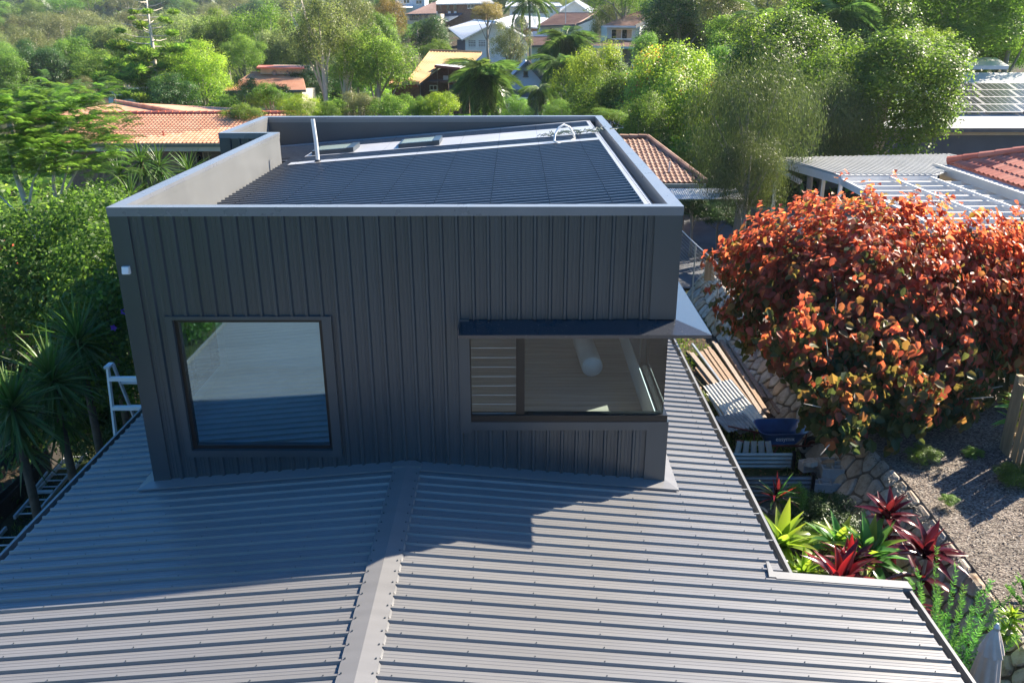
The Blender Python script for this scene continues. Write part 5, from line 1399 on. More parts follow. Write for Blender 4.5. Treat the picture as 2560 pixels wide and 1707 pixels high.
# -- brown tiled roof, right, behind the tower
bh = thing('brown_tiled_house', 'low house with a dark brown hipped tile roof seen right behind the tower corner', 'house', (8, 30, 0))
A0 = at(1380, 420, d=32); A1 = at(1595, 425, d=32); zb_ = (A0[2]+A1[2])/2; yb_ = 20.6
A0 = at(1380, 421, z=zb_); A1 = at(1600, 421, z=zb_)
R0 = at(1425, 318, d=36.5); R1 = at(1487, 315, d=36.5)
zrr = R0[2]; yrr = R0[1]; ye2 = A0[1]
e0x, e1x = A0[0]-3.5, A1[0]+.35
part('wall', MB().box(e0x+.5, e1x-.6, ye2+.6, yrr+4, -1.5, zb_-.1), M['brick'], bh)
rdx = R1[0]
part('roof', MB().slab([(e0x, ye2, zb_), (e1x, ye2, zb_), (rdx, yrr, zrr), (e0x, yrr, zrr)], .1).slab([(e1x, ye2, zb_), (e1x, 2*yrr-ye2, zb_), (rdx, yrr, zrr-.005)], .1), M['t_brown'], bh)
sl_ = Vector((0, yrr-ye2, zrr-zb_)); SLn = sl_.length; hw = e1x-rdx
tile_roof(bh, (e0x+3, ye2, zb_), (1, 0, 0), sl_, int((e1x-e0x-3)/.2), int(SLn/.33), .2, .33, M['t_brown'], .05, clipf=lambda u, v: u < (e1x-e0x-3)-hw*(v/SLn)-.05)
for k in range(16):
    a = Vector((e1x, ye2, zb_)).lerp(Vector((rdx, yrr, zrr)), k/16); b_ = Vector((e1x, ye2, zb_)).lerp(Vector((rdx, yrr, zrr)), (k+1)/16)
    part('ridge_tile', MB().tube([a+Vector((0, 0, .06)), b_+Vector((0, 0, .05))], [.12, .13], 8), M['t_brown'], bh)
for k in range(int((rdx-e0x)/.4)): part('ridge_tile', MB().tube([(rdx-k*.4, yrr, zrr+.05), (rdx-(k+1)*.4, yrr, zrr+.06)], [.12, .13], 8), M['t_brown'], bh)
p = at(1537, 392, d=33); part('vent_pipe', MB().tube([(p[0], p[1], p[2]-.3), (p[0], p[1], p[2]+.35)], .03, 8).tube([(p[0], p[1], p[2]-.2), (p[0], p[1], p[2]-.12)], [.2, .1], 8), M['pvc'], bh)
part('gutter', MB().box(e0x, e1x, ye2-.13, ye2, zb_-.15, zb_-.02), M['galv'], bh)
# low lean-to roof under it
c = at(1600, 445, d=29); corrugated('lean_to_roof', 'low pale corrugated lean-to roof under the brown tiled eave', 'roof', c, (1, 0, 0), (0, 1, .12), 3.0, 1.2, M['grroof'])
# tv antenna behind the tower
c = at(1402, 300, d=24); an = thing('tv_antenna', 'small tv antenna poking up behind the far right parapet corner', 'antenna', (c[0], c[1], gz(c[0], c[1])))
part('mast', MB().tube([(c[0], c[1], gz(c[0], c[1])), (c[0], c[1], c[2]+.25)], .02, 6), M['galv'], an)
part('aerial', MB().bar((c[0]-.15, c[1], c[2]+.3), (c[0]+.35, c[1], c[2]+.1), .03, .03).bar((c[0]-.1, c[1]-.25, c[2]+.25), (c[0]-.1, c[1]+.25, c[2]+.25), .02, .02).bar((c[0]+.1, c[1]-.2, c[2]+.2), (c[0]+.1, c[1]+.2, c[2]+.2), .02, .02), M['black'], an)
# -- white patio roof and pergola, right
pt = thing('white_patio_cover', 'white patio with striped metal roof and open pergola beams beside the red tiled house', 'patio', (12.7, 17.2, 1.3))
ZP = 3.6; KP = 1.184
def PX(x): return float(O[0]+(x-O[0])*KP)
def PY(y): return float(O[1]+(y-O[1])*KP)
def PZ(z): return float(O[2]+(z-O[2])*KP)
Q = [at(1785.5, 363, z=ZP), at(1931.6, 403, z=ZP), at(2153, 401.6, z=ZP), at(2244, 368, z=ZP), at(2177, 354.6, z=ZP)]
part('roof_sheet', MB().slab([q for q in Q], .03), M['grroof'], pt)
rb_ = MB(); exy = Vector((Q[2]-Q[1]).tolist()).normalized()
# ribs run from the near edge back to the far edge
def inpoly(x, y, P_):
    ins_ = False; n_ = len(P_)
    for i in range(n_):
        x1, y1, x2, y2 = P_[i][0], P_[i][1], P_[(i+1) % n_][0], P_[(i+1) % n_][1]
        if (y1 > y) != (y2 > y) and x < (x2-x1)*(y-y1)/(y2-y1)+x1: ins_ = not ins_
    return ins_
dirr = Vector((-.22, 1, 0)).normalized(); k = -8
while k < 45:
    s0 = Vector((Q[1][0]-.6+k*.18, Q[1][1]-.6, ZP)); seg = []
    for i in range(75):
        p = s0+dirr*(i*.1)
        if inpoly(p.x, p.y, Q): seg.append(p)
    if len(seg) > 2: rb_.bar(seg[0]+Vector((0, 0, .018)), seg[-1]+Vector((0, 0, .018)), .04, .035)
    k += 1
part('roof_ribs', rb_, M['grroof'], pt, 'stuff')
for (a, b_) in ((Q[0], Q[1]), (Q[1], Q[2])):
    part('fascia_beam', MB().bar(Vector(a)-Vector((0, 0, .16)), Vector(b_)-Vector((0, 0, .16)), .06, .24), M['white'], pt)
for q in (Q[0], Q[1], (Q[0]+np.array([1.8, .3, 0]))):
    part('post', MB().box(q[0], q[0]+.1, q[1], q[1]+.1, 1.0, ZP-.28), M['white'], pt)
p0 = at(1782, 388, y=Q[0][1]-.1); p1 = at(1838, 418, y=Q[0][1]-1.2)
part('rolled_blind', MB().tube([p0, p1], .09, 10), M['white'], pt, smooth=True)
# pergola beams: three running towards the viewer, slats across
ZB = 3.46
bx = [PX(11.25), PX(12.3), PX(13.1)]
for i, x in enumerate(bx): part('pergola_beam', MB().bar((x, PY(13.5), ZB+.06), (x+.1, PY(7.4), ZB+.06), .06, .07), M['white'], pt)
part('pergola_beam', MB().bar((PX(10.0), PY(12.2), ZB-.06), (PX(9.9), PY(6.6), ZB-.06), .08, .2), M['white'], pt)
for k in range(9):
    y = PY(11.9-k*.62); part('pergola_slat', MB().box(PX(10.0), PX(13.35), y-.04, y+.04, ZB-.14, ZB-.0), M['white'], pt)
struct('patio_floor', MB().box(11.0, 17, 9.5, 20.2, .9, 1.42), mat('pale_paving', (.55, .50, .45), .8, .1, 2))
# -- red tiled house at far right
rt = thing('red_tiled_house', 'house at the right edge with glossy red clay tiles and wide grey gutter', 'house', (17.5, 16, 1.2))
G0, G1 = (13.15, 13.6), (13.15, 5.0)
sl_ = Vector((1, .0, .36)); SLn = 3.7
part('wall', MB().box(PX(13.75), PX(20), PY(5), PY(14.6), .9, PZ(4.2)), M['cream'], rt)
part('gutter', MB().box(PX(13.0), PX(13.16), PY(5), PY(13.55), PZ(4.20), PZ(4.36)).box(PX(12.97), PX(13.0)-.001, PY(5), PY(13.55), PZ(4.18), PZ(4.40)), M['grroof'], rt)
part('valley_apron', MB().hexa([(PX(13.17), PY(5), PZ(4.30)), (PX(13.55), PY(5), PZ(4.36)), (PX(13.55), PY(13.5), PZ(4.36)), (PX(13.17), PY(13.5), PZ(4.30)), (PX(13.17), PY(5), PZ(4.32)), (PX(13.55), PY(5), PZ(4.38)), (PX(13.55), PY(13.5), PZ(4.38)), (PX(13.17), PY(13.5), PZ(4.32))]), M['grroof'], rt)
hipx = lambda v: v
xe = PX(13.4); ze = PZ(4.40); ya_, yb2, yc_ = PY(5), PY(13.6), PY(10); w3 = 3.6*KP; w7 = 7*KP; h3 = 1.3*KP
part('roof', MB().slab([(xe, ya_, ze), (xe, yb2, ze), (xe+w3, yc_, ze+h3), (xe+w3, ya_, ze+h3)], .1).slab([(xe, yb2, ze), (xe+w7, yb2, ze), (xe+w7, yc_, ze+h3), (xe+w3, yc_, ze+h3)], .1), M['t_red'], rt)
tile_roof(rt, (xe, yb2, ze), (0, -1, 0), sl_, int(10.1/.27), 11, .27, .40, M['t_red'], .05, clipf=lambda u, v: u > v*.94+.05)
for k in range(13):
    a = Vector((xe, yb2, ze)).lerp(Vector((xe+w3, yc_, ze+h3)), k/13); b_ = Vector((xe, yb2, ze)).lerp(Vector((xe+w3, yc_, ze+h3)), (k+1.05)/13)
    part('ridge_tile', MB().tube([a+Vector((0, 0, .06)), b_+Vector((0, 0, .06))], [.14, .12], 8), M['t_red'], rt)
# -- grey weatherboard house with solar panels
gh = thing('grey_house', 'dark grey boarded house with pale steel roof and solar panels on the right', 'house', (24, 32, 0))
gx0, gx1, gyy = 16.0, 34.0, 30.0; zE = 3.42
wgrey = MB().box(gx0, gx1, gyy, gyy+9, -.5, zE-.02); part('wall', wgrey, M['wb_grey'], gh)
w2 = MB(); boards(w2, (gx0, gyy), (gx1, gyy), -.4, zE-.2, (0, -1, 0), .18); part('wall_cladding', w2, M['wb_grey'], gh, 'stuff')
RTp = [(gx0-.5, gyy-.5, zE+.05), (gx1, gyy-.5, zE+.05), (gx1, gyy+7.5, zE+2.0), (23.2, gyy+7.5, zE+2.0)]
part('roof', MB().slab(RTp, .12), M['grroof'], gh)
part('gutter', MB().box(gx0-.5, gx1, gyy-.64, gyy-.5, zE-.14, zE+.04), M['dkroof'], gh)
part('eave_board', MB().box(gx0, gx1, gyy-.06, gyy-.04, zE-.34, zE-.15), M['cream'], gh)
sv = Vector((0, 8, 1.95)).normalized(); nrp = Vector((0, -1.95, 8)).normalized()
M['solar'] = mat('solar_cell_glass', (.035, .04, .05), .2, .3, .6, spec=.8)
for r_ in range(4):
    for c_ in range(8):
        x = 21.9+r_*.42+c_*1.78; o_ = Vector((x, gyy+.9, zE+.05+.43))+sv*(r_*1.08+.2)+nrp*.08
        ps = [o_, o_+Vector((1.72, 0, 0)), o_+Vector((1.72, 0, 0))+sv*1.03, o_+sv*1.03]
        pn = part('solar_panel', MB().slab([q for q in ps], .04), M['alu'], gh)
        ins2 = [ps[0]+Vector((.03, 0, 0))+sv*.03, ps[1]+Vector((-.03, 0, 0))+sv*.03, ps[2]+Vector((-.03, 0, 0))-sv*.03, ps[3]+Vector((.03, 0, 0))-sv*.03]
        cl = MB()
        for ci in range(6):
            for cj in range(3):
                u0, u1, v0, v1 = ci/6+.006, (ci+1)/6-.006, cj/3+.008, (cj+1)/3-.008
                f_ = lambda u, v: ins2[0]+(ins2[1]-ins2[0])*u+(ins2[3]-ins2[0])*v+nrp*.003
                cl.add([f_(u0, v0), f_(u1, v0), f_(u1, v1), f_(u0, v1)], [(0, 1, 2, 3)])
        part('cells', cl, M['solar'], pn)
part('upper_roof', MB().slab([(23, gyy+9.5, zE+2.25), (29, gyy+9.5, zE+2.25), (29.5, gyy+12, zE+2.6), (22.5, gyy+12, zE+2.6)], .2), M['whroof'], gh)
# ================================================================== houses across the valley
def pv(p, Y): return Vector([float(v) for v in at(p[0], p[1], y=Y)])
def Z1(x, y): return (918.7+.1875*x, .1875*y)
def Z2(x, y): return (459.4+.1875*x, 110.3+.1875*y)
def Z3(x, y): return (1323+.1406*x, .1406*y)
def hthing(name, label, ref, Y, cat='house'):
    p = pv(ref, Y); return thing(name, label, cat, (p.x, p.y, gz(p.x, p.y)-.2))
def fwall(parent, pts, Y, depth, mt, name='wall', lap=0):
    P_ = [pv(p, Y) for p in pts]; o = part(name, MB().slab(P_, depth, down=(0, 1, 0)), mt, parent)
    if lap:                       # lapped boards over the visible face, clipped to its outline
        xs2 = [p.x for p in P_]; zs2 = [p.z for p in P_]; w2 = MB(); z = min(zs2)
        while z < max(zs2)-.02:
            zc = z+lap/2; xi = []
            for i in range(len(P_)):
                a, b_ = P_[i], P_[(i+1) % len(P_)]
                if (a.z-zc)*(b_.z-zc) < 0: xi.append(a.x+(b_.x-a.x)*(zc-a.z)/(b_.z-a.z))
            if len(xi) >= 2:
                x0, x1 = min(xi), max(xi); w2.add([(x0, Y-.045, z), (x1, Y-.045, z), (x1, Y-.012, z+lap), (x0, Y-.012, z+lap), (x0, Y-.003, z), (x1, Y-.003, z)], [(0, 1, 2, 3), (0, 4, 5, 1)])
            z += lap
        part('weatherboards', w2, mt, parent, 'stuff')
    return o
def qroof(parent, q, mt, nr=0, nc=0, name='roof', th=.14, gut=None):
    P_ = [pv(p[:2], p[2]) for p in q]
    o = part(name, MB().slab(P_, th), mt, parent)
    nr_ = (P_[1]-P_[0]).cross(P_[3]-P_[0]).normalized()
    if nr_.z < 0: nr_ = -nr_
    g_ = MB(); sc_ = (P_[1]-P_[0]).length
    for k in range(nr+1 if nr else 0):
        u = k/nr; g_.bar(P_[0].lerp(P_[1], u)+nr_*.02, P_[3].lerp(P_[2], u)+nr_*.02, .06, .06, up=nr_)
    for k in range(nc):
        u = k/nc; g_.bar(P_[0].lerp(P_[3], u)+nr_*.015, P_[1].lerp(P_[2], u)+nr_*.015, .12, .07, up=nr_)
    if nr or nc: part('roof_ribs' if nr else 'tile_courses', g_, mt, parent, 'stuff')
    if gut is not None:
        part('gutter', MB().bar(P_[0]+Vector((0, -.1, -.1)), P_[1]+Vector((0, -.1, -.1)), .14, .18), gut, parent)
        part('ridge_capping', MB().tube([P_[3]+Vector((0, 0, .05)), P_[2]+Vector((0, 0, .05))], .12, 6), mt, parent)
    return o
def pwin(parent, x0, y0, x1, y1, Y, n_=1, F=Z1, **k):
    a, b_ = pv(F(x0, y0), Y), pv(F(x1, y1), Y)
    return window(parent, ((a.x+b_.x)/2, Y-.01, (a.z+b_.z)/2), (1, 0, 0), abs(b_.x-a.x), abs(a.z-b_.z), n_, nrm=(0, -1, 0), **k)
def pbox(parent, name, x0, y0, x1, y1, Y, dep, mt, F=Z1):
    a, b_ = pv(F(x0, y0), Y), pv(F(x1, y1), Y)
    return part(name, MB().box(min(a.x, b_.x), max(a.x, b_.x), Y, Y+dep, min(a.z, b_.z), max(a.z, b_.z)), mt, parent)
# -- smaller orange tiled house
h = hthing('orange_tiled_house', 'smaller orange tiled house with cream walls half hidden behind trees', Z2(700, 700), 72)
q3_ = [(*Z2(260, 527), 70), (*Z2(1300, 515), 70), (*Z2(1250, 310), 78), (*Z2(625, 310), 78)]
qroof(h, q3_, M['t_orange'], 0, 16, gut=M['dkroof'])
fwall(h, [Z2(315, 545), Z2(1250, 540), Z2(1250, 860), Z2(330, 860)], 70.8, 6, M['cream'])
fwall(h, [Z2(740, 240), Z2(1255, 245), Z2(1255, 330), Z2(740, 320)], 76.5, 5, M['cream'], 'upper_wall')
qroof(h, [(*Z2(690, 237), 75.8), (*Z2(1280, 243), 75.8), (*Z2(1270, 215), 80), (*Z2(720, 212), 80)], M['t_red'], 0, 0, 'upper_roof')
for (a, b_) in ((920, 335), (1080, 340)):
    p = pv(Z2(a, b_), 76.6); part('roof_vent', MB().tube([p, p+Vector((0, 0, .3)), p+Vector((0, 0, .5))], [.22, .28, .1], 10).box(p.x, p.x+.7, p.y, p.y+.4, p.z+.1, p.z+.3), M['galv'], h)
pwin(h, 350, 580, 470, 680, 70.8, 1, F=Z2); pbox(h, 'downpipe', 318, 545, 328, 800, 70.6, .1, M['timber'], F=Z2)
# -- white cottage and brown-roofed shed
h = hthing('white_cottage', 'small white cottage with dark little windows far off among the trees', (285, 240), 90)
fwall(h, [(250, 214), (300, 204), (330, 214), (330, 262), (250, 262)], 90, 5, M['wb_blue'], lap=.25)
qroof(h, [(244, 217, 89.5), (303, 203, 89.5), (318, 201, 96), (262, 213, 96)], M['grroof'], 12, 0, gut=M['galv']); qroof(h, [(303, 203, 89.5), (336, 217, 89.5), (345, 213, 96), (318, 201, 96)], M['grroof'], 8, 0)
for x in (300, 318): pwin(h, x, 239, x+7, 247, 90, 1, F=lambda a, b_: (a, b_))
h = hthing('brown_roofed_shed', 'low brown-roofed shed in front of the white cottage', (275, 255), 72)
qroof(h, [(225, 254, 71), (318, 254, 71), (300, 240, 76), (262, 238, 76)], M['t_brown'], 0, 8, gut=M['galv']); fwall(h, [(230, 257), (312, 257), (312, 275), (230, 275)], 71.7, 3, M['brick2'])
# -- rusty roofed house
h = hthing('rusty_roofed_house', 'dark brick house with a wide rusty orange roof and white veranda awning', Z1(500, 1200), 60)
qroof(h, [(*Z1(95, 985), 55), (*Z1(240, 1003), 55), (*Z1(700, 640), 64), (*Z1(370, 630), 64)], M['rust'], 9, 0, gut=M['rust'])
qroof(h, [(*Z1(545, 778), 60), (*Z1(850, 797), 60), (*Z1(1000, 652), 64), (*Z1(700, 641), 64)], M['rust'], 16, 0, 'roof', gut=M['rust'])
qroof(h, [(*Z1(425, 797), 58), (*Z1(735, 830), 57.6), (*Z1(815, 803), 60.2), (*Z1(540, 785), 60.2)], M['grroof'], 0, 0, 'awning', .07, gut=M['redp'])
qroof(h, [(*Z1(-140, 1045), 55.5), (*Z1(215, 1036), 55.5), (*Z1(235, 1000), 57.5), (*Z1(-120, 990), 57.5)], M['t_orange'], 0, 0, 'veranda_roof', .08, gut=M['redp'])
fwall(h, [Z1(240, 1012), Z1(560, 802), Z1(850, 808), Z1(850, 1400), Z1(240, 1400)], 61.2, 4, M['brick2']); fwall(h, [Z1(-100, 1060), Z1(240, 1050), Z1(240, 1400), Z1(-100, 1400)], 57.5, 3, M['brick2'], 'side_wall')
for x in (455, 590, 738): pbox(h, 'post', x, 800, x+9, 1240, 58.4, .12, M['timber2'])
pbox(h, 'balcony_floor', 330, 1000, 840, 1022, 58.8, 2.3, M['brick2']); pwin(h, 362, 1045, 460, 1110, 61.1, 2); pwin(h, 620, 940, 690, 1005, 61.1, 1); pbox(h, 'door', 600, 1040, 690, 1190, 61.1, .08, mat('blue_door', (.03, .10, .25), .4), )
ac = pbox(h, 'air_conditioner', 528, 932, 586, 992, 60.6, .4, M['pvc']); pbox(h, 'downpipe', 246, 1035, 254, 1250, 57.2, .1, M['pvc'])
# -- blue gabled house
h = hthing('blue_gabled_house', 'pale blue weatherboard house with a steep dark gable facing the viewer', Z1(1500, 1300), 58)
fwall(h, [Z1(1330, 985), Z1(1545, 772), Z1(1752, 990), Z1(1720, 1125), Z1(1330, 1115)], 58, 7, M['wb_blue'], lap=.19)
qroof(h, [(*Z1(1290, 1015), 57.5), (*Z1(1320, 985), 66), (*Z1(1570, 735), 66), (*Z1(1548, 752), 57.5)], M['dkroof'], 0, 0, th=.16); qroof(h, [(*Z1(1790, 1020), 57.5), (*Z1(1830, 990), 66), (*Z1(1570, 735), 66), (*Z1(1548, 752), 57.5)], M['dkroof'], 14, 0, th=.16)
pwin(h, 1512, 868, 1567, 938, 57.95, 1, frame_mt=M['dkroof'])
qroof(h, [(*Z1(1310, 1192), 55.5), (*Z1(1720, 1192), 55.5), (*Z1(1720, 1130), 57.9), (*Z1(1320, 1125), 57.9)], M['dkroof'], 12, 0, 'veranda_roof', .08, gut=M['white'])
for x in (1330, 1458, 1525, 1690): pbox(h, 'post', x, 1195, x+9, 1420, 55.7, .12, M['white'])
fwall(h, [Z1(1340, 1190), Z1(1700, 1190), Z1(1700, 1450), Z1(1340, 1450)], 58.2, 5, M['wb_grey'], 'lower_wall')
h = hthing('grey_corrugated_shed', 'weathered grey corrugated building just right of the blue gable', Z1(1970, 1300), 59)
qroof(h, [(*Z1(1875, 1118), 57), (*Z1(2050, 1098), 57.5), (*Z1(2140, 800), 66), (*Z1(1800, 900), 64)], M['zinc_dk'], 18, 0, gut=M['dkroof'])
fwall(h, [Z1(1890, 1125), Z1(2075, 1110), Z1(2075, 1420), Z1(1890, 1420)], 58, 5, M['zinc_dk']); pwin(h, 1970, 1165, 2040, 1280, 57.95, 1, frame_mt=M['timber2'])
# -- white weatherboard house
h = hthing('white_weatherboard_house', 'long white weatherboard house with a dazzling white steel roof', Z1(1100, 700), 127)
fwall(h, [Z1(800, 492), Z1(1165, 285), Z1(1560, 480), Z1(1560, 760), Z1(800, 760)], 127, 11, M['wb_white'], lap=.24)
qroof(h, [(*Z1(595, 345), 140), (*Z1(765, 487), 126), (*Z1(1180, 272), 126), (*Z1(905, 250), 140)], M['whroof'], 22, 0, gut=M['galv'])
qroof(h, [(*Z1(1590, 490), 126), (*Z1(1600, 440), 138), (*Z1(1300, 262), 138), (*Z1(1180, 272), 126)], M['whroof'], 16, 0)
qroof(h, [(*Z1(1200, 312), 130), (*Z1(1690, 340), 130), (*Z1(1480, 190), 142), (*Z1(1400, 182), 142)], M['whroof'], 14, 0, 'rear_roof', gut=M['galv'])
qroof(h, [(*Z1(1690, 340), 130.1), (*Z1(1890, 300), 134), (*Z1(1860, 230), 143), (*Z1(1480, 190), 142)], M['whroof'], 14, 0, 'rear_roof')
qroof(h, [(*Z1(1120, 290), 132), (*Z1(1200, 312), 130), (*Z1(1400, 182), 142), (*Z1(1150, 250), 142)], M['whroof'], 0, 0, 'rear_roof')
fwall(h, [Z1(1510, 345), Z1(1710, 345), Z1(1710, 480), Z1(1510, 480)], 131.5, 6, M['brick'], 'rear_wall')
fwall(h, [Z1(700, 490), Z1(800, 495), Z1(800, 760), Z1(700, 760)], 129, 8, M['wb_grey'], 'side_wall')
pwin(h, 836, 495, 930, 587, 127, 4); pwin(h, 960, 495, 1050, 587, 127, 4)
p = pv(Z1(1488, 288), 128); part('satellite_dish', MB().tube([p-Vector((0, 0, 1.4)), p], .05, 6).tube([p, p+Vector((0, -.25, .1))], [1.15, .8], 14), M['zinc_dk'], h)
p = pv(Z1(1188, 240), 138); part('vent_pipe', MB().tube([p-Vector((0, 0, .5)), p+Vector((0, 0, 2.4))], .14, 6), M['pvc'], h)
# -- two-storey brick house
h = hthing('brick_house', 'two-storey brown brick house with pale hipped roof on the hill', Z1(750, 330), 150)
fwall(h, [Z1(445, 52), Z1(705, 48), Z1(705, 330), Z1(445, 330)], 150, 8, M['brick'], 'wall'); fwall(h, [Z1(705, 48), Z1(1050, 42), Z1(1050, 400), Z1(560, 400), Z1(705, 200)], 149.4, 8, M['brick'], 'front_wall')
qroof(h, [(*Z1(395, 52), 148.6), (*Z1(1155, 40), 148.6), (*Z1(1060, -40), 160), (*Z1(560, -40), 160)], M['grroof'], 26, 0, gut=M['galv'])
for (a, b_, c_, d_) in ((468, 55, 506, 138), (568, 52, 606, 136), (652, 50, 696, 132)): pwin(h, a, b_, c_, d_, 149.95, 1, frame_mt=M['timber2'])
pwin(h, 825, 48, 910, 106, 149.35, 2)
for x in (430, 588, 660): pbox(h, 'air_conditioner', x, 142, x+32, 185, 149.2, .5, M['pvc'])
qroof(h, [(*Z1(560, 262), 143), (*Z1(600, 250), 143), (*Z1(760, 172), 149), (*Z1(480, 185), 149)], mat('slate_blue_roof', (.05, .08, .13), .5), 10, 0, 'lower_roof', gut=M['galv'])
h = hthing('dark_roofed_house', 'low house with brown tiled roof left of the brick one', Z1(260, 260), 140)
qroof(h, [(*Z1(72, 176), 139), (*Z1(445, 168), 139), (*Z1(440, 30), 150), (*Z1(395, 36), 150)], M['t_brown2'], 0, 12, gut=M['dkroof'])
fwall(h, [Z1(82, 180), Z1(500, 172), Z1(500, 300), Z1(82, 300)], 140, 7, M['cream'])
for (a, b_) in ((120, 160), (170, 215), (230, 262), (300, 340)): pwin(h, a, 185, b_, 245, 139.95, 1, frame_mt=M['dkroof'])
h = hthing('grey_blue_house', 'flat blue-grey house wall at the top edge of the picture', Z1(150, 150), 172)
fwall(h, [Z1(-60, -20), Z1(302, -20), Z1(302, 200), Z1(-60, 200)], 172, 8, M['wb_blue'], lap=.3); qroof(h, [(*Z1(-30, 98), 168.5), (*Z1(158, 96), 168.5), (*Z1(150, 74), 172), (*Z1(-20, 76), 172)], M['whroof'], 0, 0, 'porch_roof'); pwin(h, 40, -5, 120, 45, 171.95, 2); pwin(h, 195, 5, 270, 55, 171.95, 2)
# -- white flat-fronted house, garage
h = hthing('white_flat_house', 'white rendered house with narrow black windows behind the tall palm', Z1(1700, 240), 150)
fwall(h, [Z1(1345, 78), Z1(1960, 76), Z1(1960, 260), Z1(1345, 260)], 150, 8, M['white']); qroof(h, [(*Z1(1290, 82), 149.2), (*Z1(1990, 76), 149.2), (*Z1(1950, 42), 160), (*Z1(1310, 30), 160)], M['grroof'], 24, 0, gut=M['galv'])
for (a, b_, c_, d_) in ((1378, 148, 1445, 175), (1522, 132, 1660, 160), (1703, 132, 1815, 160)): pwin(h, a, b_, c_, d_, 149.95, 2, frame_mt=M['dkroof'])
h = hthing('white_garage', 'white gabled garage with two closed roller doors', Z1(2130, 180), 156)
fwall(h, [Z1(1945, 165), Z1(2135, 22), Z1(2320, 165), Z1(2320, 230), Z1(1945, 230)], 156, 8, M['white']); qroof(h, [(*Z1(2345, 172), 155.4), (*Z1(2370, 110), 166), (*Z1(2180, 5), 166), (*Z1(2135, 14), 155.4)], M['whroof'], 12, 0); qroof(h, [(*Z1(1920, 172), 155.4), (*Z1(1930, 120), 166), (*Z1(2180, 4), 166), (*Z1(2134, 14), 155.4)], M['whroof'], 12, 0)
for (a, b_) in ((2022, 2130), (2142, 2248)): pbox(h, 'garage_door', a, 115, b_, 180, 155.93, .06, M['pvc'])
# -- brown tiled houses
h = hthing('brown_tiled_house', 'house with faded brown tiled roof directly behind the palm cluster', Z1(1900, 420), 118)
qroof(h, [(*Z1(1680, 318), 117), (*Z1(2150, 302), 117), (*Z1(2375, 168), 127), (*Z1(1915, 168), 127)], M['t_brown2'], 0, 18, gut=M['dkroof'])
fwall(h, [Z1(1715, 325), Z1(2150, 308), Z1(2150, 480), Z1(1715, 480)], 118, 6, M['wb_blue'], lap=.25); fwall(h, [Z1(2165, 318), Z1(2390, 225), Z1(2390, 470), Z1(2165, 470)], 118.6, 5, M['wb_white'], 'gable_wall', lap=.25)
part('barge_board', MB().bar(pv(Z1(2150, 312), 117.4), pv(Z1(2390, 218), 117.4), .1, .3), M['dkroof'], h); pwin(h, 1830, 345, 1900, 395, 117.95, 2)
p = pv(Z1(2028, 300), 118); part('mast', MB().tube([p, p+Vector((0, 0, 7.5))], .06, 6), M['galv'], h)
h = hthing('brown_tiled_house', 'lower brown tiled house with a curtained window and pale walls', Z1(1750, 700), 99)
qroof(h, [(*Z1(1600, 562), 97), (*Z1(1830, 552), 97), (*Z1(1850, 462), 103), (*Z1(1510, 466), 103)], M['t_brown2'], 0, 12, gut=M['dkroof']); qroof(h, [(*Z1(1520, 464), 103), (*Z1(1780, 462), 103), (*Z1(1860, 388), 110), (*Z1(1640, 390), 110)], mat('dark_blue_roof', (.03, .05, .09), .4), 14, 0, 'upper_roof')
fwall(h, [Z1(1605, 568), Z1(1890, 560), Z1(1890, 780), Z1(1605, 780)], 98, 6, M['wb_blue'], lap=.22)
pwin(h, 1682, 592, 1785, 700, 97.95, 2, pane='curtain'); pwin(h, 1815, 628, 1856, 690, 97.95, 1)
# -- pale blue two-storey house
h = hthing('pale_blue_house', 'pale blue two-storey house with a wide curtained upstairs window', Z3(760, 900), 84)
qroof(h, [(*Z3(440, 420), 83.2), (*Z3(970, 427), 83.2), (*Z3(1240, 185), 92), (*Z3(1010, 190), 92)], M['t_brown2'], 0, 18, gut=M['wb_blue'])
fwall(h, [Z3(505, 435), Z3(1045, 440), Z3(1010, 720), Z3(505, 720)], 84.3, 7, M['wb_blue'], lap=.2)
a, b_, c_, d_ = pv(Z3(1047, 450), 84.3), pv(Z3(1235, 350), 91), pv(Z3(1235, 700), 91), pv(Z3(1015, 700), 84.3); part('side_wall', MB().slab([a, b_, c_, d_], .2, down=(-.2, 1, 0)), M['wb_white'], h)
part('barge_board', MB().bar(pv(Z3(970, 440), 83.1), pv(Z3(1240, 312), 89), .1, .3), M['dkroof'], h)
f = pwin(h, 575, 480, 915, 640, 84.25, 2, F=Z3, pane='curtain')
a, b_ = pv(Z3(585, 490), 84.2), pv(Z3(650, 632), 84.2); part('fly_screen', MB().box(a.x, b_.x, 84.16, 84.19, b_.z, a.z), M['glass_dk'], f)
a, b_ = pv(Z3(758, 490), 84.2), pv(Z3(828, 632), 84.2); part('fly_screen', MB().box(a.x, b_.x, 84.16, 84.19, b_.z, a.z), M['glass_dk'], f)
qroof(h, [(*Z3(160, 748), 80), (*Z3(940, 770), 80), (*Z3(1000, 708), 84.2), (*Z3(500, 655), 84.2)], M['t_brown2'], 0, 8, 'veranda_roof', gut=M['wb_blue'])
fwall(h, [Z3(540, 790), Z3(960, 790), Z3(960, 1150), Z3(540, 1150)], 83, 5, M['dkroof'], 'lower_wall')
for x in (470, 735, 930): pbox(h, 'post', x, 775, x+14, 1100, 80.3, .15, M['white'], F=Z3)
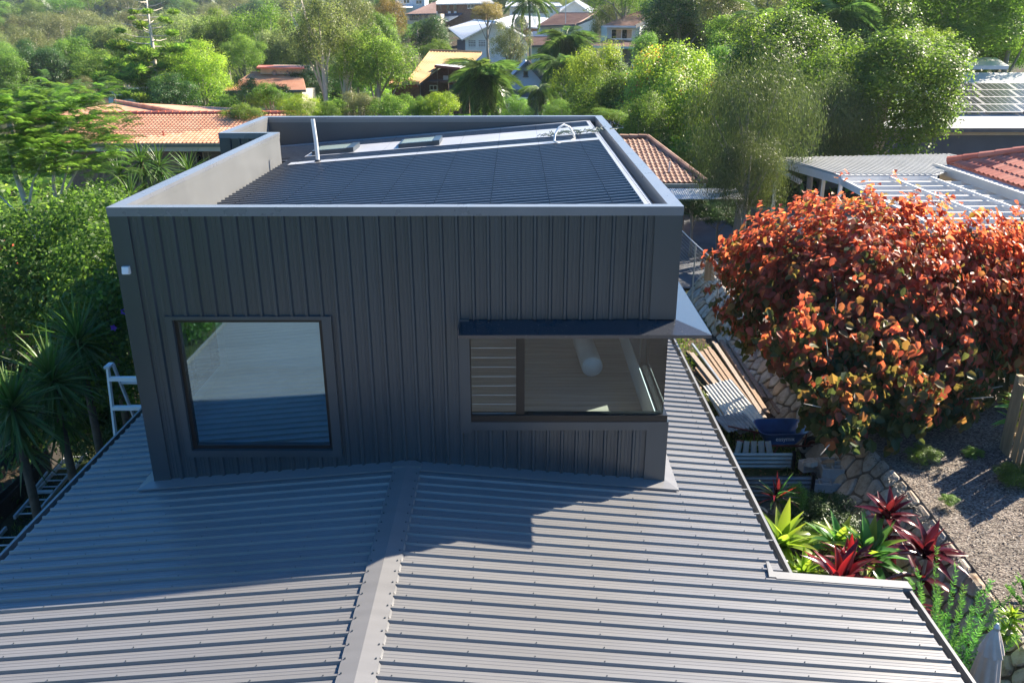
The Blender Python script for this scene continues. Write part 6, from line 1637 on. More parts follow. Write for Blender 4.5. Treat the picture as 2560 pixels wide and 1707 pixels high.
# ================================================================== left side yard
# trestle ladder
zg = -1.6
def trestle():
    y = 2.95; r = thing('trestle_ladder', 'tall white-grey trestle ladder standing beside the left gutter', 'ladder', (-5.1, y, zg))
    top = 2.72; 
    for s_, x in ((-1, -5.36), (1, -4.83)):
        x2 = x+s_*.14
        part('rail', MB().bar((x, y, top), (x2, y-.30, zg), .035, .075, up=(0, 1, 0)), M['white'], r)
        part('rear_rail', MB().bar((x+s_*(-.05), y+.1, top), (x2-s_*.2, y+1.5, zg), .03, .06, up=(0, 1, 0)), M['ladder'], r)
    for k in range(8):
        z = top-.2-k*.52; u = (top-z)/(top-zg); part('rung', MB().box(-5.36-.14*u+.01, -4.83+.14*u-.01, y-.3*u-.04, y-.3*u+.03, z-.035, z+.03), M['white'], r)
        if k < 7: z -= .18; u = (top-z)/(top-zg); part('rear_rung', MB().box(-5.30-.0*u, -4.9, y+.1+1.4*u-.02, y+.1+1.4*u+.02, z-.02, z+.02), M['ladder'], r)
    part('top_cap', MB().box(-5.40, -5.31, y-.06, y+.14, top-.01, top+.03), M['ladder'], r); part('top_cap', MB().box(-4.88, -4.79, y-.06, y+.14, top-.01, top+.03), M['ladder'], r)
trestle()
def flat_ladder(label, p, q, wd_, z, step=.30, extra=False):
    a = Vector(at(*p, z=z).tolist()); b_ = Vector(at(*q, z=z).tolist()); d_ = (b_-a); l_ = d_.length; d_.normalize(); s_ = Vector((d_.y, -d_.x, 0))*wd_
    r = thing('aluminium_ladder', label, 'ladder', a)
    for k in (0, 1): part('rail', MB().bar(a+s_*k, b_+s_*k, .045, .08), M['ladder'], r)
    n_ = int(l_/step)
    for k in range(n_): u = (k+.5)*step; part('rung', MB().tube([a+d_*u, a+d_*u+s_], .017, 8), M['ladder'], r, smooth=True)
    if extra: part('stabiliser', MB().bar(a+d_*l_*.3-s_*.08+Vector((0, 0, .06)), a+d_*l_*.62-s_*.12+Vector((0, 0, .1)), .04, .05).bar(a+d_*l_*.33+Vector((0, 0, .07)), a+d_*l_*.33+s_+Vector((0, 0, .07)), .05, .04), M['ladder'], r)
flat_ladder('long aluminium ladder lying flat in the dark yard left of the roof', (33, 1188), (160, 1042), .40, -1.42, .27, True)
flat_ladder('aluminium ladder end showing at the left picture edge', (-30, 1262), (14, 1212), .42, -1.5, .27)
# dark side fence
fx = [at(0, 1132, z=-1.0), at(211, 927, z=-1.0)]
lf = thing('dark_side_fence', 'dark low timber fence running along the shaded left yard', 'fence', (fx[0][0], fx[0][1], -1.6))
dirf = Vector((fx[1]-fx[0]).tolist()); dl = dirf.length; dirf.normalize(); dirf.z = 0
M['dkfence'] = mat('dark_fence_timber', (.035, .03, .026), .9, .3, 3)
for k in range(70):
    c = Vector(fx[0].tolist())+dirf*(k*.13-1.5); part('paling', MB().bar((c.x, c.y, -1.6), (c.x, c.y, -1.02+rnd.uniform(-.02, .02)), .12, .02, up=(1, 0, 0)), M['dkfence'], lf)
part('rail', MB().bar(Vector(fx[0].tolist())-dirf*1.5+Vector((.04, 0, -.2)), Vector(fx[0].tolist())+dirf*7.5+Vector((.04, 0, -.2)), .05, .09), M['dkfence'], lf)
# brown corrugated shed roof
c = at(15, 828, d=21.5); sh = corrugated('shed_roof', 'brown weathered corrugated shed roof at the left edge behind the yuccas', 'roof', (c[0]-.6, c[1]+.2, c[2]), (0, 1, .03), (1, 0, .06), 3.0, 5.2, mat('brown_zinc', (.20, .145, .11), .5, .3, 2, metallic=.2), .076, .014)
part('wall', MB().box(-1.8, 1.8, -.9, 1.1, -2.6, -.1), M['dkfence'], sh, local=True)
# red wall piece behind it
c = at(45, 770, d=22.5); rp = thing('red_corrugated_fence', 'short red corrugated panel under the vines at the left', 'fence', (c[0], c[1], c[2]-.6))
for k in range(7):
    x = c[0]-.7+k*.26; part('panel', MB().hexa([(x, c[1], c[2]-.7), (x+.24, c[1]+.05, c[2]-.7), (x+.24, c[1]+.09, c[2]-.7), (x, c[1]+.04, c[2]-.7), (x, c[1], c[2]+.35), (x+.24, c[1]+.05, c[2]+.35), (x+.24, c[1]+.09, c[2]+.35), (x, c[1]+.04, c[2]+.35)]), M['redp'], rp)
c = at(4, 585, d=24); part('red_post', MB().box(c[0]-.7, c[0]+.35, c[1], c[1]+.1, c[2]-.6, c[2]+.4), mat('bright_red_paint', (.5, .09, .05), .5), rp)
# yuccas
yucca('yucca with long drooping leaves low at the left edge in front of the others', 28, 935, 14.8, 1.25, 120)
yucca('yucca standing in front of the shed roof, second from the left edge', 120, 875, 15.6, 1.3, 110)
yucca('tallest near yucca against the vine hedge', 180, 785, 16.4, 1.25, 110)
yucca('smaller yucca half buried in vines beside the house wall', 245, 720, 17.2, .85, 60)
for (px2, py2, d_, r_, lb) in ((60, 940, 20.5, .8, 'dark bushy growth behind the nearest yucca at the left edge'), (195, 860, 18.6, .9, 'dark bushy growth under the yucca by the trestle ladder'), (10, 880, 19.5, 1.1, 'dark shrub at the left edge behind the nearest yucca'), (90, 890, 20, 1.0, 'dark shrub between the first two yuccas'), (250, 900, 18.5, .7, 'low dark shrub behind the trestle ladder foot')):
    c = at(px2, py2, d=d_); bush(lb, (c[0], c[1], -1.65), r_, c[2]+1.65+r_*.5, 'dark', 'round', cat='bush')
# vine hedge
g = np.random.default_rng(31)
vh = thing('vine_hedge', 'thick hedge smothered in leafy green vines left of the house', 'hedge', (-8, 9, -1.6))
lobv = [((60, 640), 20, 1.5), ((150, 590), 20.5, 1.5), ((230, 570), 20, 1.35), ((255, 640), 18.5, 1.2), ((180, 680), 19.5, 1.4), ((40, 720), 20, 1.3), ((235, 760), 18, 1.2), ((262, 830), 17.5, 1.0), ((200, 860), 18.5, 1.1), ((270, 700), 17.5, .7), ((120, 740), 20, 1.2), ((230, 520), 22, 1.1), ((150, 930), 18.2, .9), ((285, 760), 19, .9)]
Cn = np.array([at(*p, d=d_) for p, d_, r_ in lobv]); Rn = np.array([r_ for *_, r_ in lobv])
n_ = 42000; li = g.choice(len(Rn), n_//6, p=Rn**2/(Rn**2).sum())
d_ = norm(g.normal(0, 1, (len(li), 3))+np.array([.2, -.3, .4])); T = Cn[li]+d_*Rn[li][:, None]*(.6+.45*g.random((len(li), 1))**.5)
P = np.repeat(T, 6, 0)+g.normal(0, .07, (len(T)*6, 3)); dd = np.repeat(d_, 6, 0); P[:, 2] = np.maximum(P[:, 2], -1.5)
sz = g.uniform(.05, .12, len(P))
link('foliage', leaves(P-np.array(vh.location), norm(dd*.6+g.normal(0, .5, P.shape)+np.array([0, -.1, .3])), norm(g.normal(0, 1, P.shape)+np.array([0, 0, -.6])), sz, sz*.85, np.clip(.6*g.random(len(P))+.3*np.repeat(g.random(len(T)), 6), 0, 1), 'foliage'), L['vine'], vh, 'stuff')
part('stems', MB().tube([(-8, 9, -1.6), (-8.2, 9, 1), (-8, 9.3, 2.6)], [.12, .08, .03], 6).tube([(-6.5, 6.5, -1.6), (-6.4, 6.5, .5), (-6.6, 6.8, 1.6)], [.1, .07, .03], 6), L['bark_dark'], vh)
for (p, d_) in (((262, 752), 17.0), ((244, 700), 17.9), ((285, 715), 17.2), ((252, 612+90), 17.9)):
    c = at(*p, d=d_-.25); s = MB()
    for k in range(5):
        a = k*1.257; a2 = a+.6; a3 = a-.6
        s.add([(0, 0, 0), (.05*math.cos(a3), -.02, .05*math.sin(a3)), (.075*math.cos(a), -.03, .075*math.sin(a)), (.05*math.cos(a2), -.02, .05*math.sin(a2))], [(0, 1, 2, 3)], .5)
    o = part('flower', s, L['purple'], vh, local=True); o.location = Vector((c-np.array(vh.location)).tolist())
# tree fern
c = at(75, 600, d=21.5); tf = thing('tree_fern', 'pale green tree fern spreading above the vines on the left', 'fern', (c[0], c[1], -1.7))
part('trunk', MB().tube([(c[0], c[1], -1.7), (c[0], c[1], c[2])], .1, 8), L['bark_dark'], tf)
FERN = [frond_mesh('frond', 1.3, .42, L['mid'], n=26, droop=.9, leafdroop=.3, seed=k) for k in range(2)]
rosette(tf, c, 14, FERN, (.0, .7), (.8, 1.1), 'frond')
# far yucca clump and another small
def far_yuccas():
    for (px2, py2, d_, lb) in ((325, 372, 26, 'yucca crown highest in the clump before the orange roof'), (275, 400, 26, 'yucca crown at the left of the clump before the orange roof'), (365, 380, 26.5, 'yucca crown at the right of the clump before the orange roof'), (300, 450, 25, 'dark lower yucca with hanging leaves in the shade behind the tower'), (235, 455, 25.5, 'dark yucca half behind the pale trunks on the left'), (435, 395, 25.5, 'small yucca tip peeking over the tower parapet'), (205, 520, 23, 'bright young yucca beside the pale trunks'), (255, 500, 22.5, 'bright young yucca touching the tower corner')):
        yucca(lb, px2, py2, d_, 1.05 if py2 < 500 else .7, 64, nst=1)
far_yuccas()
# pale-trunked feathery tree on the left
def jac(label, base, pts_tops, seed):
    r = thing('feathery_tree', label, 'tree', base)
    mb = MB(); b0 = Vector(base)
    for (path, r0) in pts_tops:
        P_ = [b0]+[Vector([float(v) for v in at(px2, py2, d=d_)]) for (px2, py2, d_) in path]
        mb.tube(P_, [r0*(1-.75*i/(len(P_)-1)) for i in range(len(P_))], 8)
    part('trunk', mb, L['bark_pale'], r, smooth=True); return r
JF = [frond_mesh('spray', .58, .26, L['feath'], n=20, lw=.034, droop=.55, leafdroop=.35, seed=k, rachis=False) for k in range(3)]
def sprays(r, centers, n, R_):
    for k in range(n):
        (px2, py2, d_) = centers[k % len(centers)]; c = at(px2, py2, d=d_)
        o = link('spray', JF[k % 3], None, r)
        dv_ = Vector((rnd.gauss(0, 1), rnd.gauss(0, 1), rnd.gauss(.1, .45))).normalized(); p = Vector(c.tolist())+Vector((dv_.x*R_, dv_.y*R_, dv_.z*R_*.55))*rnd.uniform(.2, 1)
        o.location = p-worldloc(r); s_ = rnd.uniform(.7, 1.25); o.scale = (s_, s_, s_)
        o.rotation_euler = (rnd.uniform(-.3, .3), -rnd.uniform(-.1, .6), math.atan2(dv_.y, dv_.x)+rnd.uniform(-.6, .6))
j1 = jac('feathery-leaved tree with a leaning pale trunk at the left edge', (at(105, 560, d=22)[0], at(105, 560, d=22)[1], -1.7), [([(95, 555, 22), (65, 480, 22), (35, 400, 22), (15, 330, 22)], .13), ([(95, 555, 22), (50, 500, 21.5), (0, 450, 21.5)], .07), ([(65, 480, 22), (75, 420, 22), (110, 340, 22)], .06)], 1)
j2 = jac('feathery-leaved tree with twin upright pale trunks before the orange roof', (at(128, 530, d=23)[0], at(128, 530, d=23)[1], -1.7), [([(135, 540, 23), (130, 470, 23), (122, 420, 23), (130, 340, 23)], .10), ([(130, 490, 23), (146, 420, 23), (170, 330, 23)], .06), ([(150, 520, 23), (150, 440, 23), (175, 395, 23), (200, 360, 23)], .06)], 2)
JF_ = 0
sprays(j1, [(30, 235, 22), (60, 280, 22), (15, 330, 21.5), (85, 340, 22), (40, 390, 21.5), (100, 250, 22.5), (10, 270, 22)], 520, 1.3)
sprays(j2, [(140, 250, 23), (180, 290, 23), (150, 330, 22.5), (120, 300, 23), (205, 330, 23), (180, 380, 22.5), (110, 380, 22.5), (160, 215, 23.5)], 620, 1.25)
# ================================================================== trees
T_ = tree
# mid distance, left to right
T_('bright yellow-green rounded tree beside the bare-topped pine', 465, 112, 160, 262, 76, 'fine', 'yellow')
T_('broad grey-green gum tree above the yellow-green one', 425, 22, 190, 150, 112, 'gum', 'gum', 'bark_pale')
T_('deep green gum crown between the pine and the tall pale trunk', 605, 8, 170, 185, 105, 'gum', 'mid', 'bark_pale')
T_('dark little tree in front of the small orange tiled roof', 572, 178, 75, 265, 58, 'small', 'dark')
T_('reddish dark shrub at the right end of the small orange roof', 640, 190, 90, 262, 60, 'small', 'dark')
T_('rounded mid-green tree just right of the dark little one', 622, 195, 100, 268, 54, 'round', 'mid')
r = T_('tall gum with a straight pale trunk and sparse grey-green crown', 735, -40, 190, 190, 60, 'sparse', 'gum', 'bark_pale', rad=.2, nl=9)
T_('lower grey-green sprays hanging from the tall gum at its right', 790, 40, 110, 215, 63, 'gum', 'gum', 'bark_pale')
T_('glossy bright green tree left of the rusty roof', 868, 75, 160, 235, 62, 'round', 'bright')
T_('tall olive tree right behind the tall gum', 800, -30, 130, 120, 85, 'gum', 'olive', 'bark_pale')
T_('orange-tinged tree beside the dark round one', 895, -10, 85, 90, 100, 'gum', 'rusty')
T_('dense dark green dome-shaped tree left of the white house', 990, 30, 110, 140, 88, 'column', 'dark')
T_('small bright tree squeezed under the dome-shaped one', 1000, 95, 70, 150, 84, 'round', 'mid')
T_('clipped round shrub in front of the brown tiled roof', 958, 50, 24, 68, 118, 'small', 'mid')
T_('rusty autumn shrub by the brick house', 1120, 8, 75, 55, 124, 'round', 'rusty')
T_('thin see-through olive tree in front of the white house', 1172, 48, 110, 165, 76, 'sparse', 'olive', nl=10)
T_('small round green street tree before the white flat house', 1382, 20, 0.1, 30, 120, 'small', 'bright') if False else None
T_('small bright green tree beside the white garage', 1375*0+1384, 18, 26, 45, 118, 'small', 'bright')
T_('yellow-green tree with upright shoots below the pale blue house', 1355, 105, 170, 310, 50, 'fine', 'yellow')
T_('narrow pale green tree right of the pale blue house', 1480, 68, 78, 165, 62, 'column', 'mid')
T_('wide tree tipped with red leaves behind the brown tiled roof', 1535, 105, 260, 390, 42, 'big', 'mix')
T_('bushy green tree under the red-tipped one beside the tower', 1420, 170, 200, 360, 44, 'big', 'mid')
T_('dark tree overhanging the pale blue house from the right', 1560, -60, 200, 110, 70, 'round', 'dark')
T_('leafy branch crown hanging into the top above the pale blue house', 1440, -90, 200, 60, 92, 'gum', 'mid')
T_('dull olive casuarina-like tree at the top right of centre', 1655, -50, 150, 120, 60, 'fine', 'olive')
T_('weeping tree with trailing grey-green curtains of leaves', 1715, 105, 320, 500, 28.5, 'weep', 'weep', deep=.7, idx=0, nl=5)
T_('second weeping tree with darker strands hanging behind the patio', 1870, 150, 260, 460, 33, 'weep', 'weep', deep=.7, idx=0, nl=5)
T_('low weeping tree brushing the brown tiled roof', 1720, 290, 220, 530, 27, 'weep', 'weep', deep=.7, idx=0, nl=5)
T_('broad glossy-leaved tree spreading above the grey house wall', 2030, 75, 400, 385, 34, 'big', 'mid', 'bark_pale', deep=.8, nl=8)
T_('round green tree left of the broad glossy one', 1790, 30, 300, 330, 40, 'big', 'mid')
T_('sunlit tree at the top between the palm fronds and the glossy tree', 1960, -60, 300, 180, 46, 'big', 'bright')
T_('dark tree behind the weeping ones', 1900, 200, 260, 400, 36, 'big', 'dark')
T_('sunlit green tree filling the top right corner', 2200, -100, 360, 170, 48, 'big', 'bright')
T_('tree at the right edge above the solar roof', 2300, -10, 200, 190, 58, 'big', 'mid')
T_('small leafy tree beside the solar panels roof ridge', 2150, 90, 150, 210, 50, 'round', 'bright')
T_('olive tree at the top edge right of the palm cluster', 1790, -60, 200, 90, 65, 'gum', 'olive')
T_('tree high at the top right behind the sunlit corner tree', 2080, -90, 220, 60, 60, 'big', 'mid')
T_('dark low bush in front of the low weeping tree by the driveway', 1590, 440, 110, 512, 30, 'small', 'dark')
T_('dark bush between the tower and the stone wall beyond the driveway', 1650, 455, 120, 525, 31, 'round', 'dark')
for (x, y, rr_, lb) in ((-8.6, -12.5, 2.0, 'tree by the left side fence that the big window mirrors'), (-11, -18, 3.6, 'broad tree down the left slope mirrored in the big window'), (-7.5, -24, 4, 'tree at the rear left corner of the low roof')):
    z0_ = gz(x, y); r_ = thing('tree', lb, 'tree', (x, y, z0_)); C_, _R = crown_obj(r_, 'round', 0, 'mid', (x, y, z0_+rr_*1.1), (rr_, rr_, rr_), 1.0); part('trunk', limbs(MB(), (x, y, z0_), (x, y, z0_+rr_*1.1), (rr_, rr_, rr_), C_, 1.0, .15), L['bark'], r_, smooth=True)
# hedge and shrubs just beyond the tower
for i, (cx_, tp, w_, d_, lf_, lb) in enumerate(((690, 222, 110, 45, 'yellow', 'lime yellow shrub just over the tower parapet on the left'), (762, 232, 80, 46, 'bright', 'low light green shrub at the foot of the tall pale trunk'), (830, 212, 110, 47, 'olive', 'pale grassy olive shrub above the parapet middle'), (905, 218, 100, 46, 'bright', 'green shrub left of the yellow one behind the parapet'), (960, 228, 60, 44, 'mid', 'small green shrub between the pale shrubs'), (1008, 212, 90, 44, 'yellow', 'yellow-tipped shrub beside the drooping palm'), (1290, 235, 120, 46, 'mid', 'green shrub below the grey corrugated shed'), (1352, 238, 70, 43, 'yellow', 'yellow shrub right at the tower parapet corner'), (1395, 250, 90, 36, 'bright', 'low green shrub right behind the parapet corner'), (560, 240, 90, 50, 'bright', 'low green shrub left of the lime yellow one'), (1190, 225, 70, 48, 'mid', 'small shrub between the drooping palm and blue house veranda'))):
    T_(lb, cx_, tp, w_, 285, d_, 'small' if i % 2 else 'fine', lf_, name='shrub', cat='shrub')
# small trees left
for (cx_, tp, w_, bt, d_, kd, lf_, lb) in ((180, 180, 90, 250, 66, 'fine', 'olive', 'small olive tree left of the white cottage'), (150, 200, 70, 262, 60, 'round', 'mid', 'small tree at the left end of the orange roof'), (235, 120, 130, 200, 100, 'round', 'bright', 'bright round tree above the white cottage'), (400, 175, 110, 265, 72, 'round', 'dark', 'dark tree behind the bare-topped pine base'), (530, 215, 80, 265, 62, 'small', 'mid', 'green shrub left of the cream wall'), (215, 215, 50, 262, 62, 'small', 'olive', 'tiny olive tree beside the brown-roofed shed'),
    (720, 120, 120, 200, 96, 'round', 'dark', 'dark tree in the gap right of the small orange roof'), (790, 150, 120, 240, 90, 'round', 'dark', 'dark green tree behind the tall gum trunk'), (690, 60, 120, 180, 98, 'gum', 'gum', 'grey gum left of the tall pale trunk'), (560, 90, 120, 170, 92, 'fine', 'bright', 'light green tree above the small orange roof')):
    T_(lb, cx_, tp, w_, bt, d_, kd, lf_)
for (cx_, tp, w_, bt, d_, kd, lf_, lb) in ((1480, 230, 150, 400, 39, 'fine', 'mid', 'low green tree filling in under the red-tipped tree'), (1600, 300, 120, 440, 37, 'round', 'mid', 'green tree between the red-tipped and weeping trees'), (1640, 160, 130, 300, 45, 'fine', 'bright', 'light green tree left of the weeping tree top'),
    (2230, 60, 160, 190, 54, 'big', 'yellow', 'yellow-green tree above the solar roof'), (1700, 100, 130, 220, 50, 'fine', 'dark', 'dark fine-leaved tree behind the weeping trees'), (2080, 60, 180, 210, 44, 'big', 'yellow', 'yellowish sunlit tree above the broad glossy one'), (1400, 0, 90, 110, 95, 'gum', 'olive', 'olive gum rising between white garage and pale blue house')):
    T_(lb, cx_, tp, w_, bt, d_, kd, lf_)
bl = random.Random(5)
for (cx_, tp, w_, bt, d_, kd, lf_) in ((1400, 150, 190, 330, 52, 'big', 'mid'), (1600, 130, 200, 330, 50, 'big', 'mid'), (1700, 60, 230, 250, 56, 'big', 'bright'), (1830, 20, 230, 220, 58, 'big', 'mid'), (1900, 90, 230, 300, 48, 'big', 'bright'), (1990, 10, 240, 210, 60, 'big', 'mid'), (2120, 10, 250, 200, 56, 'big', 'bright'), (2260, 20, 240, 190, 62, 'big', 'mid'), (2080, 130, 220, 300, 47, 'big', 'mid'), (1560, 20, 190, 180, 74, 'big', 'dark'), (2330, -40, 230, 130, 52, 'big', 'bright'), (1660, -20, 200, 120, 70, 'big', 'mid'), (1780, 230, 200, 420, 40, 'big', 'dark'), (1960, 260, 220, 410, 42, 'big', 'dark')):
    T_({'mid': 'mid-green leafy tree in the dense belt behind the weeping trees', 'bright': 'bright leafy tree in the dense belt behind the weeping trees', 'dark': 'dark shaded tree in the dense belt behind the weeping trees'}[lf_], cx_, tp, w_, bt, d_, kd, lf_, group='dense tree belt at upper right', nl=4)
for (cx_, tp, w_, bt, d_, kd, lf_) in ((520, 30, 150, 170, 108, 'big', 'mid'), (640, 70, 150, 200, 100, 'big', 'gum'), (340, 90, 150, 220, 98, 'big', 'mid'), (270, 60, 160, 190, 112, 'big', 'gum'), (180, 90, 150, 210, 108, 'big', 'mid'), (90, 100, 150, 230, 104, 'big', 'dark'), (10, 120, 150, 250, 100, 'big', 'mid'), (860, 30, 120, 150, 92, 'big', 'mid'), (820, 110, 120, 230, 74, 'big', 'mid'), (700, 150, 110, 240, 84, 'big', 'dark')):
    T_({'mid': 'mid-green tree filling the valley between the pine and the rusty roof', 'gum': 'grey-green tree filling the valley left of the tall gum', 'dark': 'dark tree filling a hollow in the valley woodland'}[lf_], cx_, tp, w_, bt, d_, kd, lf_, group='valley woodland trees', nl=4)
# bare-topped pine
def pine():
    d_ = 76; c0 = at(372, 270, d=d_); ct = at(328, -60, d=d_); bz = gz(c0[0], c0[1])
    r = thing('hoop_pine', 'tall thin pine with bare upper limbs and tufts of needles at the branch tips', 'tree', (c0[0], c0[1], bz))
    b0 = Vector((c0[0], c0[1], bz)); tp = Vector(ct.tolist())
    tr_ = MB().tube([b0, b0.lerp(tp, .33), b0.lerp(tp, .66), tp], [.3, .22, .15, .05], 8)
    part('trunk', tr_, L['bark_pale'], r, smooth=True)
    g = np.random.default_rng(3); m_ = 420
    dt = norm(g.normal(0, 1, (m_, 3))); P = dt*np.array([.5, .5, .28])*g.uniform(.5, 1, (m_, 1))
    tuft = leaves(P, norm(np.cross(dt, g.normal(0, 1, (m_, 3)))), norm(dt+np.array([0, 0, .5])), .28, .05, g.random(m_), 'tuft'); tuft.materials.append(L['bright'])
    H = (tp-b0).length
    for k in range(60):
        u = .30+.68*k/60; p = b0.lerp(tp, u); a = k*2.4; l_ = (1-u)*H*.36+.8; l_ *= rnd.uniform(.7, 1.1)
        e_ = p+Vector((math.cos(a)*l_, math.sin(a)*l_, l_*rnd.uniform(.0, .25)))
        part('branch', MB().tube([p, p.lerp(e_, .5)-Vector((0, 0, l_*.05)), e_], [.06, .04, .02], 5), L['bark_pale'], r)
        nt2 = 3 if u < .62 else (1 if rnd.random() < .45 else 0)
        for q in range(nt2):
            o = link('needle_tuft', tuft, None, r); pp = p.lerp(e_, 1-.3*q)+Vector((0, 0, .15)); o.location = pp-r.location; s_ = rnd.uniform(.8, 1.7)*(1.25 if u < .6 else .8); o.scale = (s_, s_, s_*.8); o.rotation_euler = (0, 0, rnd.uniform(0, 6))
pine()
# palms
palm('drooping queen palm with full crown right of the rusty roof', 1110, 172, 50, .68, 44, (-1.0, 1.3), fr=FR_B)
palm('leaning queen palm in front of the blue gable, lower fronds drooping', 1240, 205, 54, .5, 14, (-.8, 1.0), fr=FR_B)
palm('palm with dense crown just right of the blue gable peak', 1285, 150, 57, .55, 26, (-.9, 1.2), fr=FR_B)
palm('broad palm crown below the faded brown roof', 1300, 95, 66, .75, 34, (-.9, 1.25), fr=FR_B)
palm('very tall thin palm whose crown touches the top of the picture', 1216, 8, 92, .95, 18, (-.4, 1.2), .14)
palm('palm crown rising behind the sunlit trees at upper right', 1930, 40, 44, .85, 20, (-.4, 1.2))
palm('palm with dark fronds between trees high on the right', 1745, 50, 56, .8, 18, (-.4, 1.2))
# wooded hillside: individual trees
KINDS = [('gum', 'gum'), ('gum', 'olive'), ('round', 'mid'), ('fine', 'olive'), ('gum', 'mid'), ('fine', 'mid'), ('round', 'dark'), ('gum', 'olive'), ('gum', 'gum')]
HL = {('gum', 'gum'): 'grey-green gum tree on the wooded hillside', ('gum', 'olive'): 'olive gum tree on the wooded hillside', ('round', 'mid'): 'rounded green tree on the wooded hillside', ('fine', 'olive'): 'fine-leaved olive tree on the wooded hillside', ('gum', 'mid'): 'mid-green gum tree on the wooded hillside', ('fine', 'mid'): 'fine-leaved green tree on the wooded hillside', ('round', 'dark'): 'dark rounded tree on the wooded hillside'}
hr = random.Random(77)
for (row_d, n_, py0, hgt, wpx) in ((118, 12, 120, 105, 120), (145, 13, 78, 95, 120), (180, 14, 45, 85, 115), (225, 15, 18, 70, 105), (290, 16, -6, 55, 95)):
    for k in range(n_):
        cx_ = -60+(960+60)*(k+.5)/n_+hr.uniform(-25, 25); kd, lf_ = hr.choice(KINDS)
        if py0+hr.uniform(-12, 12) < -60: continue
        tp = py0+hr.uniform(-16, 16)
        T_(HL[(kd, lf_)], cx_, tp, wpx*hr.uniform(.75, 1.25), tp+hgt*hr.uniform(.85, 1.15), row_d*hr.uniform(.94, 1.06), kd, lf_, 'bark_pale' if kd == 'gum' else 'bark', group='trees on the wooded hillside', nl=5)
for (row_d, n_, py0, hgt, wpx, xa, xb) in ((165, 8, -8, 60, 110, 1400, 2352), (185, 7, -20, 50, 90, 850, 1400), (95, 5, 60, 90, 110, 1500, 1900)):
    for k in range(n_):
        cx_ = xa+(xb-xa)*(k+.5)/n_+hr.uniform(-25, 25); kd, lf_ = hr.choice(KINDS); tp = py0+hr.uniform(-10, 10)
        T_(HL[(kd, lf_)].replace('on the wooded hillside', 'on the ridge behind the upper houses'), cx_, tp, wpx*hr.uniform(.8, 1.2), tp+hgt, row_d*hr.uniform(.95, 1.05), kd, lf_, group='trees on the ridge behind the houses', nl=5)
# far forest mass on the hills
g = np.random.default_rng(9); nc = 2600
X_ = g.uniform(-620, 420, nc); Y_ = g.uniform(300, 1000, nc)
Z_ = ground(X_, Y_); Rr = g.uniform(4, 8, nc)
m_ = 60
dd = norm(g.normal(0, 1, (nc*m_, 3))+np.array([0, -.3, .5])); P = np.repeat(np.stack([X_, Y_, Z_+Rr*.9+2], 1), m_, 0)+dd*np.repeat(Rr, m_)[:, None]*np.array([1, 1, 1.1])*g.uniform(.75, 1.05, (nc*m_, 1))
me_ = leaves(P, norm(dd+g.normal(0, .4, dd.shape)), norm(g.normal(0, 1, dd.shape)), 3.0, 2.2, np.clip(.35*np.repeat(g.random(nc), m_)+.6*g.random(nc*m_), 0, 1), 'forest')
o = link('forest', me_, L['far'], None, 'stuff'); tag(o, 'hazy eucalypt forest covering the far hills', 'forest')
# ground cover under the mid trees
g = np.random.default_rng(19); n_ = 60000
X_ = g.uniform(-60, 45, n_); Y_ = 26+g.random(n_)**.8*80; sz = .18+.004*Y_; Z_ = ground(X_, Y_)+g.uniform(0, .5, n_)
dd = norm(g.normal(0, .6, (n_, 3))+np.array([0, -.2, .8])); ok = ~((X_ > 5) & (X_ < 26) & (Y_ < 29))
me_ = leaves(np.stack([X_, Y_, Z_], 1)[ok], dd[ok], norm(g.normal(0, 1, (n_, 3)))[ok], sz[ok]*2.2, sz[ok]*1.2, g.random(n_)[ok], 'undergrowth')
o = link('undergrowth', me_, L['mid'], None, 'stuff'); tag(o, 'low green undergrowth between the trees and houses', 'undergrowth')
n_ = 16000; X_ = g.uniform(-16, -5.2, n_); Y_ = g.uniform(-4, 20, n_); ok = (X_ < -9.2) | (Y_ > 10.5)  # dark leaf cover, its colour standing in for shade on the yard soil
dd = norm(g.normal(0, .6, (n_, 3))+np.array([0, -.2, .8]))
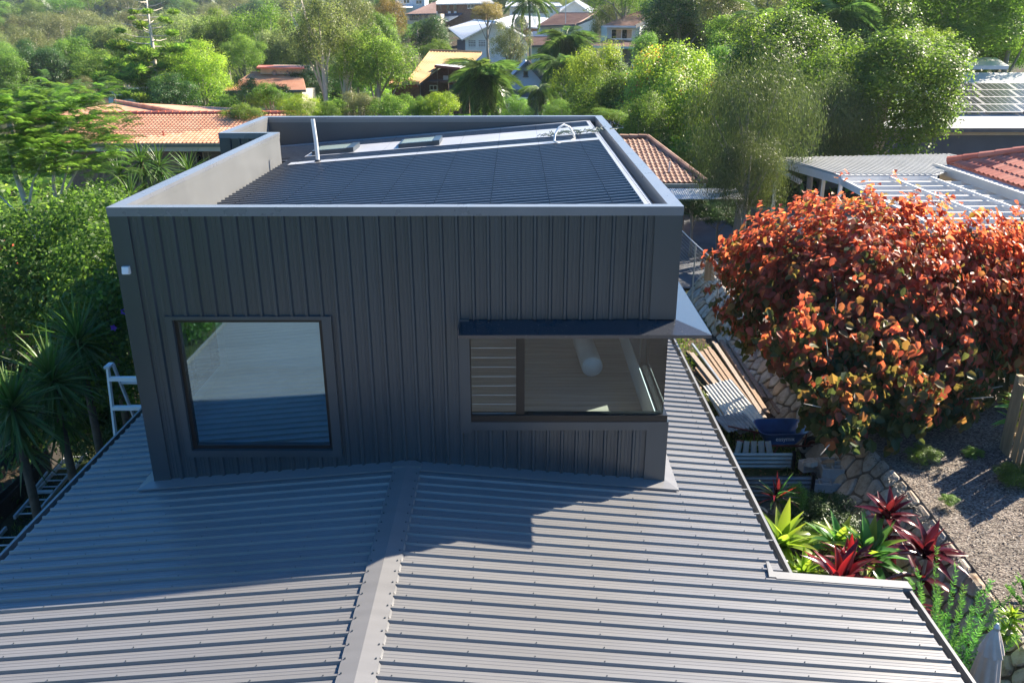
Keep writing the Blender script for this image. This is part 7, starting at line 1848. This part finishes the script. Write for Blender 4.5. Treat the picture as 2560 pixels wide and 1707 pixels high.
me_ = leaves(np.stack([X_, Y_, ground(X_, Y_)+g.uniform(0, .5, n_)], 1)[ok], dd[ok], norm(g.normal(0, 1, (n_, 3)))[ok], .16, .08, g.random(n_)[ok], 'undergrowth')
o = link('undergrowth', me_, L['dark'], None, 'stuff'); tag(o, 'dark weeds and creeper added to put shade over the left yard', 'undergrowth')
# dead sticks piled by the left wall
stk = thing('stick_heap', 'heap of pale dry sticks piled between the ladder and the left wall', 'sticks', (-5.2, 5.5, -1.6))
s = MB()
for k in range(70):
    a = Vector((rnd.uniform(-5.9, -4.6), rnd.uniform(3.9, 7), rnd.uniform(-1.4, .9))); s.tube([a, a+Vector((rnd.uniform(-.6, .6), rnd.uniform(-.8, .8), rnd.uniform(-.25, .35)))], [.014, .006], 4)
part('sticks', s, L['bark_pale'], stk, 'stuff')
# street light / pole far left
c = at(32, 165, d=190); lp = thing('power_pole', 'thin timber power pole beside the pale road clearing at far left', 'pole', (c[0], c[1], gz(c[0], c[1])))
part('post', MB().tube([(c[0], c[1], gz(c[0], c[1])), (c[0], c[1], c[2]+1.5)], .15, 6), L['bark_dark'], lp); part('cross_arm', MB().bar((c[0]-1.1, c[1], c[2]+1.1), (c[0]+1.1, c[1], c[2]+1.1), .12, .12), L['bark_dark'], lp)
struct('road', MB().slab([(-100, 150, gz(-100, 150)+.3), (-72, 150, gz(-72, 150)+.3), (-70, 190, gz(-70, 190)+.3), (-100, 190, gz(-100, 190)+.3)], .1), M['asphalt'])
# ------------------------------------------------------------------ haze
hz_ = MB().box(-1700, 1700, -310, 2250, -60, 75)
m = bpy.data.materials.new('haze_air'); m.use_nodes = True; t = m.node_tree; t.nodes.clear()
vo = N(t, 'ShaderNodeVolumePrincipled'); vo.inputs['Color'].default_value = (.80, .88, 1.0, 1); vo.inputs['Density'].default_value = .0002; vo.inputs['Anisotropy'].default_value = .3
o_ = N(t, 'ShaderNodeOutputMaterial'); t.links.new(vo.outputs[0], o_.inputs['Volume'])
HAZE = True
if HAZE: part('haze', hz_, m, None, 'stuff')
